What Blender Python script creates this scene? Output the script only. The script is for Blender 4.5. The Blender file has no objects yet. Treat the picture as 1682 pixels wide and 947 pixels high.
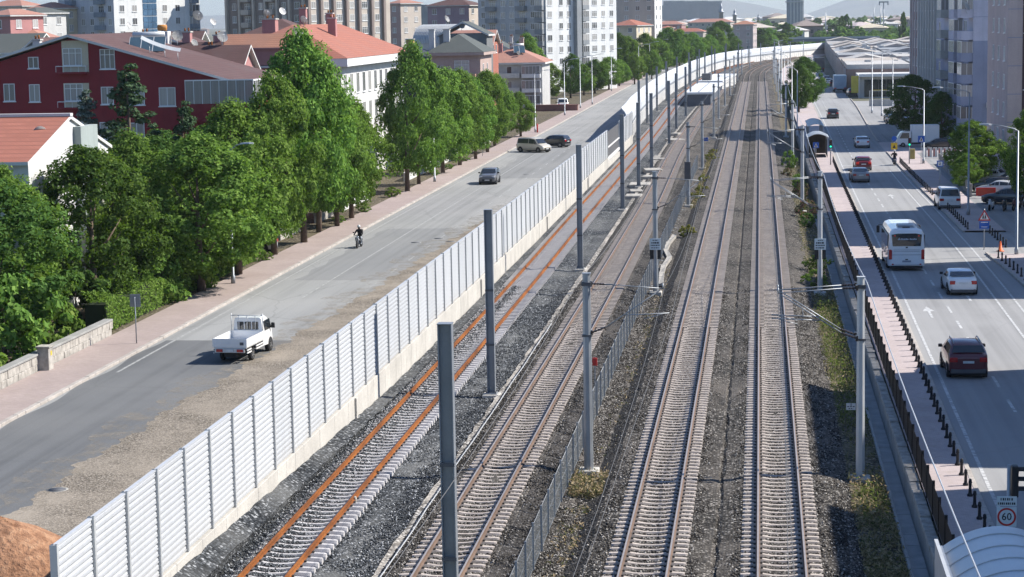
import bpy, math, random
from mathutils import Vector, Matrix
S = bpy.context.scene
COL = S.collection
PI = math.pi
R = math.radians
RND = random.Random(7)

# ------------------------------------------------------------------ survey camera (metres; X across the tracks, Y along them, Z up)
FPX, CAMH, ROLL, YAW, PITCH = 3400.0, 17.3, 0.018, 0.12046, 0.129015
def cam_axes():
    cp, sp, c, s = math.cos(YAW), math.sin(YAW), math.cos(PITCH), math.sin(PITCH)
    F = Vector((-sp*c, cp*c, -s)); Rt = Vector((cp, sp, 0)); U = Rt.cross(F)
    cr, sr = math.cos(ROLL), math.sin(ROLL)
    return Rt*cr - U*sr, U*cr + Rt*sr, F
AX, AU, AF = cam_axes()
CAM = Vector((0, 0, CAMH))
def ray(px, py): return AF + AX*((px-841)/FPX) - AU*((py-473.5)/FPX)
def G(px, py, z=0.0):                       # sight line met with level z
    d = ray(px, py); return CAM + d*((z-CAMH)/d.z)
def at(px, py, Y):                          # sight line met with the cross-section at Y
    d = ray(px, py); return CAM + d*(Y/d.y)

# ------------------------------------------------------------------ scene objects
def tag(o, label=None, cat=None, group=None, kind=None):
    if label: o['label'] = label
    if cat: o['category'] = cat
    if group: o['group'] = group
    if kind: o['kind'] = kind
    return o
def empty(name, loc=(0, 0, 0), rz=0.0, label=None, cat=None, group=None):
    o = bpy.data.objects.new(name, None); COL.objects.link(o)
    o.location = loc; o.rotation_euler = (0, 0, rz); o.empty_display_size = .2
    return tag(o, label, cat, group)
def link(name, me, parent=None, loc=(0, 0, 0), rz=0.0, scale=None):
    o = bpy.data.objects.new(name, me); COL.objects.link(o)
    o.location = loc; o.rotation_euler = (0, 0, rz)
    if scale is not None: o.scale = scale if not isinstance(scale, (int, float)) else (scale,)*3
    if parent is not None: o.parent = parent
    return o
def copy_tree(o, parent=None):
    c = o.copy(); COL.objects.link(c); c.parent = parent
    for ch in list(o.children): copy_tree(ch, c)
    return c

class MB:
    """collects faces and links them as one mesh"""
    def __init__(s): s.v, s.f, s.m, s.s = [], [], [], []; s.X = None
    def add(s, pts, faces, mi=0, smooth=False):
        b = len(s.v)
        for p in pts:
            p = Vector(p); s.v.append(s.X @ p if s.X is not None else p)
        for f in faces: s.f.append([b+i for i in f]); s.m.append(mi); s.s.append(smooth)
    def face(s, pts, mi=0, smooth=False): s.add(pts, [list(range(len(pts)))], mi, smooth)
    def box(s, x0, x1, y0, y1, z0, z1, mi=0, b=0.0):
        if b > 0: return s.cbox(x0, x1, y0, y1, z0, z1, mi, b)
        s.add([(x0,y0,z0),(x1,y0,z0),(x1,y1,z0),(x0,y1,z0),(x0,y0,z1),(x1,y0,z1),(x1,y1,z1),(x0,y1,z1)],
              [(3,2,1,0),(4,5,6,7),(0,1,5,4),(1,2,6,5),(2,3,7,6),(3,0,4,7)], mi)
    def cbox(s, x0, x1, y0, y1, z0, z1, mi, b):      # upright edges and top edge chamfered
        def ring(i, z): return [(x0+i+b,y0+i,z),(x1-i-b,y0+i,z),(x1-i,y0+i+b,z),(x1-i,y1-i-b,z),(x1-i-b,y1-i,z),(x0+i+b,y1-i,z),(x0+i,y1-i-b,z),(x0+i,y0+i+b,z)]
        s.loft([ring(0, z0), ring(0, z1-b), ring(b*.8, z1)], mi, True, True)
    def loft(s, rings, mi=0, cap0=True, cap1=True, smooth=False, closed=True):
        n = len(rings[0]); pts = [p for r in rings for p in r]; fs = []
        for k in range(len(rings)-1):
            for i in range(n if closed else n-1):
                j = (i+1) % n; fs.append((k*n+i, k*n+j, (k+1)*n+j, (k+1)*n+i))
        if cap0: fs.append(list(range(n))[::-1])
        if cap1: fs.append([(len(rings)-1)*n+i for i in range(n)])
        s.add(pts, fs, mi, smooth)
    def tube(s, p0, p1, r0, r1=None, n=6, mi=0, cap=True, smooth=True):
        s.path([p0, p1], [r0, r0 if r1 is None else r1], n, mi, cap, smooth)
    def path(s, pts, rad, n=6, mi=0, cap=True, smooth=True):
        pts = [Vector(p) for p in pts]
        if isinstance(rad, (int, float)): rad = [rad]*len(pts)
        rings = []
        for i, p in enumerate(pts):
            t = (pts[min(i+1, len(pts)-1)] - pts[max(i-1, 0)]).normalized()
            a = t.cross(Vector((0, 0, 1)) if abs(t.z) < .9 else Vector((0, 1, 0))).normalized(); b = a.cross(t)
            rings.append([p + (a*math.cos(2*PI*k/n) + b*math.sin(2*PI*k/n))*rad[i] for k in range(n)])
        s.loft([r[::-1] for r in rings], mi, cap, cap, smooth)
    def lathe(s, prof, n=12, mi=0, smooth=True, c=(0, 0, 0)):
        s.loft([[(c[0]+r*math.cos(2*PI*k/n), c[1]+r*math.sin(2*PI*k/n), c[2]+z) for k in range(n)] for r, z in prof], mi, True, True, smooth)
    def prism(s, poly, axis, a0, a1, mi=0):           # polygon extruded along an axis
        def P(u, v, w): return {'x': (w, u, v), 'y': (u, w, v), 'z': (u, v, w)}[axis]
        r0 = [P(u, v, a0) for u, v in poly]; r1 = [P(u, v, a1) for u, v in poly]
        s.loft([r0, r1], mi)
    def disc(s, c, r, axis='y', n=16, mi=0, t=.01):
        cx, cy, cz = c
        if axis == 'y': s.tube((cx, cy-t, cz), (cx, cy+t, cz), r, r, n, mi, True, False)
        elif axis == 'x': s.tube((cx-t, cy, cz), (cx+t, cy, cz), r, r, n, mi, True, False)
        else: s.tube((cx, cy, cz-t), (cx, cy, cz+t), r, r, n, mi, True, False)
    def mesh(s, name, mats):
        me = bpy.data.meshes.new(name); me.from_pydata([tuple(v) for v in s.v], [], s.f)
        for m in (mats if isinstance(mats, (list, tuple)) else [mats]): me.materials.append(m)
        me.polygons.foreach_set('material_index', s.m); me.polygons.foreach_set('use_smooth', s.s)
        me.validate(); me.update()
        return me
    def build(s, name, mats, parent=None, loc=(0, 0, 0), rz=0.0): return link(name, s.mesh(name, mats), parent, loc, rz)

def lerp(a, b, t): return a+(b-a)*t
def interp(tab):
    """smooth curve through (y, x) rows"""
    tab = sorted(tab)
    def f(y):
        if y <= tab[0][0]: return tab[0][1]
        if y >= tab[-1][0]: return tab[-1][1]
        for i in range(len(tab)-1):
            if y <= tab[i+1][0]:
                y0, x0 = tab[i]; y1, x1 = tab[i+1]
                m0 = (x1-tab[i-1][1])/(y1-tab[i-1][0]) if i > 0 else (x1-x0)/(y1-y0)
                m1 = (tab[i+2][1]-x0)/(tab[i+2][0]-y0) if i+2 < len(tab) else (x1-x0)/(y1-y0)
                t = (y-y0)/(y1-y0); h = y1-y0
                return (2*t**3-3*t*t+1)*x0 + (t**3-2*t*t+t)*h*m0 + (-2*t**3+3*t*t)*x1 + (t**3-t*t)*h*m1
    return f
def steps(a, b, d): 
    n = max(1, int(round((b-a)/d))); return [a+(b-a)*i/n for i in range(n+1)]

# ------------------------------------------------------------------ materials
class N:
    def __init__(s, name):
        s.m = bpy.data.materials.new(name); s.m.use_nodes = True; s.t = s.m.node_tree
        s.t.nodes.clear(); s.out = s.n('ShaderNodeOutputMaterial'); s._p = None
    def n(s, typ, **kw):
        nd = s.t.nodes.new(typ)
        for k, v in kw.items():
            if k in nd.inputs: nd.inputs[k].default_value = v
            else: setattr(nd, k, v)
        return nd
    def l(s, a, b): s.t.links.new(a, b)
    def pos(s):
        if s._p is None: s._p = s.n('ShaderNodeNewGeometry')
        return s._p.outputs['Position']
    def xyz(s):
        x = s.n('ShaderNodeSeparateXYZ'); s.l(s.pos(), x.inputs[0]); return x.outputs
    def scaled(s, sx, sy, sz, src=None):
        v = s.n('ShaderNodeVectorMath', operation='MULTIPLY'); s.l(src or s.pos(), v.inputs[0]); v.inputs[1].default_value = (sx, sy, sz); return v.outputs[0]
    def noise(s, scale, detail=3.0, vec=None, rough=.55):
        t = s.n('ShaderNodeTexNoise'); t.inputs['Scale'].default_value = scale; t.inputs['Detail'].default_value = detail; t.inputs['Roughness'].default_value = rough
        s.l(vec or s.pos(), t.inputs['Vector']); return t.outputs['Fac']
    def voro(s, scale, out='Color', vec=None):
        t = s.n('ShaderNodeTexVoronoi'); t.inputs['Scale'].default_value = scale; s.l(vec or s.pos(), t.inputs['Vector']); return t.outputs[out]
    def ramp(s, fac, stops, mode='LINEAR'):
        r = s.n('ShaderNodeValToRGB'); r.color_ramp.interpolation = mode; e = r.color_ramp.elements
        while len(e) < len(stops): e.new(.5)
        for i, (p, c) in enumerate(stops):
            e[i].position = p; e[i].color = (c, c, c, 1) if isinstance(c, (int, float)) else (*c[:3], 1)
        s.l(fac, r.inputs[0]); return r.outputs[0]
    def mix(s, fac, a, b, typ='MIX'):
        x = s.n('ShaderNodeMix', data_type='RGBA', blend_type=typ)
        for sock, v in ((x.inputs[0], fac), (x.inputs[6], a), (x.inputs[7], b)):
            if hasattr(v, 'is_linked') or hasattr(v, 'links'): s.l(v, sock)
            elif isinstance(v, (int, float)): sock.default_value = v
            else: sock.default_value = (*v[:3], 1)
        return x.outputs[2]
    def math(s, op, a, b=None):
        x = s.n('ShaderNodeMath', operation=op)
        for sock, v in ((x.inputs[0], a), (x.inputs[1], b)):
            if v is None: continue
            if isinstance(v, (int, float)): sock.default_value = v
            else: s.l(v, sock)
        return x.outputs[0]
    def bump(s, h, strength=.4, dist=.02):
        b = s.n('ShaderNodeBump'); b.inputs['Strength'].default_value = strength; b.inputs['Distance'].default_value = dist; s.l(h, b.inputs['Height']); return b.outputs[0]
    def bsdf(s, col, rough=.8, metal=0.0, normal=None, spec=.4, coat=0.0):
        p = s.n('ShaderNodeBsdfPrincipled')
        if isinstance(col, (tuple, list)): p.inputs['Base Color'].default_value = (*col[:3], 1)
        else: s.l(col, p.inputs['Base Color'])
        if isinstance(rough, (int, float)): p.inputs['Roughness'].default_value = rough
        else: s.l(rough, p.inputs['Roughness'])
        p.inputs['Metallic'].default_value = metal; p.inputs['Specular IOR Level'].default_value = spec; p.inputs['Coat Weight'].default_value = coat
        if normal is not None: s.l(normal, p.inputs['Normal'])
        s.l(p.outputs[0], s.out.inputs[0]); s.p = p
        return s.m
MATS = {}
def plain(name, col, rough=.75, metal=0.0, var=.12, scale=1.5, fine=0.0, spec=.35, coat=0.0, bump=0.0):
    """one colour, unevenly weathered"""
    if name in MATS: return MATS[name]
    k = N(name); f = k.noise(scale, 4)
    c = k.mix(k.ramp(f, [(.3, 0.0), (.7, 1.0)]), tuple(x*(1-var) for x in col), tuple(min(1, x*(1+var)) for x in col))
    if fine > 0:
        g = k.noise(scale*22, 2); c = k.mix(k.ramp(g, [(.35, fine), (.6, 0.0)]), c, tuple(x*.45 for x in col))
    MATS[name] = k.bsdf(c, rough, metal, k.bump(k.noise(scale*25, 3), bump, .01) if bump else None, spec, coat)
    return MATS[name]
def gravel(name, cols, scale, dirt=None, dirtscale=.25, bump=.9):
    k = N(name); v = k.voro(scale); sep = k.n('ShaderNodeSeparateColor'); k.l(v, sep.inputs[0])
    c = k.ramp(sep.outputs[0], [(0, cols[0]), (.45, cols[1]), (.8, cols[2]), (1, cols[3])])
    d = k.voro(scale, 'Distance')
    c = k.mix(k.ramp(d, [(.3, 0.0), (.75, .85)]), c, tuple(x*.25 for x in cols[0]))      # gaps between stones
    if dirt: c = k.mix(k.ramp(k.noise(dirtscale, 5), [(.42, 0.0), (.68, .75)]), c, dirt)
    MATS[name] = k.bsdf(c, .92, 0, k.bump(k.math('SUBTRACT', 1.0, d), bump, .05), .15)
    return MATS[name]

BALLAST_NEW = gravel('ballast_new', [(.014,.016,.019),(.052,.057,.063),(.12,.128,.136),(.42,.43,.44)], 9.0, (.16,.16,.155), .12)
BALLAST_OLD = gravel('ballast_old', [(.014,.0125,.011),(.060,.054,.047),(.135,.124,.110),(.42,.39,.355)], 10.0, (.13,.115,.10), .16)
BALLAST_DARK = gravel('ballast_dark', [(.018,.016,.014),(.07,.063,.055),(.14,.128,.112),(.30,.28,.25)], 10.0, (.05,.045,.04), .3)
BALLAST_PALE = gravel('ballast_pale', [(.09,.08,.07),(.30,.28,.25),(.48,.45,.41),(.68,.65,.60)], 8.0, (.42,.38,.33), .3)
EARTH = gravel('earth_weeds', [(.05,.042,.03),(.14,.12,.085),(.22,.185,.13),(.34,.29,.21)], 7.0, (.13,.11,.065), .25, .6)

def asphalt(name, base, streak, patch, speck=.25, crack=.3):
    k = N(name)
    n1 = k.noise(1.0, 5, k.scaled(.35, .03, 1)); n2 = k.noise(1.0, 4, k.scaled(1.5, .012, 1)); n3 = k.noise(.07, 4)
    c = k.mix(k.ramp(n1, [(.3, 0.0), (.7, 1.0)]), tuple(x*(1-streak) for x in base), tuple(x*(1+streak) for x in base))
    c = k.mix(k.ramp(n2, [(.35, .45), (.55, 0.0)]), c, tuple(x*.55 for x in base))
    c = k.mix(k.ramp(n3, [(.45, 0.0), (.62, .55)]), c, patch)
    g = k.noise(14, 2); c = k.mix(k.ramp(g, [(.35, speck), (.55, 0.0), (.75, 0.0), (.8, speck*.6)]), c, tuple(x*.5 for x in base))
    if crack > 0:
        v = k.n('ShaderNodeTexVoronoi', feature='DISTANCE_TO_EDGE'); v.inputs['Scale'].default_value = .09; v.inputs['Randomness'].default_value = 1.0
        w = k.n('ShaderNodeVectorMath', operation='ADD'); nn = k.n('ShaderNodeTexNoise'); nn.inputs['Scale'].default_value = .8; k.l(k.pos(), nn.inputs['Vector'])
        k.l(k.scaled(1.6, .8, 1), w.inputs[0]); k.l(nn.outputs['Color'], w.inputs[1]); k.l(w.outputs[0], v.inputs['Vector'])
        c = k.mix(k.ramp(v.outputs['Distance'], [(.002, crack), (.010, 0.0)]), c, tuple(x*.45 for x in base))
    MATS[name] = k.bsdf(c, .9, 0, k.bump(k.noise(30, 2), .25, .01), .2)
    return MATS[name]
ASPH_L = asphalt('asphalt_worn', (.275,.275,.265), .10, (.32,.315,.30))
ASPH_L2 = asphalt('asphalt_patch', (.135,.138,.14), .12, (.185,.185,.18), .2, .12)
ASPH_R = asphalt('asphalt_street', (.29,.287,.283), .08, (.32,.317,.31), .12, .10)
SHOULDER = gravel('shoulder_gravel', [(.17,.145,.115),(.28,.24,.19),(.345,.30,.245),(.44,.39,.33)], 16.0, (.33,.285,.23), .25, .15)
def paint(name, col, wear, under):
    k = N(name); f = k.ramp(k.noise(3.5, 6), [(wear-.07, 0.0), (wear+.07, 1.0)]); MATS[name] = k.bsdf(k.mix(f, under, col), .75); return MATS[name]
LINE_WORN = paint('worn_road_paint', (.36,.36,.345), .52, (.24,.24,.23))
LINE_R = paint('road_paint', (.50,.50,.49), .46, (.29,.287,.283))
def pavers(name, col, grout, sc=2.2):
    k = N(name); b = k.n('ShaderNodeTexBrick'); b.inputs['Scale'].default_value = sc; b.inputs['Mortar Size'].default_value = .025
    b.inputs['Color1'].default_value = (*[x*.9 for x in col], 1); b.inputs['Color2'].default_value = (*[x*1.1 for x in col], 1); b.inputs['Mortar'].default_value = (*grout, 1)
    k.l(k.pos(), b.inputs['Vector'])
    c = k.mix(k.ramp(k.noise(.35, 5), [(.38, 0.0), (.7, .6)]), b.outputs[0], tuple(x*.72 for x in col))
    c = k.mix(k.ramp(k.noise(2.5, 5), [(.55, 0.0), (.75, .5)]), c, (.30,.25,.20))
    MATS[name] = k.bsdf(c, .9); return MATS[name]
PAVE_L = pavers('pink_pavers', (.36,.285,.26), (.26,.22,.20))
PAVE_R = pavers('rose_pavers', (.46,.385,.37), (.37,.32,.31), 3.0)
KERB = plain('kerb_stone', (.42,.38,.34), .9, 0, .2, .8, .4, bump=.3)
CONC = plain('concrete', (.50,.475,.43), .9, 0, .14, .7, .3, bump=.25)
CONC_D = plain('concrete_dark', (.30,.295,.28), .92, 0, .2, .8, .3, bump=.3)
STONE = plain('wall_stone', (.40,.375,.335), .9, 0, .35, 2.4, .5, bump=.5)
def sleeper_mat(name, col, var=.12):
    k = N(name); oi = k.n('ShaderNodeObjectInfo'); f = k.noise(2.2, 4)
    c = k.mix(k.ramp(f, [(.3, 0.0), (.72, 1.0)]), tuple(x*(1-var) for x in col), tuple(x*(1+var) for x in col))
    c = k.mix(k.math('MULTIPLY', oi.outputs['Random'], .35), c, tuple(x*.7 for x in col))
    g = k.noise(30, 2); c = k.mix(k.ramp(g, [(.3, .35), (.5, 0.0)]), c, tuple(x*.4 for x in col))
    MATS[name] = k.bsdf(c, .9); return MATS[name]
SLEEP_NEW = sleeper_mat('sleeper_new', (.50,.48,.475))
SLEEP_OLD = sleeper_mat('sleeper_old', (.46,.40,.355), .22)
def rust_mat():
    k = N('rail_rust'); c = k.ramp(k.noise(1.0, 6, k.scaled(2, .35, 2)), [(.3,(.105,.040,.016)),(.48,(.24,.078,.018)),(.62,(.33,.115,.024)),(.8,(.20,.085,.04))])
    c = k.mix(k.ramp(k.noise(9, 4), [(.4, .5), (.6, 0.0)]), c, (.10,.045,.022)); MATS['rail_rust'] = k.bsdf(c, .85, 0, None, .2); return MATS['rail_rust']
RUST = rust_mat()
RAIL_SIDE = plain('rail_brown', (.17,.115,.085), .75, .2, .25, 1.0, .2)
RAIL_TOP = plain('rail_steel', (.36,.32,.295), .45, .35, .12, 3.0)
CLIP = plain('rail_clip', (.05,.045,.04), .7)
GALV = plain('galvanised_steel', (.33,.35,.37), .5, .55, .14, .9, .1)
GALV_D = plain('steel_post', (.27,.29,.315), .5, .4, .14, .8, .1)
GALV_L = plain('pale_steel', (.52,.53,.53), .5, .35, .08, 1.2)
WHITE = plain('white_paint', (.68,.68,.67), .5, 0, .05, .9)
WHITE_D = plain('off_white_render', (.58,.57,.55), .85, 0, .08, .5, .1)
BLACK = plain('black_paint', (.018,.018,.020), .5, 0, .2, 3)
RUBBER = plain('tyre_rubber', (.022,.022,.023), .85, 0, .2, 5)
DARK = plain('dark_recess', (.02,.02,.022), .8, 0, .2, 2)
PLASTIC = plain('grey_plastic', (.10,.10,.105), .6, 0, .1, 2)
CHROME = plain('chrome', (.62,.62,.63), .18, 1.0, .04, 2)
def glassy(name, col, rough=.06):
    k = N(name); oi = k.n('ShaderNodeObjectInfo')
    MATS[name] = k.bsdf(k.mix(oi.outputs['Random'], col, tuple(min(1, x*1.6+.008) for x in col)), rough, 0, None, .7, .3); return MATS[name]
CARGLASS = glassy('car_glass', (.012,.015,.018))
def window_glass():
    k = N('window_glass'); oi = k.n('ShaderNodeObjectInfo')
    fold = k.noise(1.0, 2, k.scaled(7, 7, .15)); cur = k.mix(fold, (.30,.285,.265), (.62,.60,.57))
    pick = k.ramp(oi.outputs['Random'], [(.0, .08), (.3, .25), (.55, .65), (1, .85)])
    MATS['wg'] = k.bsdf(k.mix(pick, (.020,.026,.034), cur), .12, 0, None, .6, .4); return MATS['wg']
WGLASS = window_glass()
TAIL = plain('tail_lamp_red', (.42,.015,.015), .25, 0, .1, 4, coat=.5)
HEADL = plain('head_lamp', (.55,.57,.60), .12, .3, .1, 4, coat=.6)
AMBER = plain('amber_lens', (.70,.22,.02), .3, 0, .1, 4)
REDP = plain('red_paint', (.50,.03,.025), .5, 0, .1, 3)
BLUEP = plain('blue_sign', (.02,.10,.42), .45, 0, .08, 3)
YELLOWP = plain('yellow_paint', (.62,.42,.03), .55, 0, .1, 3)
PLATE = plain('number_plate', (.62,.63,.62), .5, 0, .1, 5)
INK = plain('sign_ink', (.03,.03,.035), .7, 0, .1, 3)
SKIN = plain('skin', (.46,.28,.20), .6, 0, .1, 6)
CLOTH_B = plain('dark_cloth', (.014,.013,.015), .9, 0, .2, 6)
CLOTH_G = plain('grey_cloth', (.30,.32,.34), .9, 0, .2, 6)
def carpaint(name, col, metal=.0):
    return plain(name, col, .28, metal, .04, 1.2, 0, .5, .8)

# ------------------------------------------------------------------ camera, light, air
def setup():
    cd = bpy.data.cameras.new('camera'); co = bpy.data.objects.new('camera', cd); COL.objects.link(co)
    M = Matrix((AX, AU, -AF)).transposed().to_4x4(); M.translation = CAM
    co.matrix_world = M; cd.sensor_width = 36.0; cd.lens = FPX/1682*36.0; cd.clip_start = .5; cd.clip_end = 40000
    S.camera = co
    w = bpy.data.worlds.new('World'); S.world = w; w.use_nodes = True; t = w.node_tree
    sky = t.nodes.new('ShaderNodeTexSky'); sky.sky_type = 'NISHITA'; sky.sun_disc = False
    sd = Vector((.958*math.cos(R(42)), .287*math.cos(R(42)), math.sin(R(42))))
    sky.sun_elevation = R(42); sky.sun_rotation = math.atan2(sd.x, sd.y)
    sky.air_density = 1.0; sky.dust_density = .4; sky.ozone_density = 9.0
    bg = t.nodes['Background']; t.links.new(sky.outputs[0], bg.inputs[0]); bg.inputs[1].default_value = SKY
    sl = bpy.data.lights.new('sun', 'SUN'); so = bpy.data.objects.new('sun', sl); COL.objects.link(so)
    sl.energy = SUN; sl.angle = R(.53); sl.color = (1.0, .95, .87)
    so.rotation_euler = sd.to_track_quat('Z', 'Y').to_euler(); so.location = (60, 20, 80)
    S.view_settings.view_transform = 'Standard'; S.view_settings.look = 'None'; S.view_settings.exposure = EXPO; S.view_settings.gamma = 1
    S.view_settings.use_curve_mapping = False
    S.cycles.max_bounces = 6; S.cycles.diffuse_bounces = 2; S.cycles.glossy_bounces = 2; S.cycles.transmission_bounces = 4; S.cycles.transparent_max_bounces = 12; S.cycles.volume_bounces = 0
    S.cycles.use_denoising = True; S.cycles.caustics_reflective = False; S.cycles.caustics_refractive = False
    S.cycles.use_adaptive_sampling = True; S.cycles.adaptive_threshold = .015
SKY, SUN, EXPO, HAZE = .10, 5.0, 0.78, .00007
setup()
def haze():
    m = MB(); m.box(-9000, 9000, -260, 14500, -6, 620)
    k = N('haze_air'); v = k.n('ShaderNodeVolumePrincipled'); v.inputs['Color'].default_value = (.80, .88, .96, 1); v.inputs['Density'].default_value = HAZE; v.inputs['Anisotropy'].default_value = .25
    k.l(v.outputs[0], k.out.inputs['Volume'])
    tag(m.build('haze', k.m), kind='stuff')
haze()
import numpy as np
# ------------------------------------------------------------------ alignments
def cx(y): return 0.0 if y < 600 else (y-600)**2/4000.0
F4 = lambda y: .65+cx(y)
F3 = lambda y: -3.7+cx(y)
F2 = interp([(0,-10.2),(187,-10.25),(273,-10.9),(345,-10.8),(447,-10.1),(576,-8.8),(650,-7.4),(750,-2.8),(850,6),(960,22)])
F1 = interp([(0,-15.65),(133,-15.75),(187,-16.0),(290,-16.2),(346,-16.5),(418,-17.2),(486,-17.2),(608,-15.2),(697,-11.4),(780,-4.8),(860,4),(960,18)])
FW = interp([(40,-18.0),(240,-18.0),(300,-18.7),(337,-19.7),(419,-20.6),(486,-20.4),(530,-19.7),(627,-17.4),(730,-11.6),(821,1.5),(880,15),(960,34)])
RL = interp([(30,7.6),(75,7.85),(103,8.1),(130,8.3),(165,8.5),(242,8.9),(297,9.5),(375,10.1),(454,10.5),(594,11.7),(766,13.0),(880,19),(1000,32)])
RR = interp([(30,16.5),(133,16.5),(154,16.0),(188,15.8),(232,15.6),(290,15.9),(330,16.6),(408,18.1),(514,18.7),(656,19.2),(842,22.5),(1000,40)])
def sheet(name, fl, fr, ys, mat, z=0.0, cols=1, parent=None):
    m = MB(); zf = z if callable(z) else (lambda y: z)
    for i in range(len(ys)-1):
        a, b = ys[i], ys[i+1]
        for c in range(cols):
            s, e = c/cols, (c+1)/cols
            m.face([(lerp(fl(a),fr(a),s),a,zf(a)),(lerp(fl(a),fr(a),e),a,zf(a)),(lerp(fl(b),fr(b),e),b,zf(b)),(lerp(fl(b),fr(b),s),b,zf(b))])
    return tag(m.build(name, mat, parent), kind='structure')
YN = steps(30, 400, 6)+steps(400, 1000, 15)[1:]

# ------------------------------------------------------------------ ground
def ground():
    m = MB(); ys = [-400]+YN+[1200]
    L = lambda y: FW(y)-.05 if y <= 1000 else FW(960)+60
    Rr = lambda y: RL(min(y, 960))-2.2
    for i in range(len(ys)-1):
        a, b = ys[i], ys[i+1]
        for f0, f1, z0, z1, mi in ((lambda y: -9000, lambda y: -60, -.12, -.12, 0), (lambda y: -60, L, -.12, -.12, 0), (L, L, -.12, -1.6, 0), (L, Rr, -1.6, -1.6, 0), (Rr, Rr, -1.6, -.12, 0), (Rr, lambda y: 60, -.12, -.12, 0), (lambda y: 60, lambda y: 9000, -.12, -.12, 0)):
            m.face([(f0(a),a,z0),(f1(a),a,z1),(f1(b),b,z1),(f0(b),b,z0)], mi)
    m.face([(-9000,1200,-.12),(9000,1200,-.12),(9000,14000,-.12),(-9000,14000,-.12)])
    k = N('ground_earth'); n = k.noise(.012, 5); f = k.noise(.6, 4)
    c = k.ramp(n, [(.3,(.16,.14,.10)),(.5,(.10,.105,.055)),(.7,(.22,.20,.16))]); c = k.mix(k.ramp(f, [(.3,0.0),(.7,.5)]), c, (.09,.08,.055))
    tag(m.build('ground', k.bsdf(c, .95)), kind='structure')
ground()

NN = [2,2,1,6,1,1,3,2,2,1,1,6,1,2,2,2,2,2,6,2,1,1,2,6,2,2,2,2]
def ballast():
    ys = steps(52, 140, .8)+steps(140, 300, 3)[1:]+steps(300, 940, 12)[1:]
    m = MB(); rr = random.Random(3); prev = None
    for y in ys:
        w, a, b, c, d = FW(y), F1(y), F2(y), F3(y), F4(y); e = cx(y)
        hb = lerp(.72, -.30, min(1, max(0, (y-56)/42))); mid = (a+b)/2+.55
        P = [(w+.13,hb,0),(w+.75,hb*.6-.15,0),(a-1.75,-.40,0),(a-1.35,-.40,0),(a+1.4,-.40,0),(a+1.8,-.43,0),(a+2.3,-.52,0),(mid-.2,-.47,0),(mid+.5,-.42,3),(b-2.25,-.36,3),(b-1.95,-.40,2),(b-1.6,-.275,1),(b+1.5,-.275,1),(b+2.0,-.45,1),
             (-7.35+e,-.62,1),(-6.8+e,-.72,1),(-6.45+e,-.76,2),(-5.7+e,-.33,1),(-5.1+e,-.275,1),(c+1.45,-.275,1),(-1.62+e,-.34,1),(-1.5+e,-.42,2),(-1.38+e,-.34,1),(d-1.4,-.275,1),(d+1.5,-.275,1),(2.75+e,-.42,1),(3.35+e,-.62,4),(4.1+e,-.72,4),(4.78+e,-.74,4)]
        row = []
        for i in range(len(P)-1):
            for q in range(NN[i]):
                row.append((lerp(P[i][0],P[i+1][0],q/NN[i]), lerp(P[i][1],P[i+1][1],q/NN[i]), P[i][2]))
        row.append(P[-1]); j = .035 if y <= 140 else .015
        row = [(x+rr.uniform(-1,1)*j*1.5, y, z+rr.uniform(-1,1)*j, mi) for x, z, mi in row]
        if prev:
            for i in range(len(row)-1): m.face([prev[i][:3], prev[i+1][:3], row[i+1][:3], row[i][:3]], row[i][3], True)
        prev = row
    tag(m.build('ballast_bed', [BALLAST_NEW, BALLAST_OLD, BALLAST_DARK, BALLAST_PALE, EARTH]), kind='structure')
ballast()

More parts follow.
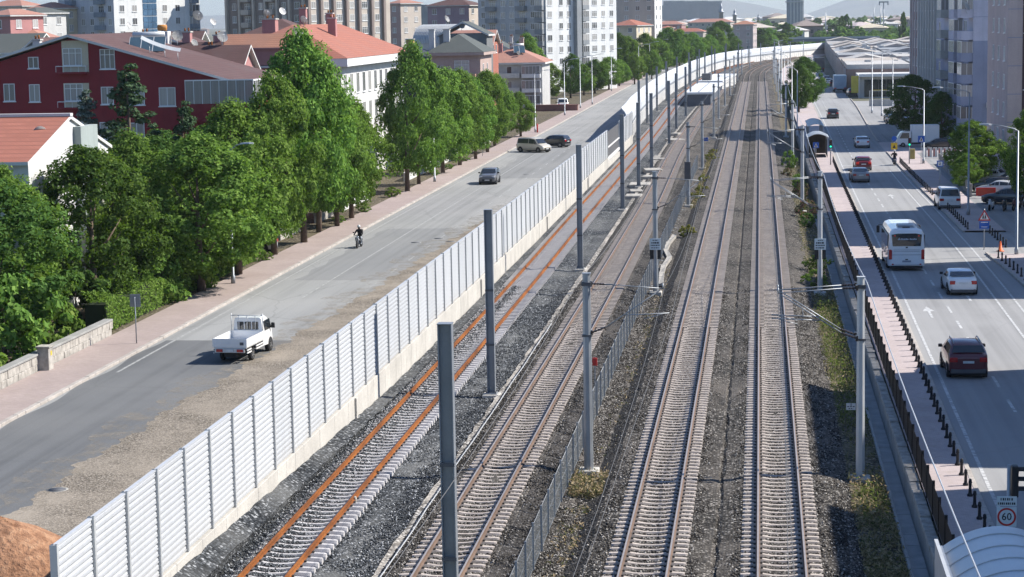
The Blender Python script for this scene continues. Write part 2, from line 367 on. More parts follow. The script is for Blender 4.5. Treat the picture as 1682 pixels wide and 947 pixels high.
def stones():
    rng = np.random.default_rng(5)
    def bed(x, y):
        t1, t2, c, d = -15.7, -10.2, -3.7, .65
        tabx = [-17.85,-17.2,-17.4,-14.3,-13.4,-12.3,-11.8,-11.7,-8.7,-8.2,-7.35,-6.45,-5.7,-5.1,-2.25,-1.5,-.75,2.15,2.75,3.35,4.7]
        tabz = [.2,-.1,-.40,-.40,-.52,-.42,-.275,-.275,-.275,-.45,-.62,-.76,-.33,-.275,-.275,-.42,-.275,-.275,-.42,-.62,-.74]
        return np.interp(x, sorted(tabx), [z for _, z in sorted(zip(tabx, tabz))])
    for nm, x0, x1, mat_cols, count in (('new_ballast_stones', -17.8, -12.2, [(.014,.016,.019),(.048,.053,.059),(.115,.123,.131),(.50,.51,.52)], 55000),
                                        ('old_ballast_stones', -12.2, 3.4, [(.014,.012,.0105),(.055,.049,.043),(.130,.119,.106),(.52,.485,.44)], 120000)):
        k = N(nm); g = k.n('ShaderNodeNewGeometry'); c = k.ramp(g.outputs['Random Per Island'], [(0,mat_cols[0]),(.4,mat_cols[1]),(.8,mat_cols[2]),(1,mat_cols[3])]); mt = k.bsdf(c, .92, 0, None, .15)
        # denser near the viewer, where single stones can be told apart
        u = rng.random(count); y = 56+ (135-56)*u**1.7; x = rng.uniform(x0, x1, count)
        for t in (-15.7, -10.2, -3.7, .65):                # keep the rails clear
            for s in (-.75, .75): x = np.where(np.abs(x-t-s) < .16, x+.34, x)
        dy = np.abs((y-57.0)/.6-np.round((y-57.0)/.6))*.6; on = np.zeros(count, bool)
        for t in (-15.7, -10.2, -3.7, .65): on |= np.abs(x-t) < 1.33
        y = np.where(on & (dy < .19), y+.3, y)
        hb = np.where(x < -17.0, np.clip((98-y)/42, 0, 1)*.75, 0)*np.clip((-17.0-x)/.8, 0, 1)
        z = np.where(x < -17.0, -.40+hb*1.0, bed(x, y))
        x = np.where((x > -6.5) & (x < -5.65) & (rng.random(count) < .8), x-1.0, x); z = np.where(x < -17.0, z, bed(x, y)); r = rng.uniform(.020, .055, count)
        base = np.array([(1,0,0),(0,1,0),(-1,0,0),(0,-1,0),(0,0,1),(0,0,-1)], float)
        V = base[None]*r[:, None, None]*rng.uniform(.6, 1.35, (count, 6, 1))
        a = rng.uniform(0, 6.28, count); ca, sa = np.cos(a), np.sin(a)
        vx = V[:,:,0]*ca[:,None]-V[:,:,1]*sa[:,None]; vy = V[:,:,0]*sa[:,None]+V[:,:,1]*ca[:,None]
        vz = V[:,:,2]*.75 + vx*rng.uniform(-.5,.5,(count,1))
        verts = np.stack([vx+x[:,None], vy+y[:,None], vz+(z+.012)[:,None]], -1).reshape(-1, 3)
        F = np.array([(0,1,4),(1,2,4),(2,3,4),(3,0,4),(1,0,5),(2,1,5),(3,2,5),(0,3,5)])
        faces = (np.arange(count)[:,None,None]*6+F[None]).reshape(-1, 3)
        me = bpy.data.meshes.new(nm); me.vertices.add(len(verts)); me.vertices.foreach_set('co', verts.ravel())
        me.loops.add(faces.size); me.loops.foreach_set('vertex_index', faces.ravel().astype(np.int32))
        me.polygons.add(len(faces)); me.polygons.foreach_set('loop_start', np.arange(0, faces.size, 3, dtype=np.int32))
        me.materials.append(mt); me.update(calc_edges=True); me.validate()
        tag(link(nm, me), kind='stuff')
stones()

# ------------------------------------------------------------------ roads, pavements
cst = lambda v: (lambda y: v)
Y8 = steps(30, 720, 10)
sheet('road', cst(-33.05), lambda y: FW(y)-.02, Y8, ASPH_L, 0.0)
rj = random.Random(11); _edge = {}
def shoulder_l(y):
    b = interp([(30,-26.9),(84,-26.8),(102,-26.2),(130,-25.2),(176,-24.0),(215,-21.0),(240,-18.6)])(y)
    return b + .30*math.sin(y*.9)*math.sin(y*.37+1) + .12*math.sin(y*2.3) + .08*math.sin(y*5.1+.7) + .06*math.sin(y*9.7)
sheet('gravel_shoulder', shoulder_l, cst(-18.04), steps(30, 238, .2), SHOULDER, .008)
def dust():
    k = N('road_dust'); d = k.n('ShaderNodeBsdfDiffuse'); d.inputs[0].default_value = (.33,.29,.235,1); tr = k.n('ShaderNodeBsdfTransparent'); mx = k.n('ShaderNodeMixShader')
    f = k.math('ADD', k.math('MULTIPLY', k.noise(.8, 6), .6), k.math('MULTIPLY', k.noise(5, 5), .4)); k.l(k.ramp(f, [(.46, 0.0), (.66, .55)]), mx.inputs[0]); k.l(tr.outputs[0], mx.inputs[1]); k.l(d.outputs[0], mx.inputs[2]); k.l(mx.outputs[0], k.out.inputs[0]); return k.m
sheet('road_dust', lambda y: shoulder_l(y)-1.5-.5*math.sin(y*.6), lambda y: shoulder_l(y)+.5, steps(40, 236, .5), dust(), .012)
sheet('road_patch', lambda y: -32.9+.15*math.sin(y*.7), lambda y: shoulder_l(y)+.15, steps(40, 110.5, .5), ASPH_L2, .004)
ASPH_L3 = asphalt('asphalt_older', (.225,.226,.222), .10, (.25,.248,.24), .2, .1)
sheet('road_patch', lambda y: -31.4+.2*math.sin(y), lambda y: -24.4+.3*math.sin(y*.8), steps(137, 171.5, 1.5), ASPH_L3, .004)
sheet('road_patch', lambda y: -30.2+.2*math.sin(y*.6), cst(-19), steps(226, 283, 3), ASPH_L3, .004)
def mark(name, x0, x1, y0, y1, m, z=.010, fx=None):
    b = MB(); ys = steps(y0, y1, 8)
    for a, c in zip(ys[:-1], ys[1:]):
        o, p = (fx(a), fx(c)) if fx else (0, 0)
        b.face([(x0+o,a,z),(x1+o,a,z),(x1+p,c,z),(x0+p,c,z)])
    return tag(b.build(name, m), kind='structure')
mark('road_edge_line', -32.35, -32.2, 100, 420, LINE_WORN)
mark('lane_line', -29.0, -28.88, 128, 330, LINE_WORN)
for y in steps(118, 330, 7.5): mark('lane_dash', -25.6, -25.48, y, y+2.6, LINE_WORN)
for x, y in ((-26.4,74),(-27.0,160.5),(-25.6,163.5),(-24.3,161),(-26.2,232),(-22.3,236),(-23.5,300)):
    b = MB(); b.lathe([(.42,0),(.42,.004)], 14); b.lathe([(.34,.004),(.34,.009)], 14, 1)
    tag(b.build('manhole_cover', [CONC_D, PLASTIC], loc=(x, y, .006)), 'round grey manhole cover in the asphalt of the left road', 'manhole cover', 'manhole covers in the left road')
sheet('pavement', cst(-36.25), cst(-33.3), Y8, PAVE_L, .12)
sheet('verge', cst(-46), cst(-36.25), Y8, EARTH, .06)
m = MB()
for y in steps(40, 700, 1.0)[:-1]:
    j = RND.uniform(-.012,.012); m.box(-33.32+j, -33.06+j, y+.012, y+.988, -.2, .14+RND.uniform(-.01,.01), 0, .02)
tag(m.build('kerb', KERB), kind='structure')
# right-hand street
YR = steps(30, 420, 6)+steps(420, 985, 15)[1:]
sheet('street', RL, RR, YR, ASPH_R, 0.0)
sheet('street_pavement', lambda y: 5.86+cx(y)*.9, lambda y: RL(y)-.18, steps(30, 420, 4)+steps(420, 900, 15)[1:], PAVE_R, .13)
m = MB()
for a in steps(40, 430, 1.0)[:-1]:
    x = RL(a+.5); m.box(x-.20, x-.005, a+.01, a+.99, -.2, .145, 0, .02)
    x = RR(a+.5)
    if not (150 < a < 166) and not 262 < a < 284: m.box(x+.005, x+.2, a+.01, a+.99, -.2, .145, 0, .02)
tag(m.build('street_kerb', KERB), kind='structure')
sheet('street_pavement', lambda y: RR(y)+.18, lambda y: 19.4, steps(30, 150, 5), PAVE_R, .13)
sheet('street_pavement', lambda y: RR(y)+.18, lambda y: 19.2, steps(166, 262, 4), PAVE_R, .13)
sheet('side_street', lambda y: RR(y)-.02, cst(60), steps(150, 166, 4), ASPH_R, .004)
sheet('side_street', lambda y: RR(y)-.02, cst(26.4), steps(262, 284, 4), PAVE_R, .012)
sheet('parking_lot', cst(19.4), cst(60), steps(30, 150, 8), ASPH_R, .01)
sheet('parking_lot', cst(19.3), cst(60), steps(166, 262, 8), ASPH_R, .01)
sheet('parking_lot', lambda y: RR(y)+.22, cst(26.2), steps(284, 420, 8), ASPH_R, .01)
mark('street_edge_line', .38, .52, 60, 420, LINE_R, .008, RL)
lineB = interp([(40,13.2),(111,13.9),(154,14.3),(232,14.2),(420,15.5)])
mark('street_lane_line', 0, .13, 60, 232, LINE_R, .008, lineB)
mark('street_bay_line', 1.1, 1.22, 80, 236, LINE_R, .008, lineB)
for y in steps(60, 420, 6.1): 
    o = 11.0 if y < 240 else 11.0+(y-240)*.008
    mark('street_dash', o-.07, o+.07, y, y+2.9, LINE_R, .008)
for x, y in ((9.75, 119), (12.6, 126), (9.9, 215), (12.4, 197)):
    b = MB(); b.face([(x-.08,y,.008),(x+.08,y,.008),(x+.08,y+3,.008),(x-.08,y+3,.008)]); b.face([(x-.35,y+2.6,.0085),(x+.35,y+2.6,.0085),(x,y+4.6,.0085)])
    tag(b.build('street_arrow', LINE_R), kind='structure')
m = MB(); m.face([(9.3,240,.009),(15.2,240,.009),(15.2,240.5,.009),(9.3,240.5,.009)]); tag(m.build('stop_line', LINE_R), kind='structure')

# ------------------------------------------------------------------ tracks
def sleeper_mesh(name, mt, exposed):
    m = MB(); hb = -.42 if exposed else -.30
    st = [(-1.30,.125,-.215),(-1.22,.14,-.205),(-.9,.14,-.19),(-.58,.14,-.19),(-.3,.125,-.235),(0,.12,-.245),(.3,.125,-.235),(.58,.14,-.19),(.9,.14,-.19),(1.22,.14,-.205),(1.30,.125,-.215)]
    rings = [[(x,-w-.02,hb),(x,-w+.005,t-.09),(x,-w+.058,t),(x,w-.058,t),(x,w-.005,t-.09),(x,w+.02,hb)] for x, w, t in st]
    m.loft([r[::-1] for r in rings], 0)
    for s in (-1, 1):
        for q in (-1, 1): m.box(s*.75+q*.115-.035, s*.75+q*.115+.035, -.055, .055, -.195, -.135, 1)
    return m.mesh(name, [mt, CLIP])
SM_NEW = sleeper_mesh('sleeper', SLEEP_NEW, True); SM_OLD = sleeper_mesh('sleeper', SLEEP_OLD, False)
def track(label, fx, y1, sm, side, top):
    t = empty('railway_track', (fx(60), 60, 0), 0, label, 'railway track', 'railway tracks side by side')
    ox, oy = fx(60), 60
    prof = [(-.07,-.172),(.07,-.172),(.07,-.155),(.012,-.135),(.012,-.045),(.036,-.035),(.036,-.004),(.028,0),(-.028,0),(-.036,-.004),(-.036,-.035),(-.012,-.045),(-.012,-.135),(-.07,-.155)]
    ys = steps(50, 180, 6)+steps(180, y1, 10)[1:]
    for s in (-.7525, .7525):
        m = MB(); rings = [[(fx(y)-ox+s+u, y-oy, w) for u, w in prof] for y in ys]
        n = len(prof)
        for a, b in zip(rings[:-1], rings[1:]):
            for i in range(n):
                j = (i+1) % n; m.face([a[j], a[i], b[i], b[j]], 1 if i == 7 else 0)
        m.face(rings[0], 0)
        m.build('rail', [side, top], t)
    k = 0; y = 57.0; far = MB(); o_old = sm is SM_OLD
    while y < y1:
        dx = (fx(y+1)-fx(y-1))/2; az = -math.atan(dx)
        if k < 100: link('sleeper', sm, t, (fx(y)-ox+RND.uniform(-.012,.012), y-oy, RND.uniform(-.006,.006)), az+RND.uniform(-.006,.006))
        elif y < 560:
            far.X = Matrix.Translation((fx(y)-ox, y-oy, 0)) @ Matrix.Rotation(az, 4, 'Z')
            for x0, x1, zt in ((-1.3,-.45,-.2),(-.45,.45,-.24),(.45,1.3,-.2)): far.box(x0, x1, -.105, .105, -.42, zt)
        k += 1; y += .6
    tag(far.build('sleeper', SLEEP_OLD if o_old else SLEEP_NEW, t), kind='stuff')
    return t
track('railway track with orange rusty rails beside the white noise barrier', F1, 800, SM_NEW, RUST, RUST)
track('single track between the rusty-railed track and the wire mesh fence', F2, 900, SM_OLD, RAIL_SIDE, RAIL_TOP)
track('track just right of the mesh fence, curving away beside its twin', F3, 900, SM_OLD, RAIL_SIDE, RAIL_TOP)
track('track nearest the street, running along the drainage channel and pink pavement', F4, 900, SM_OLD, RAIL_SIDE, RAIL_TOP)
m = MB(); m.box(-.12,.12,-.09,.09,0,.16,0,.03); m.box(-.06,.1,-.1,.08,.12,.2,0,.02)
tag(m.build('stone_block', YELLOWP if False else STONE, loc=(-14.95, 73.6, -.25)), 'small pale block left lying between the rusty rails', 'stone block')
# thin cable laid beside the second track
m = MB(); m.path([(-12.0+RND.uniform(-.03,.03), y, -.17+RND.uniform(-.01,.01)) for y in steps(57, 118, 3)], .022, 5)
tag(m.build('trackside_cable', GALV_L), 'thin pale cable lying along the ballast left of the mesh-fence track', 'cable')
# ------------------------------------------------------------------ noise barrier
def panel_mat():
    k = N('barrier_white'); oi = k.n('ShaderNodeObjectInfo'); base = (.50,.515,.535)
    c = k.mix(k.math('MULTIPLY', oi.outputs['Random'], .55), base, (.41,.425,.445))
    c = k.mix(k.ramp(k.noise(1.0, 5, k.scaled(5, 5, .25)), [(.45, 0.0), (.75, .45)]), c, (.36,.365,.365))
    z = k.xyz()[2]; low = k.ramp(k.math('SUBTRACT', z, k.math('MULTIPLY', k.noise(1.3, 4), 1.4)), [(.0, .35), (.9, 0.0)])
    c = k.mix(low, c, (.40,.38,.345)); return k.bsdf(c, .5, .1)
PANEL_W = panel_mat()
def noise_barrier(y0, n, label):
    t = empty('noise_barrier', (-18.0, y0, 0), 0, label, 'noise barrier', 'white noise barriers along the rusty track')
    m = MB(); zs = steps(.86, 4.10, .2025); prof = [(-.07,.86)]
    for a, b in zip(zs[:-1], zs[1:]):
        h = b-a; prof += [(-.065, a+.004), (-.065, a+h*.20), (.032, a+h*.24), (.036, a+h*.54), (.0, a+h*.57), (.0, a+h*.63), (.028, a+h*.66), (.006, a+h*.995)]
    prof += [(.05,4.10),(.05,4.15),(-.07,4.15)]
    m.prism([(u, z) for u, z in prof], 'y', .085, 2.915, 0)
    # dark blocks standing in for the ribs' shadow beside each post
    for z in zs[:-1]: m.box(.0,.03, 2.885, 2.93, z+.03, z+.12, 1)
    pm = m.mesh('panel', [PANEL_W, PLASTIC])
    p = MB(); p.box(-.10,.085,-.065,-.055,.70,4.17); p.box(-.10,.085,.055,.065,.70,4.17); p.box(-.01,.004,-.055,.055,.70,4.17); p.box(.085,.097,-.065,.065,.70,4.17)
    qm = p.mesh('post', [GALV_L])
    c = MB()
    for k in range(n):
        j = RND.uniform(-.006,.006)
        for q in (0, 1): c.box(-.16+j, .12+j+RND.uniform(-.004,.004), k*3+q*1.5+.008, k*3+q*1.5+1.492, -.9, .855, 0, .012)
        if k % 14 == 13: c.box(.12,.22, k*3-.14, k*3+.14, -.9,.80, 0, .01)
    c.build('concrete_base', [CONC], t)
    for k in range(n): link('panel', pm, t, (0, k*3, RND.uniform(-.01,.01)))
    for k in range(n+1): link('post', qm, t, (0, k*3, RND.uniform(-.015,.015)))
    return t
noise_barrier(50.0, 65, 'long white ribbed noise barrier on a concrete base beside the left road')
noise_barrier(266.0, 9, 'short run of white noise barrier beyond the dark gap, ending at the curved wall')
g = empty('barrier_gate', (-18.0, 245.2, 0), 0, 'dark gap with white cross beams between two runs of the noise barrier', 'gate')
m = MB(); m.box(-.1,.1,.1,20.6,.55,.85,0,.02); m.box(-.1,.1,.1,20.6,2.0,2.12,0,.01); m.build('cross_beam', WHITE_D, g)
m = MB(); m.box(-.16,.12,0,20.7,-.9,.3); m.build('concrete_base', CONC, g)
m = MB(); m.box(-.04,-.02,.2,20.5,.9,1.95); m.box(-.04,-.02,.2,20.5,2.15,3.9); m.build('dark_screen', PLASTIC, g)
def curved_wall():
    t = empty('curved_wall', (FW(293), 293, 0), 0, 'pale curved sound wall with a leaning metal top sweeping right around the far tracks', 'sound wall')
    ys = steps(293, 950, 6); ox, oy = FW(293), 293
    def sweep(name, prof, mat, a, b):
        m = MB(); rr = []
        for y in ys:
            d = (FW(y+2)-FW(y-2))/4; n = Vector((1, -d, 0)).normalized()
            rr.append([Vector((FW(y)-ox, y-oy, 0))+n*u+Vector((0, 0, z)) for u, z in prof])
        m.loft([r[::-1] for r in rr], 0); m.build(name, mat, t)
    sweep('concrete_base', [(-.2,-.9),(.12,-.9),(.12,1.7),(-.2,1.7)], WHITE_D, 0, 0)
    sweep('dark_joint', [(-.1,1.7),(.06,1.7),(.06,2.25),(-.1,2.25)], GALV_D, 0, 0)
    sweep('metal_top', [(-.12,2.25),(.16,2.25),(.02,3.2),(-.35,4.1),(-.9,4.75),(-1.0,4.7),(-.5,4.05),(-.14,3.2)], PANEL_W, 0, 0)
    m = MB()
    for y in steps(296, 900, 4): m.X = Matrix.Translation((FW(y)-ox, y-oy, 0)); m.box(.12,.17,-.03,.03,-.6,1.7)
    m.build('seam', GALV, t)
curved_wall()
# dirt heap at the near end of the barrier
m = MB(); rr = random.Random(4); rings = []
for k in range(9):
    q = k/8; r = 3.1*(1-q)**.8+.05; rings.append([(r*1.15*math.cos(a)*(1+rr.uniform(-.06,.06)), r*math.sin(a)*(1+rr.uniform(-.06,.06)), 2.15*q**.85*1.0+rr.uniform(-.04,.04)) for a in [2*PI*i/28 for i in range(28)]])
m.loft(rings, 0, False, True, True)
k = N('orange_soil'); f = k.noise(3, 6); DIRT = k.bsdf(k.ramp(f, [(.3,(.17,.08,.042)),(.55,(.33,.175,.098)),(.75,(.42,.255,.155))]), .95, 0, k.bump(k.noise(6, 6), .9, .15))
for _i in range(260):
    a = rr.uniform(0, 6.28); q = rr.uniform(.7, 1.25); r = 3.1*q; z0 = max(0, 2.15*(1-q)) if q < 1 else 0; s = rr.uniform(.03,.13)*(1.2 if q > 1 else 1)
    m.lathe([(s*.3,-s*.3),(s*rr.uniform(.8,1.1),s*.25),(s*.4,s*.8)], 6, 0, False, (r*1.12*math.cos(a), r*math.sin(a), z0+.02))
tag(m.build('soil_heap', DIRT, loc=(-23.7, 61.0, 0)), 'heap of orange soil beside the near end of the noise barrier', 'soil heap')

# ------------------------------------------------------------------ line-side poles
def hbeam(m, w, d, z0, z1, t=.03, mi=0):
    m.box(-w/2,-w/2+t,-d/2,d/2,z0,z1,mi); m.box(w/2-t,w/2,-d/2,d/2,z0,z1,mi); m.box(-w/2+t,w/2-t,-.02,.02,z0,z1-.002,mi)
m = MB(); hbeam(m, .38, .36, -.35, 8.45); m.box(-.2,.2,-.19,.19,8.452,8.47); HB = m.mesh('shaft', [GALV_D])
m = MB(); m.box(-.42,.42,-.42,.42,-.8,-.33,0,.04); m.box(-.28,.28,-.28,.28,-.33,-.30,1); FT = m.mesh('footing', [CONC, GALV])
FL = MB(); FL.box(-.26,.26,-.26,.26,-.299,-.26)
for _u in (-.22,.22):
    for _v in (-.22,.22): FL.lathe([(.03,-.26),(.03,-.18)], 6, 1, False, (_u,_v,0))
for _z in (2.0, 4.6): FL.box(-.20,.20,-.192,-.184,_z,_z+.10,1)
FL = FL.mesh('flange', [GALV, PLASTIC])
def new_pole(x, y, dz, label, h=1.0):
    t = empty('steel_pole', (x, y, dz), 0, label, 'pole', 'bare steel poles along the rusty track'); a = link('shaft', HB, t); a.scale.z = h; link('footing', FT, t); link('flange', FL, t); return t
new_pole(-8.35, 54.0, .85, 'tallest bare steel pole in front, cut off by the lower edge of the picture')
for i, (y, lb) in enumerate(((96.3,'bare steel pole second nearest, rising left of the mesh-fence track'),(145.8,'bare steel pole third nearest, in front of the white barrier panels'),(192.0,'bare steel pole beyond the third, standing clear of the barrier top'),(218.0,'bare steel pole close behind the fourth one at the dark barrier gap'),(244.5,'sixth bare steel pole, beside the short barrier run'))):
    new_pole(-12.72, y, 0, lb)
for y, x in ((291.8,-12.7),(330,-13.2),(372.6,-13.2),(420,-13.9),(470,-14.0),(520,-13.6),(575,-12.3),(630,-10.3),(690,-7)):
    new_pole(x, y, 0, 'far bare steel pole beside the curved pale sound wall')
for y in (310, 350, 395, 440, 490, 545, 600, 660, 720, 780): new_pole(FW(y)+1.0, y, 0, 'far bare steel pole standing close against the curved pale sound wall', .95)

def oct_shaft(m, w0, w1, z0, z1, mi=0):
    def ring(w, z): c = w*.28; h = w/2; return [(-h+c,-h,z),(h-c,-h,z),(h,-h+c,z),(h,h-c,z),(h-c,h,z),(-h+c,h,z),(-h,h-c,z),(-h,-h+c,z)]
    m.loft([ring(w0, z0), ring(w1, z1)], mi)
m = MB(); oct_shaft(m, .36, .30, -.6, 7.35); m.box(-.17,.17,-.17,.17,7.352,7.38); OS = m.mesh('shaft', [GALV])
m = MB(); oct_shaft(m, .34, .28, -.6, 7.3); m.box(-.16,.16,-.16,.16,7.302,7.33); OSR = m.mesh('shaft', [GALV_L])
def insul(m, p0, p1, n=5, r=.05):
    p0, p1 = Vector(p0), Vector(p1)
    pts, rad = [], []
    for i in range(n*2+1):
        pts.append(p0.lerp(p1, i/(n*2))); rad.append(r if i % 2 else r*.5)
    m.path(pts, rad, 7, 0)
def cantilever(s, yo=0.0, reach=3.0):
    """bracket for the wires; s = +1 reaches right, -1 reaches left"""
    m = MB(); e = (s*reach, yo, 6.75); q = (s*.75, yo, 5.22)
    m.tube((s*.72, yo, 6.93), e, .022, .020); m.tube(q, (e[0]-s*.12, yo, 6.68), .027, .024)
    m.tube((s*1.55, yo, 5.70), (s*(reach+.25), yo, 5.78), .022, .02); m.tube((s*2.2, yo, 6.0), (s*2.2, yo, 5.74), .012, .012, 5)
    m.tube((s*(reach+.1), yo, 5.78), (s*(reach-.75), yo, 5.55), .016, .014, 5); m.tube((e[0], yo, 6.72), (e[0], yo, 6.95), .03, .03, 6)
    tm = m.mesh('bracket_tube', [GALV])
    m = MB(); insul(m, (s*.16, yo, 6.95), (s*.72, yo, 6.93)); insul(m, (s*.16, yo, 5.0), (s*.75, yo, 5.22)); m.box(min(s*.12,s*.22),max(s*.12,s*.22), yo-.08, yo+.08, 4.9, 5.1); m.box(min(s*.12,s*.22),max(s*.12,s*.22), yo-.08, yo+.08, 6.85, 7.05)
    return tm, m.mesh('insulator', [plain('insulator_brown', (.05,.035,.03), .35, 0, .1, 4, coat=.4)])
CR = cantilever(1); CL = [cantilever(-1, -.45, 3.15), cantilever(-1, .5, 3.15)]
m = MB(); m.box(-.19,.19,-.19,.19,4.86,4.94); m.box(-.19,.19,-.19,.19,6.88,7.02); CLAMP = m.mesh('clamp', [PLASTIC])
m = MB(); m.box(-.4,.4,-.4,.4,-1.2,-.48,0,.04); FT2 = m.mesh('footing', [CONC])
def wire_pole(x, y, side, label, shaft, group, brackets, rz=0.0):
    t = empty('catenary_pole', (x, y, 0), rz, label, 'catenary pole', group)
    link('shaft', shaft, t); link('clamp', CLAMP, t); link('footing', FT2, t)
    for tm, im in brackets:
        a = link('bracket_tube', tm, t); link('insulator', im, a)
    return t
GM, GR_ = 'catenary poles in the row beside the mesh fence', 'catenary poles in the row beside the drainage channel'
for y, lb in ((80.6,'grey catenary pole nearest along the mesh fence, dry grass tuft at its foot'),(134.5,'grey catenary pole along the mesh fence carrying a white notice plate'),(197.5,'grey catenary pole along the mesh fence with a dark box and black insulators'),(246,'grey catenary pole along the mesh fence with a small blue plate behind the yellow bushes'),(309,'fifth catenary pole along the mesh fence, beside the concrete platform roof')):
    wire_pole(-6.8, y, 1, lb, OS, GM, [CR])
for y in (365, 420, 475, 530, 585, 640, 700, 760, 820): wire_pole((F2(y)+F3(y))/2, y, 1, 'distant grey catenary pole between the middle tracks', OS, GM, [CR])
for y, lb in ((79.6,'pale catenary pole nearest the drainage channel with two brackets and a small white plate'),(134.0,'pale catenary pole by the drainage channel carrying a white four-line notice'),(190.5,'third pale catenary pole by the channel, near the pink oleanders'),(247.4,'fourth pale catenary pole by the channel, in front of the far bus shelter'),(310,'fifth pale catenary pole by the channel, standing in the shade')):
    wire_pole(3.82, y, -1, lb, OSR, GR_, CL if y < 260 else [CL[0]])
for y in (385, 440, 495, 550, 605, 660, 715, 770, 830): wire_pole(3.85+cx(y), y, -1, 'distant pale catenary pole on the street side of the tracks', OSR, GR_, [CL[0]])
# small lattice of droppers and wires over the two live tracks
def wires(name, pts, r, mt, label, sag=0.0):
    m = MB(); path = []
    for (x0, y0, z0), (x1, y1, z1) in zip(pts[:-1], pts[1:]):
        for i in range(8):
            q = i/8; path.append((lerp(x0,x1,q), lerp(y0,y1,q), lerp(z0,z1,q)-sag*4*q*(1-q)))
    path.append(pts[-1]); m.path(path, r, 4); return tag(m.build(name, mt), label, 'wire', 'overhead wires')
WIRE = plain('bare_wire', (.16,.15,.14), .5, .4, .05, 2); WIRE_L = plain('bright_wire', (.62,.62,.62), .35, .5, .05, 2)
PY = [26, 80.1, 134.5, 191, 247, 310, 365, 420, 475, 530, 585]
for nm, fx, pole in (('left live track', F3, 1), ('right live track', F4, -1)):
    wires('contact_wire', [(fx(y)+(.2 if i % 2 else -.2), y, 5.55) for i, y in enumerate(PY)], .009, WIRE, 'contact wire strung over the '+nm)
    wires('messenger_wire', [(fx(y), y, 6.9) for y in PY], .008, WIRE, 'upper carrying wire slung between brackets over the '+nm, .75)
wires('feeder_wire', [(4.15, 22, 7.05)]+[(4.05, y, 7.1) for y in (79.6,134,190.5,247.4,310)], .020, WIRE_L, 'bright bare wire slung along the pole row beside the drainage channel', .5)
wires('feeder_wire', [(-7.2, 26, 7.05)]+[(-7.1, y, 7.1) for y in (80.6,134.5,197.5,246,309)], .012, WIRE, 'dark bare wire slung along the pole row beside the mesh fence', .5)
def text(body, size, mt, parent, loc, rot, name='lettering', sx=1.0, off=.0):
    cu = bpy.data.curves.new('tmp', 'FONT'); cu.body = body; cu.size = size; cu.align_x = 'CENTER'; cu.align_y = 'CENTER'; cu.offset = off; cu.resolution_u = 2
    o = bpy.data.objects.new('tmp', cu); COL.objects.link(o); bpy.context.view_layer.update()
    me = bpy.data.meshes.new_from_object(o.evaluated_get(bpy.context.evaluated_depsgraph_get())); bpy.data.objects.remove(o)
    me.materials.clear(); me.materials.append(mt); me.name = name
    c = link(name, me, parent, loc); c.rotation_euler = rot; c.scale = (sx, 1, 1); return c
def notice(x, y, z, w, h, label, mt, rows, plate=True):
    t = empty('notice_board', (x, y, z), 0, label, 'notice board')
    m = MB(); m.box(-w/2,w/2,-.012,.012,-h/2,h/2,0,.005); m.build('board', mt, t)
    m = MB()
    for i, (a, b, hh) in enumerate(rows):
        zz = h/2-(i+.75)*h/(len(rows)+.5); u = a*w/2
        while u < b*w/2:
            l = min(RND.uniform(.05,.16), b*w/2-u); m.box(u, u+l, -.016, -.0125, zz-hh/2, zz+hh/2); u += l+.03
    m.build('lettering', INK, t)
    if plate:
        m = MB(); m.box(-w/2,-w*.16,.02,.04,-h/2-.62,-h/2-.01); m.box(w*.18,w/2,.02,.04,-h/2-.62,-h/2-.01); m.build('backplate', BLACK, t)
    return t
NB = plain('notice_white', (.60,.66,.66), .5, 0, .06, 3)
notice(-6.8, 134.28, 2.65, .72, .74, 'pale notice with lines of small print on the mesh-fence pole', NB, [(-.5,.5,.05),(-.7,.7,.10),(-.8,.8,.07),(-.8,.7,.05)])
notice(3.82, 133.75, 2.65, .72, .72, 'pale notice with four lines of print on the channel-side pole', NB, [(-.4,.5,.05),(-.7,.7,.10),(-.8,.8,.07),(-.8,.7,.07)])
notice(3.45, 79.45, 2.3, .36, .26, 'small white plate with the figure 1 on the nearest channel-side pole', WHITE_D, [(-.05,.1,.10),(-.8,.8,.03),(-.5,.5,.03)], False)
m = MB(); m.box(-.3,.3,-.1,.1,0,1.65,0,.03); m.box(-.32,.32,-.12,.12,1.652,1.72)
tag(m.build('relay_box', PLASTIC, loc=(-6.85, 197.2, 1.9)), 'dark relay box strapped to the mesh-fence pole', 'relay box')
m = MB(); m.box(-.25,.25,-.02,.02,0,.4,0,.01); tag(m.build('blue_plate', BLUEP, loc=(-6.35, 245.8, 2.7)), 'small blue plate on the fourth mesh-fence pole', 'sign')
m = MB(); m.box(-.1,.1,-.03,.03,0,.32,0,.01); m.box(-.02,.02,.03,.06,-1.5,.1,1)
tag(m.build('red_marker', [REDP, GALV], loc=tuple(at(977, 600, 84.0))), 'small red marker plate just right of the nearest mesh-fence pole', 'marker')

# ------------------------------------------------------------------ wire mesh fence
def meshmat():
    k = N('wire_mesh'); xyz = k.xyz()
    w1 = k.n('ShaderNodeTexWave', wave_type='BANDS', bands_direction='DIAGONAL'); w1.inputs['Scale'].default_value = 4.5; k.l(k.pos(), w1.inputs['Vector'])
    p = k.n('ShaderNodeBsdfPrincipled'); p.inputs['Base Color'].default_value = (.20,.225,.25,1); p.inputs['Metallic'].default_value = .4; p.inputs['Roughness'].default_value = .5
    tr = k.n('ShaderNodeBsdfTransparent'); mx = k.n('ShaderNodeMixShader'); k.l(k.ramp(w1.outputs['Fac'], [(.35, .22), (.75, .62)]), mx.inputs[0]); k.l(tr.outputs[0], mx.inputs[1]); k.l(p.outputs[0], mx.inputs[2]); k.l(mx.outputs[0], k.out.inputs[0])
    return k.m
t = empty('mesh_fence', (-7.4, 56, 0), 0, 'wire mesh fence with thin steel posts between the second and third tracks', 'fence')
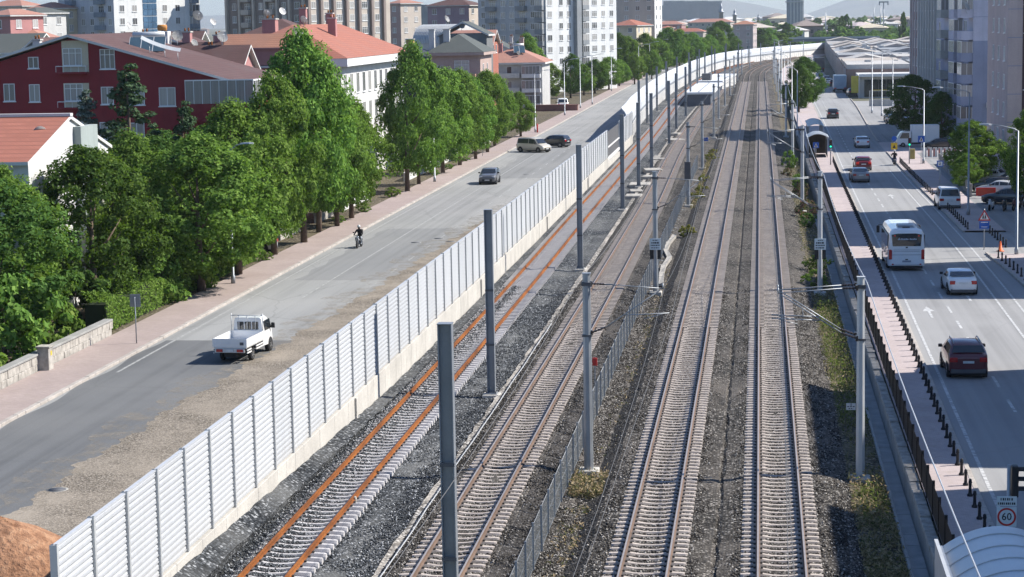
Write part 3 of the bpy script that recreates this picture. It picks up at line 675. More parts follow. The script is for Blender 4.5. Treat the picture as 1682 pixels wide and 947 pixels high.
MESHM = meshmat()
m = MB(); m.box(-.035,.035,-.03,.03,-.9,1.0); m.tube((-.02,0,-.6),(.4,.5,-.72),.02,.02,5); FP = m.mesh('post', [GALV])
ys = [56+2.42*k for k in range(80)]
for y in ys: 
    p = link('post', FP, t, (RND.uniform(-.02,.02)-(.03*max(0, y-187)/60), y-56, 0)); p.rotation_euler = (RND.uniform(-.02,.02), RND.uniform(-.02,.02), 0)
m = MB()
for a, b in zip(ys[:-1], ys[1:]): m.face([(-.02,a-56+.03,-.62),(-.02,b-56-.03,-.62),(-.02,b-56-.03,.86),(-.02,a-56+.03,.86)])
m.build('wire_netting', MESHM, t)
m = MB()
for z in (-.55, .15, .86): m.tube((-.03,0,z),(-.03,ys[-1]-56,z),.010,.010,4)
m.build('strand', GALV, t)

# ------------------------------------------------------------------ channel, retaining wall, picket fence, bollards
t = empty('drainage_channel', (5.0, 56, 0), 0, 'open concrete drainage channel running between the tracks and the pink pavement', 'drainage channel')
m = MB()
for k in range(70):
    y = k*2.0; j = RND.uniform(-.01,.01)
    m.box(-.24,-.12,y+.01,y+1.99,-1.3,-.62+j,0,.01)
m.build('side_slab', CONC_D, t)
m = MB()
for k in range(94): m.box(-.12,.46,k*1.5+.006,k*1.5+1.494,-1.5,-.98+RND.uniform(-.012,.012),0,.008)
m.build('channel_floor', plain('channel_concrete', (.42,.43,.42), .9, 0, .18, 1.2, .25), t)
t = empty('retaining_wall', (5.55, 56, 0), 0, 'low stone-capped retaining wall holding up the street pavement beside the channel', 'retaining wall')
m = MB(); m.box(-.08,.26,0,330,-1.6,-.12); m.build('wall', CONC_D, t)
m = MB(); y = 0.0
while y < 200:
    l = RND.uniform(.7,1.6); m.box(-.11+RND.uniform(-.02,.02),.27,y+.01,y+l-.015,-.118,.08+RND.uniform(-.05,.06),0,.02); y += l
m.build('coping', STONE, t)
FENCE = plain('picket_dark_brown', (.020,.014,.012), .6, 0, .3, 2, .1)
t = empty('picket_fence', (5.88, 56, 0), 0, 'dark metal picket fence with pointed tops along the track side of the pink pavement', 'fence')
m = MB()
for k in range(20):
    y = k*.125+.02; m.prism([(-.011,.08),(.011,.08),(.011,1.12),(0,1.22),(-.011,1.12)], 'y', y, y+.085)
for z in (.25, .95): m.box(.012,.045,0,2.5,z,z+.05)
pm = m.mesh('picket_panel', [FENCE]); m = MB(); m.box(-.04,.06,-.04,.04,-.1,1.32); qm = m.mesh('post', [FENCE])
for k in range(88):
    x = .95*0+ (RL(56+k*2.5)-7.8)*.35
    link('picket_panel', pm, t, (x, k*2.5, RND.uniform(-.015,.015)), -math.atan((RL(60+k*2.5)-RL(56+k*2.5))*.35/4)); link('post', qm, t, (x, k*2.5, 0))
m = MB(); m.lathe([(.13,0),(.13,.06),(.085,.10),(.075,.16),(.062,.44),(.085,.47),(.085,.51),(.07,.54),(.075,.58),(.04,.62)], 12)
BO = m.mesh('bollard', [BLACK])
def bollard(x, y, label, group, z=.13): return tag(link('bollard', BO, None, (x, y, z), RND.uniform(0,6), (.8,.8,RND.uniform(.96,1.04))), label, 'bollard', group)
y = 63.5
while y < 246: bollard(RL(y)-.42, y, 'black bollard in the long row along the near kerb of the right-hand street', 'bollards along the pink pavement'); y += 1.72
y = 72.0
while y < 149: bollard(RR(y)+.42, y, 'black bollard on the far kerb of the street, opposite the bus', 'bollards on the near part of the far pavement'); y += 1.75
for y in steps(167, 184, 1.7): bollard(RR(y)+.5, y, 'black bollard on the far kerb beside the parked white van', 'bollards beside the parked white van')
for y in steps(155, 165, 1.8): bollard(RR(y)+2.0, y, 'black bollard near the triangular warning sign', 'bollards near the triangular sign', .02)
for y in steps(199, 243, 1.75): bollard(RR(y)+.45, y, 'small black bollard on the far kerb near the traffic light', 'bollards near the far traffic light')

# ------------------------------------------------------------------ lamps
def lamp(x, y, h, ang, label, group, arm=2.2, double=False, z=.12, r=.09, col=None):
    t = empty('street_lamp', (x, y, z), ang, label, 'street lamp', group)
    m = MB(); m.lathe([(r*1.7,0),(r*1.7,.5),(r*1.1,.55),(r*.62,h)], 10); m.build('pole', col or GALV, t)
    for s in ((1, -1) if double else (1,)):
        m = MB(); m.path([(0,0,h-.05),(s*.25,0,h+.12),(s*arm*.6,0,h+.35),(s*arm,0,h+.45)], [r*.55,r*.5,r*.4,r*.35], 7); m.build('arm', col or GALV, t)
        m = MB(); b = s*arm
        m.loft([[(b+s*q, -w, h+.45+z0-.05),(b+s*q, w, h+.45+z0-.05),(b+s*q, w*.8, h+.45+z0+.05),(b+s*q,-w*.8,h+.45+z0+.05)] for q, w, z0 in ((-.1,.07,0),(.15,.16,.03),(.55,.15,.04),(.8,.06,.02))], 0)
        m.build('lamp_head', GALV_L, t)
    return t
GL = 'street lamps along the left pavement'
lamp(-35.1, 134.5, 8.9, 0, 'grey street lamp among the big trees, its head over the pavement', GL, .9, col=GALV_D)
m_ = lamp(-35.0, 82.0, 9.6, 0, 'street lamp whose head shows at the left border before the dark trees', GL, 1.7)
lamp(-34.9, 220.6, 5.4, PI, 'short grey lamp post between the trees near the oncoming dark car', GL, .7)
lamp(-34.3, 316.9, 9.0, 0, 'street lamp in front of the pale balcony house', GL, 1.6)
for y, x, lb in ((372,-34.9,'slim street lamp beside the parked white minibus'),(401.6,-34.6,'street lamp just behind the parked white minibus'),(418,-33.6,'street lamp where the trees begin on the far left pavement'),(493,-35.0,'street lamp against the row of bushy trees')):
    lamp(x, y, 9.6, 0, lb, GL, 1.7)
for y in (545, 600, 660): lamp(-31.5, y, 9.8, 0, 'far street lamp against the dark row of trees', GL, 1.9)
GS = 'street lamps on the far pavement of the street'
lamp(18.1, 149.6, 8.9, PI, 'tall grey street lamp at the right border by the orange cone', GS, 1.9, z=.01)
lamp(17.6, 179.1, 10.4, PI, 'tall street lamp behind the parked white van', GS, 2.3)
lamp(18.6, 241.2, 8.4, PI, 'street lamp by the blue crossing sign in front of the dark tree', GS, 2.2)
lamp(19.5, 369, 11, PI, 'slim dark lamp post by the glass-fronted shop', GS, 1.5, z=.01)
lamp(20.5, 357, 10.6, 0, 'slim lamp post standing right of the shop forecourt', GS, 1.5, z=.01)
lamp(23.0, 368, 9.4, PI, 'slim white lamp post on the shop forecourt', GS, .6, z=.01)
for y in (300, 350, 400, 455, 510, 570, 640): lamp(5.3+cx(y), y, 9.5, PI, 'far lamp post behind the channel-side poles', 'far lamp posts beside the tracks', .8, z=-.1, r=.08, col=GALV_L)
# ------------------------------------------------------------------ building kit
def render(name, col, var=.09, fine=.12):
    if name in MATS: return MATS[name]
    k = N(name); c = k.mix(k.ramp(k.noise(.35, 4), [(.3, 0.0), (.7, 1.0)]), tuple(x*(1-var) for x in col), tuple(min(1, x*(1+var)) for x in col))
    c = k.mix(k.ramp(k.noise(1.0, 5, k.scaled(1.6, 1.6, .10)), [(.5, 0.0), (.78, .42)]), c, tuple(x*.62+.012 for x in col))
    c = k.mix(k.ramp(k.noise(6, 3), [(.35, fine), (.6, 0.0)]), c, tuple(x*.5 for x in col))
    MATS[name] = k.bsdf(c, .9, 0, None, .2); return MATS[name]
def tiles(name, col, zs=5.0, var=.22):
    k = N(name); x = k.xyz(); z = k.math('MULTIPLY', x[2], zs)
    f = k.math('FRACT', z); c = k.mix(k.ramp(f, [(0, .9), (.22, .15), (.4, 0.0), (1, 0.0)]), col, tuple(v*.30 for v in col))
    u = k.math('FRACT', k.math('MULTIPLY', k.math('ADD', x[0], x[1]), 3.3)); c = k.mix(k.ramp(u, [(0, .45), (.2, 0.0), (1, 0.0)]), c, tuple(v*.5 for v in col))
    c = k.mix(k.ramp(k.noise(.9, 5), [(.35, 0.0), (.7, 1.0)]), c, tuple(v*(1-var) for v in col)); c = k.mix(k.ramp(k.noise(.22, 4), [(.5, 0.0), (.72, .5)]), c, tuple(v*.6+.05 for v in col))
    return k.bsdf(c, .85)
T_RED = tiles('roof_red_tile', (.36,.135,.09)); T_PINK = tiles('roof_faded_tile', (.40,.20,.15)); T_MAROON = tiles('roof_maroon', (.115,.060,.054), 6, .25)
T_GREEN = tiles('roof_green_grey', (.085,.095,.088), 7, .15); T_ORANGE = tiles('roof_orange', (.40,.19,.12))
PVC = plain('window_pvc', (.74,.74,.73), .45, 0, .04, 1)
WF = {}
def win_mesh(w, h, style):
    key = (round(w,2), round(h,2), style)
    if key in WF: return WF[key]
    t = .06 if style != 'wide' else .07; f = MB(); d = .05
    f.box(-w/2,-w/2+t,-d,.02,0,h); f.box(w/2-t,w/2,-d,.02,0,h); f.box(-w/2+t,w/2-t,-d,.02,0,t); f.box(-w/2+t,w/2-t,-d,.02,h-t,h)
    n = {'one':0,'two':1,'three':2,'wide':3,'door':1}[style]
    for i in range(n):
        u = -w/2+(i+1)*w/(n+1); f.box(u-t/2,u+t/2,-d+.004,.02,t,h-t)
    if style in ('three', 'door'): f.box(-w/2+t,w/2-t,-d+.008,.02,h*.70,h*.70+t*.8)
    f.box(-w/2-.08,w/2+.08,-.12,.02,-.09,-.005)
    g = MB(); g.box(-w/2+t*.6,w/2-t*.6,-.022,.012,t*.6,h-t*.6)
    WF[key] = (f.mesh('window', [PVC]), g.mesh('pane', [WGLASS])); return WF[key]
def window(b, face, u, z, w, h, style='two', off=0.0):
    """face: ('y', y0) looks along -Y, ('x', x0) along +X, ('X', x0) along -X (local to the building b)"""
    fm, gm = win_mesh(w, h, style); k, p = face
    loc, rz = {'y': ((u, p-off, z), 0), 'x': ((p+off, u, z), PI/2), 'X': ((p-off, u, z), -PI/2), 'Y': ((u, p+off, z), PI)}[k]
    o = link('window', fm, b, loc, rz); link('pane', gm, o); return o
def gable(m, x0, x1, y0, y1, z, h, axis='y', ov=.5, t=.16, mi=0, fi=1):
    """solid gable roof; its ridge runs along the axis"""
    if axis == 'y':
        c = (x0+x1)/2; s = h/((x1-x0)/2)
        poly = [(x0-ov, z-ov*s), (c, z+h), (x1+ov, z-ov*s), (x1+ov, z-ov*s-t), (c, z+h-t*1.05), (x0-ov, z-ov*s-t)]
        r0 = [(u, y0-ov, w) for u, w in poly]; r1 = [(u, y1+ov, w) for u, w in poly]
    else:
        c = (y0+y1)/2; s = h/((y1-y0)/2)
        poly = [(y0-ov, z-ov*s), (c, z+h), (y1+ov, z-ov*s), (y1+ov, z-ov*s-t), (c, z+h-t*1.05), (y0-ov, z-ov*s-t)]
        r0 = [(x0-ov, u, w) for u, w in poly]; r1 = [(x1+ov, u, w) for u, w in poly]
    for i in range(6):
        j = (i+1) % 6; f = [r0[i], r0[j], r1[j], r1[i]]
        m.face(f if axis == 'x' else f[::-1], mi if i in (0, 1) else fi)
    m.face(r0, fi); m.face(r1[::-1], fi)
def hip(m, x0, x1, y0, y1, z, h, ov=.6, t=.25, mi=0, fi=1):
    X0, X1, Y0, Y1 = x0-ov, x1+ov, y0-ov, y1+ov; d = min(X1-X0, Y1-Y0)/2
    m.box(X0, X1, Y0, Y1, z-t, z, fi)
    A, B = ((X0+d, (Y0+Y1)/2, z+h), (X1-d, (Y0+Y1)/2, z+h)) if X1-X0 > Y1-Y0 else (((X0+X1)/2, Y0+d, z+h), ((X0+X1)/2, Y1-d, z+h))
    q = z+.003; c = [(X0-.04,Y0-.04,q),(X1+.04,Y0-.04,q),(X1+.04,Y1+.04,q),(X0-.04,Y1+.04,q)]
    if X1-X0 > Y1-Y0:
        m.face([c[0],c[1],B,A], mi); m.face([c[1],c[2],B], mi); m.face([c[2],c[3],A,B], mi); m.face([c[3],c[0],A], mi)
    else:
        m.face([c[0],c[1],A], mi); m.face([c[1],c[2],B,A], mi); m.face([c[2],c[3],B], mi); m.face([c[3],c[0],A,B], mi)
def chimney(b, x, y, z, h, w=.6, mt=None, pots=True):
    m = MB(); m.box(-w/2,w/2,-w/2,w/2,0,h,0,.03); m.box(-w/2-.08,w/2+.08,-w/2-.08,w/2+.08,h+.002,h+.14,1)
    if pots: m.lathe([(.1,h+.142),(.09,h+.45)], 7, 2, True, (-w*.2,0,0)); m.lathe([(.1,h+.142),(.09,h+.5)], 7, 2, True, (w*.22,0,0))
    return m.build('chimney', [mt or STONE, CONC, RUST], b, (x, y, z))
DISH = MB(); _r = [[(r*math.cos(2*PI*i/14), -q, r*math.sin(2*PI*i/14)) for i in range(14)] for r, q in ((.02,0),(.3,.035),(.5,.11),(.62,.19))]
DISH.loft([x[::-1] for x in _r], 0, True, False, True); DISH.loft(_r, 0, False, False, True); DISH.tube((0,-.15,-.55),(0,-.55,.02),.018,.018,4,1); DISH.tube((0,.02,0),(0,.25,-.15),.03,.03,5,1); DISH.tube((0,.25,-.9),(0,.25,-.1),.035,.035,5,1); DISH.box(-.05,.05,-.62,-.5,-.02,.08,1)
DISH = DISH.mesh('satellite_dish', [WHITE_D, GALV])
def dish(x, y, z, label, s=1.0, rz=None):
    o = tag(link('satellite_dish', DISH, None, (x, y, z+.95*s), RND.uniform(.5,1.35) if rz is None else rz, (s,s,s)), label, 'satellite dish', 'satellite dishes on the roofs'); o.rotation_euler.x = -.45; return o
def solar(x, y, z, label, rz=0.0, n=2):
    t = empty('solar_heater', (x, y, z), rz, label, 'solar heater', 'solar water heaters on the roofs')
    m = MB(); m.X = Matrix.Rotation(R(40), 4, 'X')
    for i in range(n): m.box(i*1.1-n*.55+.04, i*1.1-n*.55+1.06, 0, 2.0, .0, .08, 0)
    m.build('collector', plain('solar_blue', (.06,.10,.13), .15, .2, .1, 2, coat=.6), t)
    m = MB(); m.X = Matrix.Rotation(R(40), 4, 'X')
    for i in range(n): 
        a = i*1.1-n*.55
        m.box(a, a+.036, -.02, 2.02, -.02, .10); m.box(a+1.064, a+1.1, -.02, 2.02, -.02, .10); m.box(a+.04, a+1.06, 2.0, 2.03, -.02, .1)
    m.X = None
    for s in (-n*.5, n*.5): m.tube((s,1.55,0),(s,1.55,1.3),.025,.025,5); m.tube((s,0,0),(s,1.55,0),.02,.02,5)
    m.build('stand', GALV_L, t)
    m = MB(); m.X = Matrix.Translation((0,1.85,1.55)) @ Matrix.Rotation(PI/2, 4, 'Y'); m.lathe([(.05,-n*.5),(.27,-n*.48),(.27,n*.48),(.05,n*.5)], 12); m.build('tank', GALV_L, t)
    return t
def balcony(b, face, u, z, w, d, hp, mat, rail=False, glazed=False, gh=1.5):
    k, p = face
    rz = {'y': 0, 'x': PI/2, 'X': -PI/2}[k]; loc = {'y': (u, p, z), 'x': (p, u, z), 'X': (p, u, z)}[k]
    m = MB(); m.box(-w/2,w/2,-d,.02,-.16,0)
    if rail:
        m.box(-w/2,w/2,-d,-d+.04,hp-.06,hp,1); m.box(-w/2,-w/2+.04,-d+.04,0,hp-.06,hp,1); m.box(w/2-.04,w/2,-d+.04,0,hp-.06,hp,1)
        n = max(2, int(w/.6))
        for i in range(n+1): m.box(-w/2+i*(w-.03)/n,-w/2+i*(w-.03)/n+.03,-d+.003,-d+.033,.002,hp-.06,1)
    else:
        m.box(-w/2,w/2,-d,-d+.12,.002,hp); m.box(-w/2,-w/2+.12,-d+.12,0,.002,hp); m.box(w/2-.12,w/2,-d+.12,0,.002,hp)
    o = m.build('balcony', [mat, PVC], b, loc, rz)
    if glazed:
        m = MB(); n = max(2, int(w/.7))
        for i in range(n+1): q = -w/2+.01+i*(w-.08)/n; m.box(q, q+.05, -d+.01, -d+.07, hp+.002, hp+gh)
        m.box(-w/2,w/2,-d,-d+.1,hp+gh+.002,hp+gh+.10); 
        for s in (-w/2+.005, w/2-.065):
            for q in (-d*.5, -.06): m.box(s, s+.06, q, q+.05, hp+.002, hp+gh)
        o2 = m.build('glazing_frame', [PVC], o)
        m = MB(); m.box(-w/2+.03,w/2-.03,-d+.03,-.01,hp+.001,hp+gh); m.build('pane', [WGLASS], o)
    return o
def block(b, x0, x1, y0, y1, z0, z1, mt, name='wall'):
    m = MB(); m.box(x0, x1, y0, y1, z0, z1); return m.build(name, mt, b)

# ------------------------------------------------------------------ left: dark red house
RED = render('red_render', (.25,.034,.041), .10, .15); CREAM = render('cream_render', (.58,.51,.38)); PINK = render('pink_render', (.40,.20,.19)); GREYR = render('grey_render', (.33,.335,.33))
OX, OY = -60.4, 179.0
b = empty('red_house', (OX, OY, 0), 0, 'large dark red house with white windows and a wide gabled roof behind the trees', 'house', 'houses behind the left trees')
def L(px, py, Y=OY, ox=OX): p = at(px, py, Y); return p.x-ox, p.z
m = MB(); m.prism([(-15,0),(14.2,0),(14.2,12.35),(0,16.45),(-15,12.05)], 'y', 0, 17); m.build('wall', RED, b)
m = MB(); gable(m, -15, 14.2, 0, 17, 12.55, 4.18, 'y', .55, .22); m.build('roof', [T_MAROON, WHITE_D], b)
for a, c, st in (((47,112),(63,93),'two'),((165,113),(188,80),'three'),((7,166),(24,137),'two'),((49,167),(65,138),'two'),((167,171),(186,142),'two'),((213,172),(237,142),'two'),((262,174),(288,143),'two'),((165,228),(188,200),'two'),((213,230),(237,201),'two')):
    (u0, z0), (u1, z1) = L(*a), L(*c); window(b, ('y', 0), (u0+u1)/2, z0, u1-u0, z1-z0, st)
for (p0, p1) in (((103,119),(144,64)),((106,177),(146,134)),((108,236),(147,196))):
    (u0, z0), (u1, z1) = L(*p0), L(*p1)
    block(b, u0, u1, -.035, .02, z0, z1-.1, CREAM, 'cream_panel')
    window(b, ('y', 0), (u0+u1)/2-.25, z0+.6, (u1-u0)*.72, 1.55, 'three', .036)
    balcony(b, ('y', 0), (u0+u1)/2-.2, z0+.05, (u1-u0)+.35, .75, .55, RED, True)
(u0, z0), (u1, z1) = L(310,180), L(384,136)
block(b, u0+.05, 14.2+2.2, -1.0, 3.6, z0-1.0, z0-.05, RED, 'bay_base')
balcony(b, ('y', 0), (u0+16.4)/2, z0, 16.4-u0, 1.05, .55, RED, False, True, 2.0)
balcony(b, ('x', 14.2), 1.3, z0, 4.6, 2.2, .5, RED, False, True, 2.0)
block(b, 14.2, 15.9, .5, 3.4, 0, z0-1.1, CREAM, 'ground_floor_wall')
chimney(b, -5.5, 6, 14.4, 1.8, .7, WHITE_D); chimney(b, -12.0, 12, 12.8, 2.4, .7, WHITE_D); chimney(b, 3.5, 10, 15, 1.6, .9, WHITE_D)
p = at(248, 85, 186); solar(p.x, 184.5, 15.0, 'triple blue solar panels standing on the red house roof', R(8), 3)
# the parabolic trough beside it
m = MB(); rr = []
for i in range(9): a = i/8; rr.append([(-1.9+a*3.6, 0-.15, 1.6-1.9*a+.7*a*a), (-1.9+a*3.6, .25, 1.9-1.9*a+.7*a*a)])
m.loft(rr, 0, False, False, False, False)
for q in (-1.2,.2,1.4): m.tube((q,.1,.8-q*.35),(q,.3,-.9),.03,.03,5,1)
tag(m.build('curved_reflector', [GALV_L, GALV], loc=(-53.4, 182.4, 14.6)), 'long curved silvery reflector in front of the solar panels', 'reflector')

# pink house right behind
b = empty('pink_house', (-61.1, 198, 0), 0, 'pink house with a dark maroon roof and tall white windows, right behind the red house', 'house', 'houses behind the left trees')
block(b, 0, 10.3, 0, 7.6, 0, 12.9, [GREYR]); block(b, 10.301, 10.6, 0, 7.6, 0, 12.9, PINK, 'pink_gable_wall')
m = MB(); m.prism([(0,12.7),(7.6,12.7),(3.8,15.1)], 'x', 10.3, 10.62); m.build('gable', PINK, b)
m = MB(); gable(m, 0, 10.6, 0, 7.6, 12.85, 2.5, 'x', .5, .2); m.build('roof', [T_MAROON, WHITE_D], b)
window(b, ('x', 10.6), 2.0, 10.6, 1.5, 2.5, 'three', .02); window(b, ('x', 10.6), 5.4, 10.6, 1.5, 2.5, 'three', .02); window(b, ('x', 10.6), 2.0, 7.2, 1.5, 2.0, 'three', .02); window(b, ('x', 10.6), 5.4, 7.2, 1.5, 2.0, 'three', .02)
chimney(b, 2.0, 5, 14, 1.9, .8, PINK); chimney(b, 6.5, 5.5, 13.6, 1.6, .7, PINK)
block(b, -4.5, 1.0, 2, 7, 0, 15.0, [CREAM], 'roof_room'); m = MB(); hip(m, -4.5, 1.0, 2, 7, 15.1, .9); m.build('roof', [T_MAROON, WHITE_D], b)
b = empty('rose_house', (-61.0, 209.6, 0), 0, 'rose coloured house with orange tile dormers behind the pink one', 'house', 'houses behind the left trees')
block(b, 0, 13, 0, 5.2, 0, 13.3, [PINK])
m = MB(); gable(m, 0, 13, 0, 5.2, 13.4, 2.2, 'x', .4, .2); m.build('roof', [T_MAROON, WHITE_D], b)
block(b, 6.5, 12.4, -.3, 3, 12.8, 15.1, PINK, 'dormer'); m = MB(); gable(m, 6.5, 12.4, -.3, 3, 15.15, 1.2, 'x', .3, .16); m.build('dormer_roof', [T_ORANGE, PINK], b)
chimney(b, 1.5, 3, 15, 1.6, .9, PINK); chimney(b, 4.8, 3, 15, 1.2, .8, PINK)
# white house at the left border
b = empty('white_house', (-56.4, 116.5, 0), 0, 'white house with an old red tile roof at the left border', 'house', 'houses behind the left trees')
m = MB(); m.prism([(0,0),(15,0),(15,9.5),(7.5,11.7),(0,9.5)], 'x', 0, 14.0); m.build('wall', WHITE_D, b)
m = MB(); gable(m, 0, 13.7, 0, 15, 9.75, 2.2, 'x', .45, .2); m.build('roof', [T_RED, WHITE_D], b)
block(b, 14.0, 14.5, 8.2, 11.5, 0, 11.2, render('grey_green', (.30,.335,.32)), 'side_wall')
m = MB(); m.box(-.3,14.2,7.25,7.75,11.9,12.08); m.build('ridge_cap', WHITE_D, b)
window(b, ('x', 14.0), 2.6, 7.0, .5, 1.6, 'one')
o = tag(link('satellite_dish', DISH, None, (-43.4, 121.6, 11.0), .3, (.7,)*3), 'rusty red satellite dish on the white house roof', 'satellite dish', 'satellite dishes on the roofs')
# white house with the red tile roof
b = empty('white_tiled_house', (-43.0, 215, 0), 0, 'white house under a broad red tile roof with a deep white eave', 'house', 'houses behind the left trees')
block(b, -14, -.9, .9, 40, 0, 12.8, WHITE_D)
m = MB(); m.box(-15,0,0,41,12.75,13.55,1); hip(m, -14.6, -.4, .4, 40.6, 13.6, 3.6, .4, .04); m.build('roof', [T_RED, WHITE], b)
for v in steps(3, 38, 3.5):
    window(b, ('x', -.9), v, 9.7, 1.5, 2.2, 'two'); window(b, ('x', -.9), v, 6.6, 1.5, 2.0, 'two')
for x, y, z, h, w in ((-11,12,15.2,2.6,1.5),(-9,20,16.6,2.4,.8),(-5.0,17,15.4,2.4,.9),(-8,30,16.6,1.8,.8)): chimney(b, x, y, z, h, w, PINK)
dish(-49.2, 219, 15.0, 'rusty orange satellite dish low on the broad red tile roof', 1.25)
# grey-green roofed house and balcony house
BROWNP = render('brown_pink', (.40,.305,.27)); ROSEB = render('rose_band', (.45,.235,.20)); GREYW = render('pale_grey', (.52,.51,.49))
b = empty('green_roofed_house', (-52.4, 330, 0), 0, 'brown-pink house with a dark grey-green hipped roof and twin chimneys', 'house', 'houses behind the left trees')
block(b, 0, 8.0, 0, 14, 0, 12.1, BROWNP)
m = MB(); hip(m, 0, 8.0, 0, 14, 12.3, 2.9, .7, .5); m.build('roof', [T_GREEN, BROWNP], b)
block(b, -1, 7, 16, 24, 0, 15.2, render('dark_grey', (.16,.165,.165)), 'rear_wing'); m = MB(); gable(m, -1, 7, 16, 24, 15.2, 2.0, 'y', .4, .3); m.build('rear_roof', [T_GREEN, GREYW], b)
block(b, -9, -1, 2, 20, 0, 11.2, render('black_roof_wall', (.05,.05,.055)), 'low_wing'); m = MB(); hip(m, -9, -1, 2, 20, 11.4, 1.8, .4); m.build('low_roof', [plain('black_felt', (.035,.036,.04), .6, 0, .2, .6), GREYR], b)
window(b, ('y', 0), 5.0, 8.6, 2.4, 2.4, 'door'); window(b, ('y', 0), 1.5, 8.9, 1.0, 1.3, 'two'); balcony(b, ('y', 0), 3.7, 7.9, 7.2, 1.1, .95, ROSEB, False)
window(b, ('x', 8.0), 3.5, 8.9, 1.2, 1.5, 'two'); window(b, ('x', 8.0), 8.5, 8.9, 1.2, 1.5, 'two'); window(b, ('y', 0), 5.0, 5.3, 2.0, 1.6, 'three')
chimney(b, -.2, 3, 12.6, 3.3, .9, GREYW, False); chimney(b, 2.3, 2.5, 12.6, 3.3, 1.0, GREYW, False); chimney(b, -4.6, 8, 12.4, 2.0, 1.2, render('ochre', (.42,.30,.10)), False)
b = empty('balcony_house', (-53.8, 400, 0), 0, 'three-storey pale house with long balconies and a faded red hipped roof', 'house', 'houses behind the left trees')
block(b, 0, 12.0, 0, 15, 0, 8.9, GREYW)
for v in steps(.8, 14.2, 1.9): block(b, 12.0, 12.05, v, v+.35, .3, 8.7, WHITE_D, 'pilaster')
m = MB(); hip(m, 0, 12.0, 0, 15, 9.1, 3.0, .7, .35); m.build('roof', [T_PINK, WHITE_D], b)
for z in (0.6, 3.5, 6.3):
    balcony(b, ('y', 0), 4.0, z, 7.4, 1.1, .8, GREYW, False); balcony(b, ('y', 0), 9.9, z, 3.6, 1.2, .6, WHITE, False, True, 1.5)
    window(b, ('y', 0), 2.0, z+.2, 1.9, 1.7, 'three'); window(b, ('y', 0), 5.6, z+.05, 1.0, 2.0, 'one')
chimney(b, 3.5, 4, 11, 1.9, .8, PINK); chimney(b, 7.4, 6, 11.4, 2.3, .9, BROWNP); chimney(b, 5.4, 6, 11.4, 2.6, .6, GREYW)
solar(-46.4, 402.5, 10.9, 'pair of blue solar panels on the faded roof of the balcony house', R(12), 2)
solar(-52.8, 404, 10.6, 'grey solar panels on the left of the balcony house roof', R(-20), 3)

# ------------------------------------------------------------------ apartment towers
def tower(name, label, loc, rz, w, d, nf, fh, wall_y, wall_x, cols_y, cols_x, group, z0=0.0, skip=0, top=None, accents=None):
    """w along local X (face -Y), d along local Y (face +X); cols: (position, width, kind)"""
    b = empty(name, loc, rz, label, 'apartment building', group); H = nf*fh
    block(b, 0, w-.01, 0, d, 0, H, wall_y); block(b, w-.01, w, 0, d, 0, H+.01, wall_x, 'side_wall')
    m = MB(); m.box(-.15, w+.15, -.15, d+.15, H+.02, H+.5); m.build('parapet', [GREYW], b)
    for f in range(skip, nf):
        z = f*fh+z0
        for face, cols in ((('y', 0), cols_y), (('x', w), cols_x)):
            for u, ww, kind in cols:
                if kind == 'w': window(b, face, u, z+.95, ww, 1.45, 'two')
                elif kind == 'W': window(b, face, u, z+.9, ww, 1.5, 'three')
                elif kind == 'd': window(b, face, u, z+.12, ww, 2.25, 'door')
                elif kind == 'b': balcony(b, face, u, z, ww, 1.1, .95, accents or wall_y); window(b, face, u, z+.12, ww*.7, 2.2, 'three')
                elif kind == 'g': balcony(b, face, u, z, ww, 1.0, .95, accents or wall_y, False, True, 1.4)
    return b
GT = 'apartment towers behind the left houses'
GREYT = render('tower_grey', (.46,.48,.49)); GREYT2 = render('tower_grey_dark', (.27,.285,.295)); WHT = render('tower_white_sunlit', (.70,.70,.68))
c_, s_ = math.cos(R(-38)), math.sin(R(-38))
# near corner of the tower at (-50.3, 493); local (w, 0) is that corner
def corner(x, y, w, rz): return (x-w*math.cos(rz), y-w*math.sin(rz), 0)
tower('grey_tower', 'tall pale grey apartment tower with balconies, one side in bright sun', corner(-50.4,493,23,R(-38)), R(-38), 23, 25, 12, 2.8, GREYT, WHT,  # sunlit side wall painted whiter than the shaded grey front
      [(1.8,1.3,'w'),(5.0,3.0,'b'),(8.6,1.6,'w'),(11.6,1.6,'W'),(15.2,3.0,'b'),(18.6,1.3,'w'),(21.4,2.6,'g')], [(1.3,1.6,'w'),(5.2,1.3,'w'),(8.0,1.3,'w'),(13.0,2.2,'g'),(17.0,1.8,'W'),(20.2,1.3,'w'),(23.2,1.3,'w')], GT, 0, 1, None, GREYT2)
b = bpy.context.scene.objects['grey_tower']; block(b, 23.001, 24.2, 9.6, 11.2, 0, 34, GREYT2, 'lift_shaft')
tower('white_blue_tower', 'white apartment block with a blue glazed stair strip, cut by the upper border', corner(-139.2,440,20,R(-35)), R(-35), 20, 24, 11, 2.8, render('tower_white_shaded', (.50,.50,.53)), WHT,  # front colour is the white wall with its shade painted in
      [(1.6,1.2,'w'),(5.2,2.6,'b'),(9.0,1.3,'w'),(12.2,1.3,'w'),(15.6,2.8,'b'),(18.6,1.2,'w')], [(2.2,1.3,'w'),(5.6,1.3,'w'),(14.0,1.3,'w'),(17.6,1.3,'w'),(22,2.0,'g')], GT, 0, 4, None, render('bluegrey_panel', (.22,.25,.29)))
b = bpy.context.scene.objects['white_blue_tower']
m = MB()
for f in range(4, 11):
    for i in range(3): m.box(-1.9+i*1.28,-1.9+i*1.28+1.2,-.1,.04,f*2.8+.1,f*2.8+1.35); m.box(-1.9+i*1.28,-1.9+i*1.28+1.2,-.1,.04,f*2.8+1.45,f*2.8+2.7)
o = m.build('stair_glazing', plain('blue_glass', (.09,.17,.27), .12, .1, .3, .5, coat=.5), b, (20.0, 9.8, 0), PI/2)
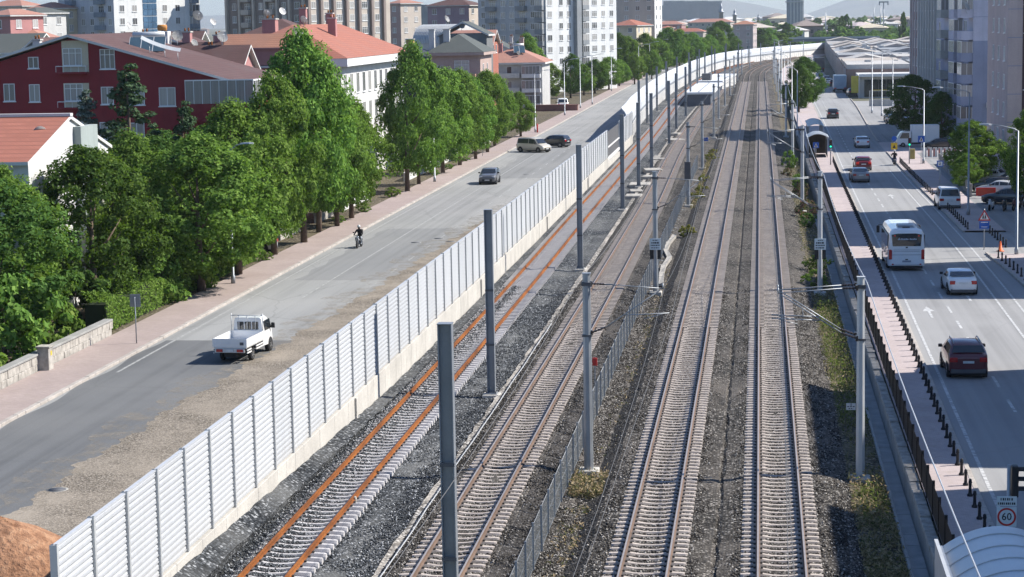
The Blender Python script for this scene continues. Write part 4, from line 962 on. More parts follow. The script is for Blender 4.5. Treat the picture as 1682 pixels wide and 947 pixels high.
BR = render('tower_brown', (.25,.205,.185)); BR2 = render('tower_beige', (.50,.44,.38))
bt = tower('brown_tower', 'wide brown apartment block with tall vertical ribs, cut by the upper border', corner(-97.5,444,25,R(-32)), R(-32), 25, 27, 11, 2.8, BR, BR2,  # sun and shade painted in: beige lit side, brown shaded front
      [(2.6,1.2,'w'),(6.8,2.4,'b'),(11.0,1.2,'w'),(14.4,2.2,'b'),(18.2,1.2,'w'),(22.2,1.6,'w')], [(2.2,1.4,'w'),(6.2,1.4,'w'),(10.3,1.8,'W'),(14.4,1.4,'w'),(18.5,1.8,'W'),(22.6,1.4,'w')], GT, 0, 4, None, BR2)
for v in (.3,4.2,8.2,12.3,16.4,20.5,24.5): block(bt, 25.0, 25.7, v-.35, v+.35, 0, 31.5, BR, 'rib')  # rib tones paint the alternating lit and shaded pillars
for u in (.4,4.6,9.0,12.7,16.4,20.2,24.4): block(bt, u-.3, u+.3, -.6, 0, 0, 31.4, BR2, 'rib')
def plain_tower(name, label, cat, px0, px1, ytop, Y, rz, wall_y, wall_x, split, roof=None, group=GT, nf=8, base=0):
    """block seen between two sight lines; the near corner sits at px = split"""
    a = at(px0, 100, Y); c = at(split, 100, Y); e = at(px1, 100, Y); H = at(split, ytop, Y).z
    w = (c.x-a.x)/max(.35, math.cos(rz)); d = (e.x-c.x)/max(.35, -math.sin(rz)); d = max(d, 8)
    b = empty(name, corner(c.x, Y, w, rz), rz, label, cat, group)
    fh = 2.9; n = max(2, int(H/fh))
    block(b, 0, w-.01, 0, d, -.3, H, wall_y); block(b, w-.01, w, 0, d, -.3, H+.005, wall_x, 'side_wall')
    m = MB()
    if roof: hip(m, 0, w, 0, d, H+.2, min(w, d)*.2, .5); m.build('roof', [roof, GREYW], b)
    else: m.box(-.1,w+.1,-.1,d+.1,H+.01,H+.5); m.build('parapet', [GREYW], b)
    for f in range(max(0, n-nf), n):
        k = max(1, int(w/3.6)); 
        for i in range(k): window(b, ('y', 0), (i+.5)*w/k, H-(n-f)*fh+.9, 1.3, 1.4, 'two')
        k = max(1, int(d/3.6))
        for i in range(k): window(b, ('x', w), (i+.5)*d/k, H-(n-f)*fh+.9, 1.3, 1.4, 'two')
    return b
plain_tower('beige_block', 'beige and brown flat block behind the trees, right of the tall grey tower', 'apartment building', 1001, 1085, -40, 660, R(-14), BR2, WHT, 1076, None, GT, 9)
plain_tower('rose_block', 'small rose flat block between the brown tower and the domed roof', 'apartment building', 636, 684, 6, 560, R(-35), render('rose_wall', (.42,.30,.27)), BR2, 660, T_PINK, GT, 4)
plain_tower('purple_block', 'flat block with a wide purple-red roof left of the grey tower', 'apartment building', 700, 790, 9, 520, R(-20), render('mauve_wall', (.36,.27,.30)), BR2, 772, T_MAROON, GT, 4)
for px0, px1, yt, Y, sp, wl, rf, lb in ((-25,32,26,330,20,PINK,T_PINK,'rose house with a faded roof at the upper left corner'),(24,78,22,372,64,GREYW,T_GREEN,'grey-roofed house left of the white and blue block'),(46,104,14,440,90,CREAM,T_PINK,'cream block with a pink roof beside the white and blue block'),(-30,52,10,520,40,BR2,T_PINK,'beige terrace on the skyline at the upper left corner'),(560,650,10,640,630,BR2,T_PINK,'beige block peeping out right of the wide ribbed tower')):
    plain_tower('terrace_house', lb, 'house', px0, px1, yt, Y, R(-22), wl, wl, sp, rf, 'houses on the upper left skyline', 4)
b = plain_tower('cream_house', 'cream house with a red roof between the trees, below the beige block', 'house', 1003, 1068, 42, 640, R(-20), CREAM, CREAM, 1046, T_RED, 'houses behind the left trees', 3)
# barrel roof
b = empty('barrel_roof_hall', (-64, 395, 0), R(-18), 'hall with a ribbed grey barrel roof among the red roofs', 'hall')
m = MB(); prof = [(4.6*math.cos(a), 3.4*math.sin(a)) for a in [PI*i/14 for i in range(15)]]
m.prism([(4.6,-13)]+prof+[(-4.6,-13)], 'x', 0, 9); m.build('wall', GREYW, b, (0, 0, 13.2))
m = MB()
for i in range(26): m.prism([(u*1.012, w*1.015) for u, w in prof]+[(u*1.03, w*1.035) for u, w in prof[::-1]], 'x', i*.35+.02, i*.35+.22)
m.build('roof', GALV_L, b, (0, 0, 13.2))
# jumble of roofs at the upper left
def small_house(name, label, x, y, w, d, H, h, wall, roof, axis='y', rz=0.0, kind='gable', wins=True):
    b = empty(name, (x, y, 0), rz, label, 'house', 'houses behind the left trees'); m = MB()
    if kind == 'gable' and axis == 'y': m.prism([(0,0),(w,0),(w,H-.15),(w/2,H+h-.2),(0,H-.15)], 'y', 0, d)
    else: m.box(0, w, 0, d, 0, H)
    m.build('wall', wall, b); m = MB()
    if kind == 'gable': gable(m, 0, w, 0, d, H, h, axis, .5, .22)
    else: hip(m, 0, w, 0, d, H+.15, h, .6)
    m.build('roof', [roof, WHITE_D], b)
    if wins:
        for u in (w*.25, w*.7): window(b, ('y', 0), u, H-2.0, 1.5, 1.5, 'two')
        window(b, ('x', w), d*.3, H-2.0, 1.4, 1.5, 'two'); window(b, ('x', w), d*.7, H-2.0, 1.4, 1.5, 'two')
    return b
BLUEG = render('blue_grey_wall', (.20,.225,.255))
small_house('blue_grey_house', 'blue-grey house with maroon gables at the upper left', -92, 245, 9, 12, 12.6, 3.6, BLUEG, T_MAROON)
small_house('maroon_roof_house', 'house with a steep maroon roof and a pale chimney behind the red house', -83, 262, 10, 12, 13.0, 3.6, GREYW, T_MAROON, 'x')
small_house('pale_attic_house', 'pale attic house with brown eaves just above the red house ridge', -71, 232, 8, 10, 14.4, 1.6, WHITE_D, T_MAROON, 'y')
small_house('faded_roof_house', 'low house with a faded red roof at the far upper left border', -92, 215, 12, 14, 11.0, 3.2, CREAM, T_PINK, 'y')
small_house('long_maroon_house', 'long maroon-roofed house with dishes, behind the solar panels', -66, 252, 12, 14, 14.8, 3.0, GREYW, T_MAROON, 'x', 0, 'hip')
small_house('red_tile_house', 'brick-red house with grey tiled dormer left of the barrel roof', -70, 300, 12, 14, 13.8, 2.4, PINK, T_PINK, 'x', 0, 'hip')
small_house('brick_terrace_house', 'brick-red terrace house between the barrel roof and the grey tower', -56, 372, 8, 10, 13.4, 2.2, render('brick_wall', (.34,.13,.09)), T_PINK, 'x')
small_house('grey_tiled_house', 'small grey-roofed house behind the balcony house', -60, 425, 9, 10, 11.5, 2.4, GREYW, T_GREEN, 'y')
small_house('far_mauve_house', 'mauve-walled house with a red hip roof far at the upper left', -128, 330, 13, 12, 14.5, 3.0, render('mauve2', (.40,.33,.36)), T_PINK, 'x', 0, 'hip')
small_house('far_grey_house', 'grey house with pale roof far at the upper left border', -118, 300, 10, 12, 14.0, 2.6, GREYW, T_GREEN, 'x')
for x, y, z, lb, s in ((-71.6,186,16.2,'white dish on the left of the red house ridge',1.0),(-62.0,226,17.4,'large grey mesh dish above the red house ridge',1.6),(-60.8,228,17.0,'white dish beside the large grey mesh dish',1.1),(-57.0,200,15.4,'white dish right of the orange-topped chimney',1.5),(-56.0,202.5,14.9,'smaller white dish below its neighbour by the orange chimney',1.1),(-53.0,202,15.2,'white dish standing on the pink house ridge',1.5),(-55.6,232,17.8,'white dish at the left of a row of three above the rose house',1.2),(-54.0,233,18.0,'middle white dish of the row above the rose house',1.2),(-50.0,226,16.8,'big white dish turned sideways above the rose house',1.4),(-73.0,236,17.0,'small white dish on the pale attic house',.9),(-49.6,346,15.6,'white dish on the dark grey-green roof ridge',1.4),(-58.5,388,16.6,'white dish in front of the barrel roof',1.8),(-48.2,402,12.0,'white dish between the solar panels of the balcony house',1.2),(-46.6,402,10.2,'small white dish low on the faded red hipped roof',1.1),(-89.5,217,13.0,'white dish on the faded roof at the far left',1.0),(-84.5,246,14.3,'white dish on the blue-grey house wall',1.2)):
    dish(x, y, z, lb, s*.62)
b = empty('orange_chimney', (-58.3, 199.5, 15.2), 0, 'white chimney stack with an orange tank on top', 'chimney')
m = MB(); m.box(-.7,.7,-.6,.6,-1.5,1.6,0,.04); m.build('stack', WHITE_D, b); m = MB(); m.X = Matrix.Translation((0,0,2.1)) @ Matrix.Rotation(PI/2,4,'Y'); m.lathe([(.1,-.45),(.30,-.42),(.30,.42),(.1,.45)], 12); m.build('tank', plain('tank_ochre', (.45,.19,.04), .6, 0, .2, 2, .2), b, (0, 0, -.15))
# ------------------------------------------------------------------ right-hand side towers
BLUEW = render('lavender_wall', (.47,.47,.55)); BLUED = render('slate_blue_wall', (.255,.28,.37)); PALEB = render('pale_blue_base', (.38,.47,.55)); PINKG = render('pink_grey_wall', (.45,.375,.365)); REDB = render('brick_red_balcony', (.24,.07,.07)); DKB = render('dark_brown_strip', (.075,.05,.05)); GRG = render('grey_green_wall', (.35,.36,.345))
GR2 = 'apartment blocks along the right-hand street'
b = empty('blue_tower', (27.0, 271, 0), R(3.5), 'slate-blue and lavender apartment block with glazed corner balconies', 'apartment building', GR2)
fh = 2.78
block(b, 0, 14, 0, 32, 0, 2.8, PALEB, 'base'); block(b, 0, 14, 0, 32, 2.801, 13.6, BLUED); block(b, 0, 14, 0, 32, 13.602, 22.4, BLUEW, 'upper_wall')
m = MB(); m.box(-.2,14.2,-.2,32.2,22.41,22.9); m.build('parapet', GREYW, b)
for f in range(1, 8):
    z = f*fh
    window(b, ('y', 0), 3.0, z+.8, 1.7, 1.5, 'two'); window(b, ('y', 0), 11.5, z+.8, 1.7, 1.5, 'two')
    balcony(b, ('X', 0), 1.7, z, 3.2, 1.5, .95, BLUEW if f > 4 else BLUED, False, f != 5, 1.45)
    for v in (5.4, 6.6): window(b, ('X', 0), v, z+.4, .8, 1.9, 'one')
    balcony(b, ('X', 0), 10.5, z, 4.4, 1.2, .95, BLUEW if f > 4 else BLUED, False, True, 1.4)
    for v in (15.4, 17.2): window(b, ('X', 0), v, z+.5, 1.0, 1.7, 'two')
    balcony(b, ('X', 0), 22.5, z, 4.0, 1.1, .95, GRG, False, f % 2 == 0, 1.4); window(b, ('X', 0), 28.5, z+.6, 1.3, 1.5, 'two')
    block(b, 4.6, 6.6, -1.0, -.01, z-.35, z+.75, REDB, 'red_balcony'); block(b, 4.5, 6.7, -1.05, -.01, z+.751, z+.86, WHITE_D, 'balcony_cap')
for z in (8.4, 16.6): block(b, 0, 14, -.03, 0, z, z+.06, BLUED, 'string_course')
window(b, ('y', 0), 1.6, .1, .9, 2.2, 'door')
m = MB(); m.box(-.45,.45,-.35,0,0,.65,0,.03); m.disc((0.05,-.36,.33),.24,'y',14,1); tag(m.build('air_conditioner', [WHITE_D, PLASTIC], loc=(29.2, 271.0, 5.1)), 'white air conditioner on the slate-blue wall', 'air conditioner')
dish(26.0, 270.2, 17.0, 'white dish clamped to the lavender corner balcony', 1.0)
b = empty('grey_green_tower', (25.1, 303.5, 0), R(3.5), 'grey-green apartment block with vertical ribs behind the slate-blue one', 'apartment building', GR2)
block(b, 0, 15, 0, 17.6, 0, 27.5, GRG)
for v in steps(.5, 17, 2.75): block(b, -.3, 0, v, v+.5, 0, 27.4, GREYW, 'rib')
for f in range(0, 9):
    for v in (2.2, 5.0, 7.7, 10.5, 13.2, 15.9): window(b, ('X', 0), v, f*fh+.9, 1.2, 1.4, 'two')
b = empty('red_brown_tower', (24.0, 321.5, 0), R(3.5), 'narrow brick-red end block with white corner strips beyond the grey-green one', 'apartment building', GR2)
block(b, 0, 16, 0, 9, 0, 29.0, REDB)
for v in (.2, 3.0, 5.8, 8.5): block(b, -.25, 0, v, v+.4, 0, 28.9, WHITE_D, 'rib')
for f in range(0, 10): window(b, ('X', 0), 1.8, f*fh+.9, 1.1, 1.4, 'two'); window(b, ('X', 0), 4.6, f*fh+.9, 1.1, 1.4, 'two')
b = empty('pink_grey_block', (24.9, 215, 0), 0, 'pinkish grey apartment block with dark vertical strips and a dark shop below', 'apartment building', GR2)
block(b, 0, 16, 0, 19, 0, 19.6, PINKG)
for u in (.9, 2.0): block(b, u-.13+.7, u+.13+.7, -.10, 0, 2.9, 19.5, DKB, 'dark_strip')
block(b, 1.45, 1.55, -.04, 0, 2.9, 19.5, DKB, 'dark_strip')
for f in range(1, 7): 
    block(b, 0, 16, -.02, 0, f*2.85+.35, f*2.85+.43, BLUED, 'string_course')
    if f == 4: block(b, 1.85, 2.55, -.06, 0, f*2.85+.9, f*2.85+2.4, DKB, 'shutter')
    for u in (2.2-.15, 6.0, 10.5, 14): 
        if not (f == 4 and u < 3): window(b, ('y', 0), u+.15, f*2.85+.85, 1.25, 1.5, 'three' if f % 2 else 'two')
    for v in (3, 8, 13): window(b, ('X', 0), v, f*2.85+.85, 1.2, 1.5, 'two')
s = empty('corner_shop', (25.0, 214.2, 0), 0, 'dark brown shop front with red panels and pale lettering under the pink-grey block', 'shop')
m = MB(); m.box(0,12,0,.79,0,3.3); m.build('front', DKB, s)
m = MB(); m.box(.9,2.2,-.05,0,.25,2.3); m.box(2.5,5,-.05,0,.25,2.3); m.build('shop_window', CARGLASS, s)
m = MB(); m.box(.95,2.15,-.09,-.051,.25,.75); m.build('red_panel', REDP, s)
m = MB(); m.box(.0,.85,-.06,0,2.35,3.2)
for i in range(6): m.box(.02+i*.14,.07+i*.14,-.075,-.061,2.4,3.15,1)
m.build('striped_panel', [DKB, STONE], s)
text('BKE', .62, WHITE_D, s, (1.75, -.02, 2.78), (PI/2, 0, 0))
m = MB(); m.box(-.1,12,-1.3,0,-.02,.14); m.build('step', CONC, s)
# plain coloured hoarding panels
for x, w, z, h, mt, lb in ((28.0,.9,.6,2.6,YELLOWP,'yellow painted board leaning at the foot of the blue block'),(29.0,1.0,1.1,1.7,render('lilac_board', (.36,.22,.42)),'lilac painted board beside the yellow one'),(30.2,1.2,1.0,1.6,BLUEP,'blue painted board beside the lilac one')):
    m = MB(); m.box(-w/2,w/2,-.04,.04,0,h,0,.02); tag(m.build('painted_board', mt, loc=(x, 262.5, z)), lb, 'board', 'painted boards by the blue block')
m = MB(); m.box(-2.4,2.4,-.1,.1,0,1.7); tag(m.build('white_hoarding', WHITE_D, loc=(30.4, 258.5, .0)), 'white hoarding wall behind the bright green tree', 'hoarding')
# blocks further along the street (their shade crosses the road)
def side_block(name, label, x, y0, y1, H, wall, roof=None):
    b = empty(name, (x, y0, 0), 0, label, 'apartment building', GR2); d = y1-y0
    block(b, 0, 14, 0, d, 0, H, wall); m = MB()
    if roof: hip(m, 0, 14, 0, d, H+.2, 2.5, .5); m.build('roof', [roof, GREYW], b)
    else: m.box(-.2,14.2,-.2,d+.2,H+.01,H+.6); m.build('parapet', [GREYW], b)
    for f in range(int(H/2.9)):
        for i in range(max(1, int(d/4))): window(b, ('X', 0), (i+.5)*d/max(1, int(d/4)), f*2.9+.9, 1.4, 1.4, 'two')
        for u in (3, 7, 11): window(b, ('y', 0), u, f*2.9+.9, 1.4, 1.4, 'two')
side_block('cream_side_block', 'cream apartment block behind the parking lot off the right border', 27.0, 162, 189, 20.5, CREAM)
side_block('grey_side_block', 'grey apartment block off the right border opposite the coach', 25.0, 133.5, 149.5, 19.5, GREYW)
side_block('rose_side_block', 'rose apartment block off the right border opposite the dark red car', 22.6, 85.5, 104.5, 18.2, PINKG, T_PINK)
side_block('white_side_block', 'pale apartment block off the right border beside the near shelter', 22.6, 44, 79.5, 18.0, GREYW, T_PINK)

# ------------------------------------------------------------------ warehouses and shops further along the street
b = empty('long_warehouse', (19.0, 470, 0), R(-1.2), 'long low warehouse row with a brown wall along the street and pale flat roofs', 'warehouse')
BWALL = render('warehouse_brown', (.30,.20,.165)); ROOFP = plain('pale_roof_felt', (.42,.40,.375), .9, 0, .22, .12, .2)
block(b, 0, 44, 0, 480, -.3, 5.0, BWALL); m = MB()
for i in range(12): 
    for j in range(3):
        q = RND.uniform(0,.9); x0 = .3+j*14.6; m.box(x0, x0+13.9, i*40+.3+j*3, i*40+38.2+j*1.5, 5.02, 5.25+q, RND.randrange(3))
        if RND.random() < .45: m.prism([(x0+1.2,5.26+q),(x0+6.9,6.5+q),(x0+12.6,5.26+q)], 'y', i*40+4, i*40+33, RND.randrange(3))
m.build('roof', [ROOFP, plain('roof_grey_sheet', (.28,.285,.29), .7, .1, .2, .15, .2), plain('roof_beige_sheet', (.40,.355,.31), .85, 0, .2, .15, .2)], b)
for i in range(24): block(b, -.25, 0, i*20+1, i*20+1.8, -.2, 5.3, GREYW, 'pilaster')
m = MB()
for i in range(40): x, y, s = RND.uniform(2,42), RND.uniform(4,300), RND.uniform(.4,1.3); m.box(x,x+s*1.4,y,y+s,5.4,5.7+s*.8)
m.build('roof_unit', [GREYW], b)
b = empty('glass_shop', (20.6, 437, 0), R(-1), 'dark glass-fronted shop with a white fascia at the end of the warehouse row', 'shop')
block(b, 0, 26, .2, 32, -.2, 4.3, GREYW); m = MB()
for i in range(9): m.box(.9+i*1.5,2.32+i*1.5,.05,.199,.15,3.7)
m.build('shop_window', plain('dark_green_glass', (.012,.028,.028), .1, 0, .3, .6, coat=.5), b)
m = MB(); m.box(-.2,26.2,-1.2,.2,4.302,4.9); m.build('fascia', WHITE, b); m = MB(); m.box(-.3,.0,-.6,.2,-.2,4.3); m.box(.0,.85,.1,.18,1.2,1.35,0); m.box(.0,.85,.1,.18,2.4,2.55,0); m.build('frame', GREYW, b)
m = MB(); m.box(2.6,5.6,-.02,.045,1.35,1.6); m.build('yellow_strip', YELLOWP, b)
m = MB(); m.box(-.12,.12,-.9,.9,0,3.5,0,.03); tag(m.build('yellow_banner', plain('mustard', (.40,.36,.06), .6), loc=(19.7, 437, 1.0), rz=R(70)), 'tall mustard banner on the corner of the glass shop', 'banner')
m = MB(); m.box(0,9.5,-.12,.12,-.1,1.3); m.box(0,.2,-.13,.13,1.302,2.8); m.box(9.3,9.5,-.13,.13,1.302,2.8); m.box(0,9.5,-.06,.06,2.801,2.9); tag(m.build('forecourt_wall', CONC, loc=(20.4, 396, 0)), 'low grey forecourt wall with a thin frame in front of the glass shop', 'wall')
b = empty('road_bridge', (5, 1110, 0), R(4), 'grey road bridge crossing behind the warehouses', 'bridge')
m = MB(); m.prism([(-6,1.5),(10,4.6),(58,4.6),(78,1.4),(78,.3),(56,3.2),(12,3.2),(-6,.2)], 'y', 0, 9); m.build('deck', plain('bridge_grey', (.17,.19,.21), .8), b)
m = MB(); 
for x in (10, 26, 42, 57): m.box(x-.6,x+.6,1,8,-.3,3.2)
m.build('pier', CONC_D, b); m = MB(); m.box(10,58,.0,.2,4.602,5.5); m.build('parapet', GREYW, b)
# station roof between the tracks
b = empty('station_roof', (-15.0, 416, 0), R(-.8), 'white flat roof of a low station building between the curving tracks', 'station building')
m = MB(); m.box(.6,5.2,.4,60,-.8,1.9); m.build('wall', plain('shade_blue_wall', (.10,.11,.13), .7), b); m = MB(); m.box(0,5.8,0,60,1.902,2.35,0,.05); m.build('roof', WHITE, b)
m = MB(); m.box(2.8,2.95,0.2,59,2.352,2.5); m.build('roof_seam', GALV, b)
b = empty('station_roof', (-14.6, 500, 0), R(-2.5), 'second smaller white roof with a dark cabin behind the station roof', 'station building')
m = MB(); m.box(0,5.6,0,60,-.8,1.6); m.build('wall', GREYW, b); m = MB(); m.box(-.2,5.8,-.2,60,1.602,2.0); m.build('roof', WHITE, b); m = MB(); m.box(.5,2.6,4,9,2.002,3.6); m.build('cabin', PLASTIC, b)
m = MB(); 
for _q in range(9): m.box(-1.3+RND.uniform(-.3,.2),.9+RND.uniform(-.3,.4),-6+_q*1.35,-6+_q*1.35+RND.uniform(.7,1.2),-1.0,-.35+RND.uniform(-.1,.15),0,.05)
tag(m.build('concrete_platform', STONE, loc=(-12.4, 262, 0)), 'row of broken concrete slabs between the two left tracks', 'slabs')
for i, y in enumerate((205, 212, 220, 229, 239, 300, 312)):
    m = MB(); s = RND.uniform(.6,1.3); m.box(-s,s,-s*1.6,s*1.6,0,RND.uniform(.25,.55),0,.06)
    tag(m.build('concrete_slab', STONE, loc=(-12.6+RND.uniform(-.3,.5), y, -.5), rz=RND.uniform(-.3,.3)), 'pale broken concrete slab lying between the two left tracks', 'slab', 'broken slabs between the two left tracks')
# far buildings with red roofs beyond the curve
for i, (p0, p1, yt, Y, wall, roof, lb) in enumerate(((1100,1165,52,960,BR2,T_RED,'far row house with red roof and beige wall left of the largest tree'),(1160,1215,50,1000,GREYW,T_MAROON,'far row house with maroon roof behind the large tree'),(1204,1247,40,930,PINKG,T_ORANGE,'far four-storey house with an orange roof and grey balconies'),(1075,1130,40,1150,PINK,T_PINK,'far rose house behind the row houses'),(1130,1210,36,1250,BR2,T_PINK,'far long beige house with pink roof behind the row'),(1085,1110,46,900,CREAM,T_RED,'far cream house just right of the beige block'))):
    plain_tower('far_house', lb, 'house', p0, p1, yt, Y, R(-12), wall, wall, p1-10, roof, 'far houses beyond the curve', 4)
# control tower
b = empty('control_tower', (24.5, 1500, 0), R(12), 'tall grey concrete tower block far beyond the bridge, cut by the upper border', 'tower')
m = MB(); m.box(-4.8,4.8,-4,4,-.3,40); m.build('shaft', plain('tower_concrete', (.30,.31,.33), .9), b)
for u in (-3.6,-1.2,1.2,3.6): block(b, u-.5, u+.5, -4.3, -4.0, 8, 39, GREYW, 'rib')
block(b, -5.6, 5.6, -4.8, 4.8, 26, 27, GREYW, 'ledge'); block(b, 4.801, 6.0, -3, 3, 9, 39, WHITE_D, 'stair_side')
# distant town: a few hundred small boxes would read the same; each one is a house of its own
rt = random.Random(21); walls = [GREYW, BR2, WHITE_D, CREAM, PINKG, BR]; roofs = [T_PINK, T_MAROON, GREYW, T_RED]
hm = []
for wl in walls:
    for rf in roofs:
        m = MB(); m.box(-7,7,-6,6,-.3,7); hip(m, -7, 7, -6, 6, 7.2, 2.2, .5)
        for i in range(4):
            for f in range(2): m.box(-6+i*3.4,-4.6+i*3.4,-6.03,-6.001,f*3.2+1,f*3.2+2.4,2)
        hm.append(m.mesh('town_house', [wl, rf, DARK]))
n = 0
while n < 190:
    Y = rt.uniform(1250, 4200); px = rt.uniform(1040, 1500) if rt.random() < .8 else rt.uniform(-20, 1040)
    if Y < 1900 and 1250 < px < 1500 and rt.random() < .6: continue
    p = at(px, 100, Y); s = rt.uniform(.7, 1.5)*(1 if Y < 2200 else 1.3)
    tag(link('town_house', rt.choice(hm), None, (p.x, Y, -.1), rt.uniform(-.6,.6), (s*rt.uniform(.8,1.6), s, s*rt.uniform(.6,1.15))), 'small distant house in the hazy town on the plain', 'house', 'houses of the distant town'); n += 1
n = 0
for px, Y, h, w in ((1108,3400,60,34),(1140,3300,58,44),(1168,3200,56,34),(1062,3000,66,28),(1090,3600,52,22),(8,700,26,14),(40,900,30,20),(688,900,34,12)):
    p = at(px, 100, Y); m = MB(); m.box(-w/2,w/2,-10,10,-.3,h*.72)
    tag(m.build('distant_block', [GREYT2], loc=(p.x, Y, 0)), ['hazy slab block leftmost on the skyline','wide hazy slab block in the middle of the skyline group','hazy slab block right end of the skyline group','hazy block half hidden by the beige block','low hazy block behind the skyline group','pale far block at the upper left corner','pale far block behind the blue-grey house','far block seen in the gap left of the barrel roof'][n], 'apartment building', 'hazy blocks on the skyline'); n += 1
def minaret(px, Y, h, lb):
    p = at(px, 100, Y); m = MB(); m.lathe([(1.6,0),(1.5,h*.72),(2.2,h*.74),(2.2,h*.76),(1.1,h*.77),(1.0,h*.86),(.05,h)], 10); tag(m.build('minaret', GALV_D, loc=(p.x, Y, 0)), lb, 'minaret', 'minarets on the skyline')
minaret(1185, 1500, 27, 'tall thin minaret above the red roofs'); minaret(1207, 1700, 24, 'shorter minaret right of the tall one'); minaret(1246, 2400, 20, 'small minaret near the skyline'); 
def mast(px, Y, h, lb, head=False):
    p = at(px, 100, Y); t = empty('mast', (p.x, Y, 0), 0, lb, 'mast', 'masts beyond the bridge'); m = MB(); m.lathe([(.5,0),(.3,h)], 8); m.build('pole', GALV, t)
    if head:
        m = MB(); m.box(-3,3,-.5,.5,h,h+.8); m.box(-3,-2.4,-.5,.5,h-1.6,h-.01); m.box(2.4,3,-.5,.5,h-1.6,h-.01); m.build('lamp_frame', GALV_D, t)
mast(1451, 1350, 24, 'floodlight mast with a square lamp frame beyond the warehouses', True); mast(1356, 1500, 19, 'plain mast beyond the bridge, left of the floodlight mast'); mast(1435, 1900, 22, 'thin mast left of the floodlight mast'); mast(1446, 1500, 22, 'thin second mast just beside the floodlight mast')
# mountains
def mountain(name, rows, Y, label):
    m = MB(); k = N(name+'_rock'); f = k.noise(.002, 6); mt = k.bsdf(k.ramp(f, [(.3,(.10,.115,.11)),(.7,(.19,.185,.16))]), .95)
    top = [(at(px, 25, Y).x, h) for px, h in rows]; rr = []
    for x, h in top: rr.append([(x, Y-1500, -3), (x, Y-700, h*.45-3), (x, Y, h-3), (x, Y+900, h*.4-3), (x, Y+1500, -3)])
    m.loft(rr, 0, False, False, True, False); tag(m.build(name, mt), kind='structure')
mountain('hills', [(880,0),(960,60),(1040,105),(1090,118),(1150,124),(1190,112),(1240,82),(1290,45),(1330,10),(1350,0)], 11500, '')
mountain('hills', [(1290,0),(1330,30),(1370,78),(1410,125),(1450,150),(1500,165),(1560,140),(1640,110),(1760,60),(1850,0)], 12200, '')
mountain('hills', [(-300,0),(-120,60),(60,90),(260,70),(460,85),(660,70),(760,40),(850,0)], 11800, '')
# ------------------------------------------------------------------ vegetation
def leafmat(name, cols, trans=.42):
    k = N(name); g = k.n('ShaderNodeNewGeometry'); oi = k.n('ShaderNodeObjectInfo')
    c = k.ramp(g.outputs['Random Per Island'], [(0, cols[0]), (.5, cols[1]), (1, cols[2])])
    hs = k.n('ShaderNodeHueSaturation'); k.l(c, hs.inputs['Color']); hs.inputs['Saturation'].default_value = .86
    k.l(k.math('ADD', k.math('MULTIPLY', oi.outputs['Random'], .026), .490), hs.inputs['Hue']); k.l(k.math('ADD', k.math('MULTIPLY', oi.outputs['Random'], .42), .86), hs.inputs['Value'])
    d = k.n('ShaderNodeBsdfDiffuse'); t = k.n('ShaderNodeBsdfTranslucent')
    k.l(hs.outputs[0], d.inputs['Color']); k.l(k.mix(.5, hs.outputs[0], (.20,.36,.02)), t.inputs['Color'])
    m1 = k.n('ShaderNodeMixShader'); m1.inputs[0].default_value = trans; k.l(d.outputs[0], m1.inputs[1]); k.l(t.outputs[0], m1.inputs[2])
    k.l(m1.outputs[0], k.out.inputs[0])
    return k.m
LEAF = leafmat('leaf_green', [(.046,.098,.009),(.112,.220,.020),(.225,.350,.042)])
LEAF_D = leafmat('leaf_dark', [(.020,.050,.008),(.050,.112,.016),(.108,.190,.030)], .34)
LEAF_Y = leafmat('leaf_bright', [(.056,.110,.009),(.128,.225,.019),(.235,.340,.040)])
LEAF_S = leafmat('leaf_silver', [(.05,.075,.06),(.12,.16,.13),(.20,.25,.21)], .15)
LEAF_O = leafmat('bush_yellow', [(.12,.11,.02),(.24,.21,.035),(.36,.30,.07)])
LEAF_P = leafmat('oleander', [(.03,.06,.02),(.07,.12,.04),(.55,.08,.20)])
DRY = leafmat('dry_grass', [(.16,.11,.05),(.30,.215,.11),(.42,.33,.19)], .2)
WEED = leafmat('weeds', [(.07,.07,.025),(.17,.145,.065),(.34,.27,.15)], .2)
BARK = plain('bark', (.13,.095,.068), .95, 0, .3, 3, .4, bump=.5)
def quads(name, C, Nn, size, mat, aspect=.62, seed=0, flop=1.0):
    """leaf faces at C with normals about Nn"""
    rng = np.random.default_rng(seed); n = len(C)
    v = rng.normal(size=(n,3)); Nn = Nn + v*flop; Nn /= np.linalg.norm(Nn, axis=1)[:,None]+1e-9
    u = np.cross(Nn, rng.normal(size=(n,3))); u /= np.linalg.norm(u, axis=1)[:,None]+1e-9; w = np.cross(Nn, u)
    s = size*rng.uniform(.6, 1.3, n)[:,None]
    P = np.stack([C-u*s*.5, C+w*s*aspect*.5-u*s*.08, C+u*s*.5+Nn*s*.12, C-w*s*aspect*.5-u*s*.08], 1).reshape(-1,3)
    me = bpy.data.meshes.new(name); me.vertices.add(n*4); me.vertices.foreach_set('co', P.ravel())
    me.loops.add(n*4); me.loops.foreach_set('vertex_index', np.arange(n*4, dtype=np.int32)); me.polygons.add(n); me.polygons.foreach_set('loop_start', np.arange(0, n*4, 4, dtype=np.int32))
    me.materials.append(mat); me.update(calc_edges=True); me.validate(); return me
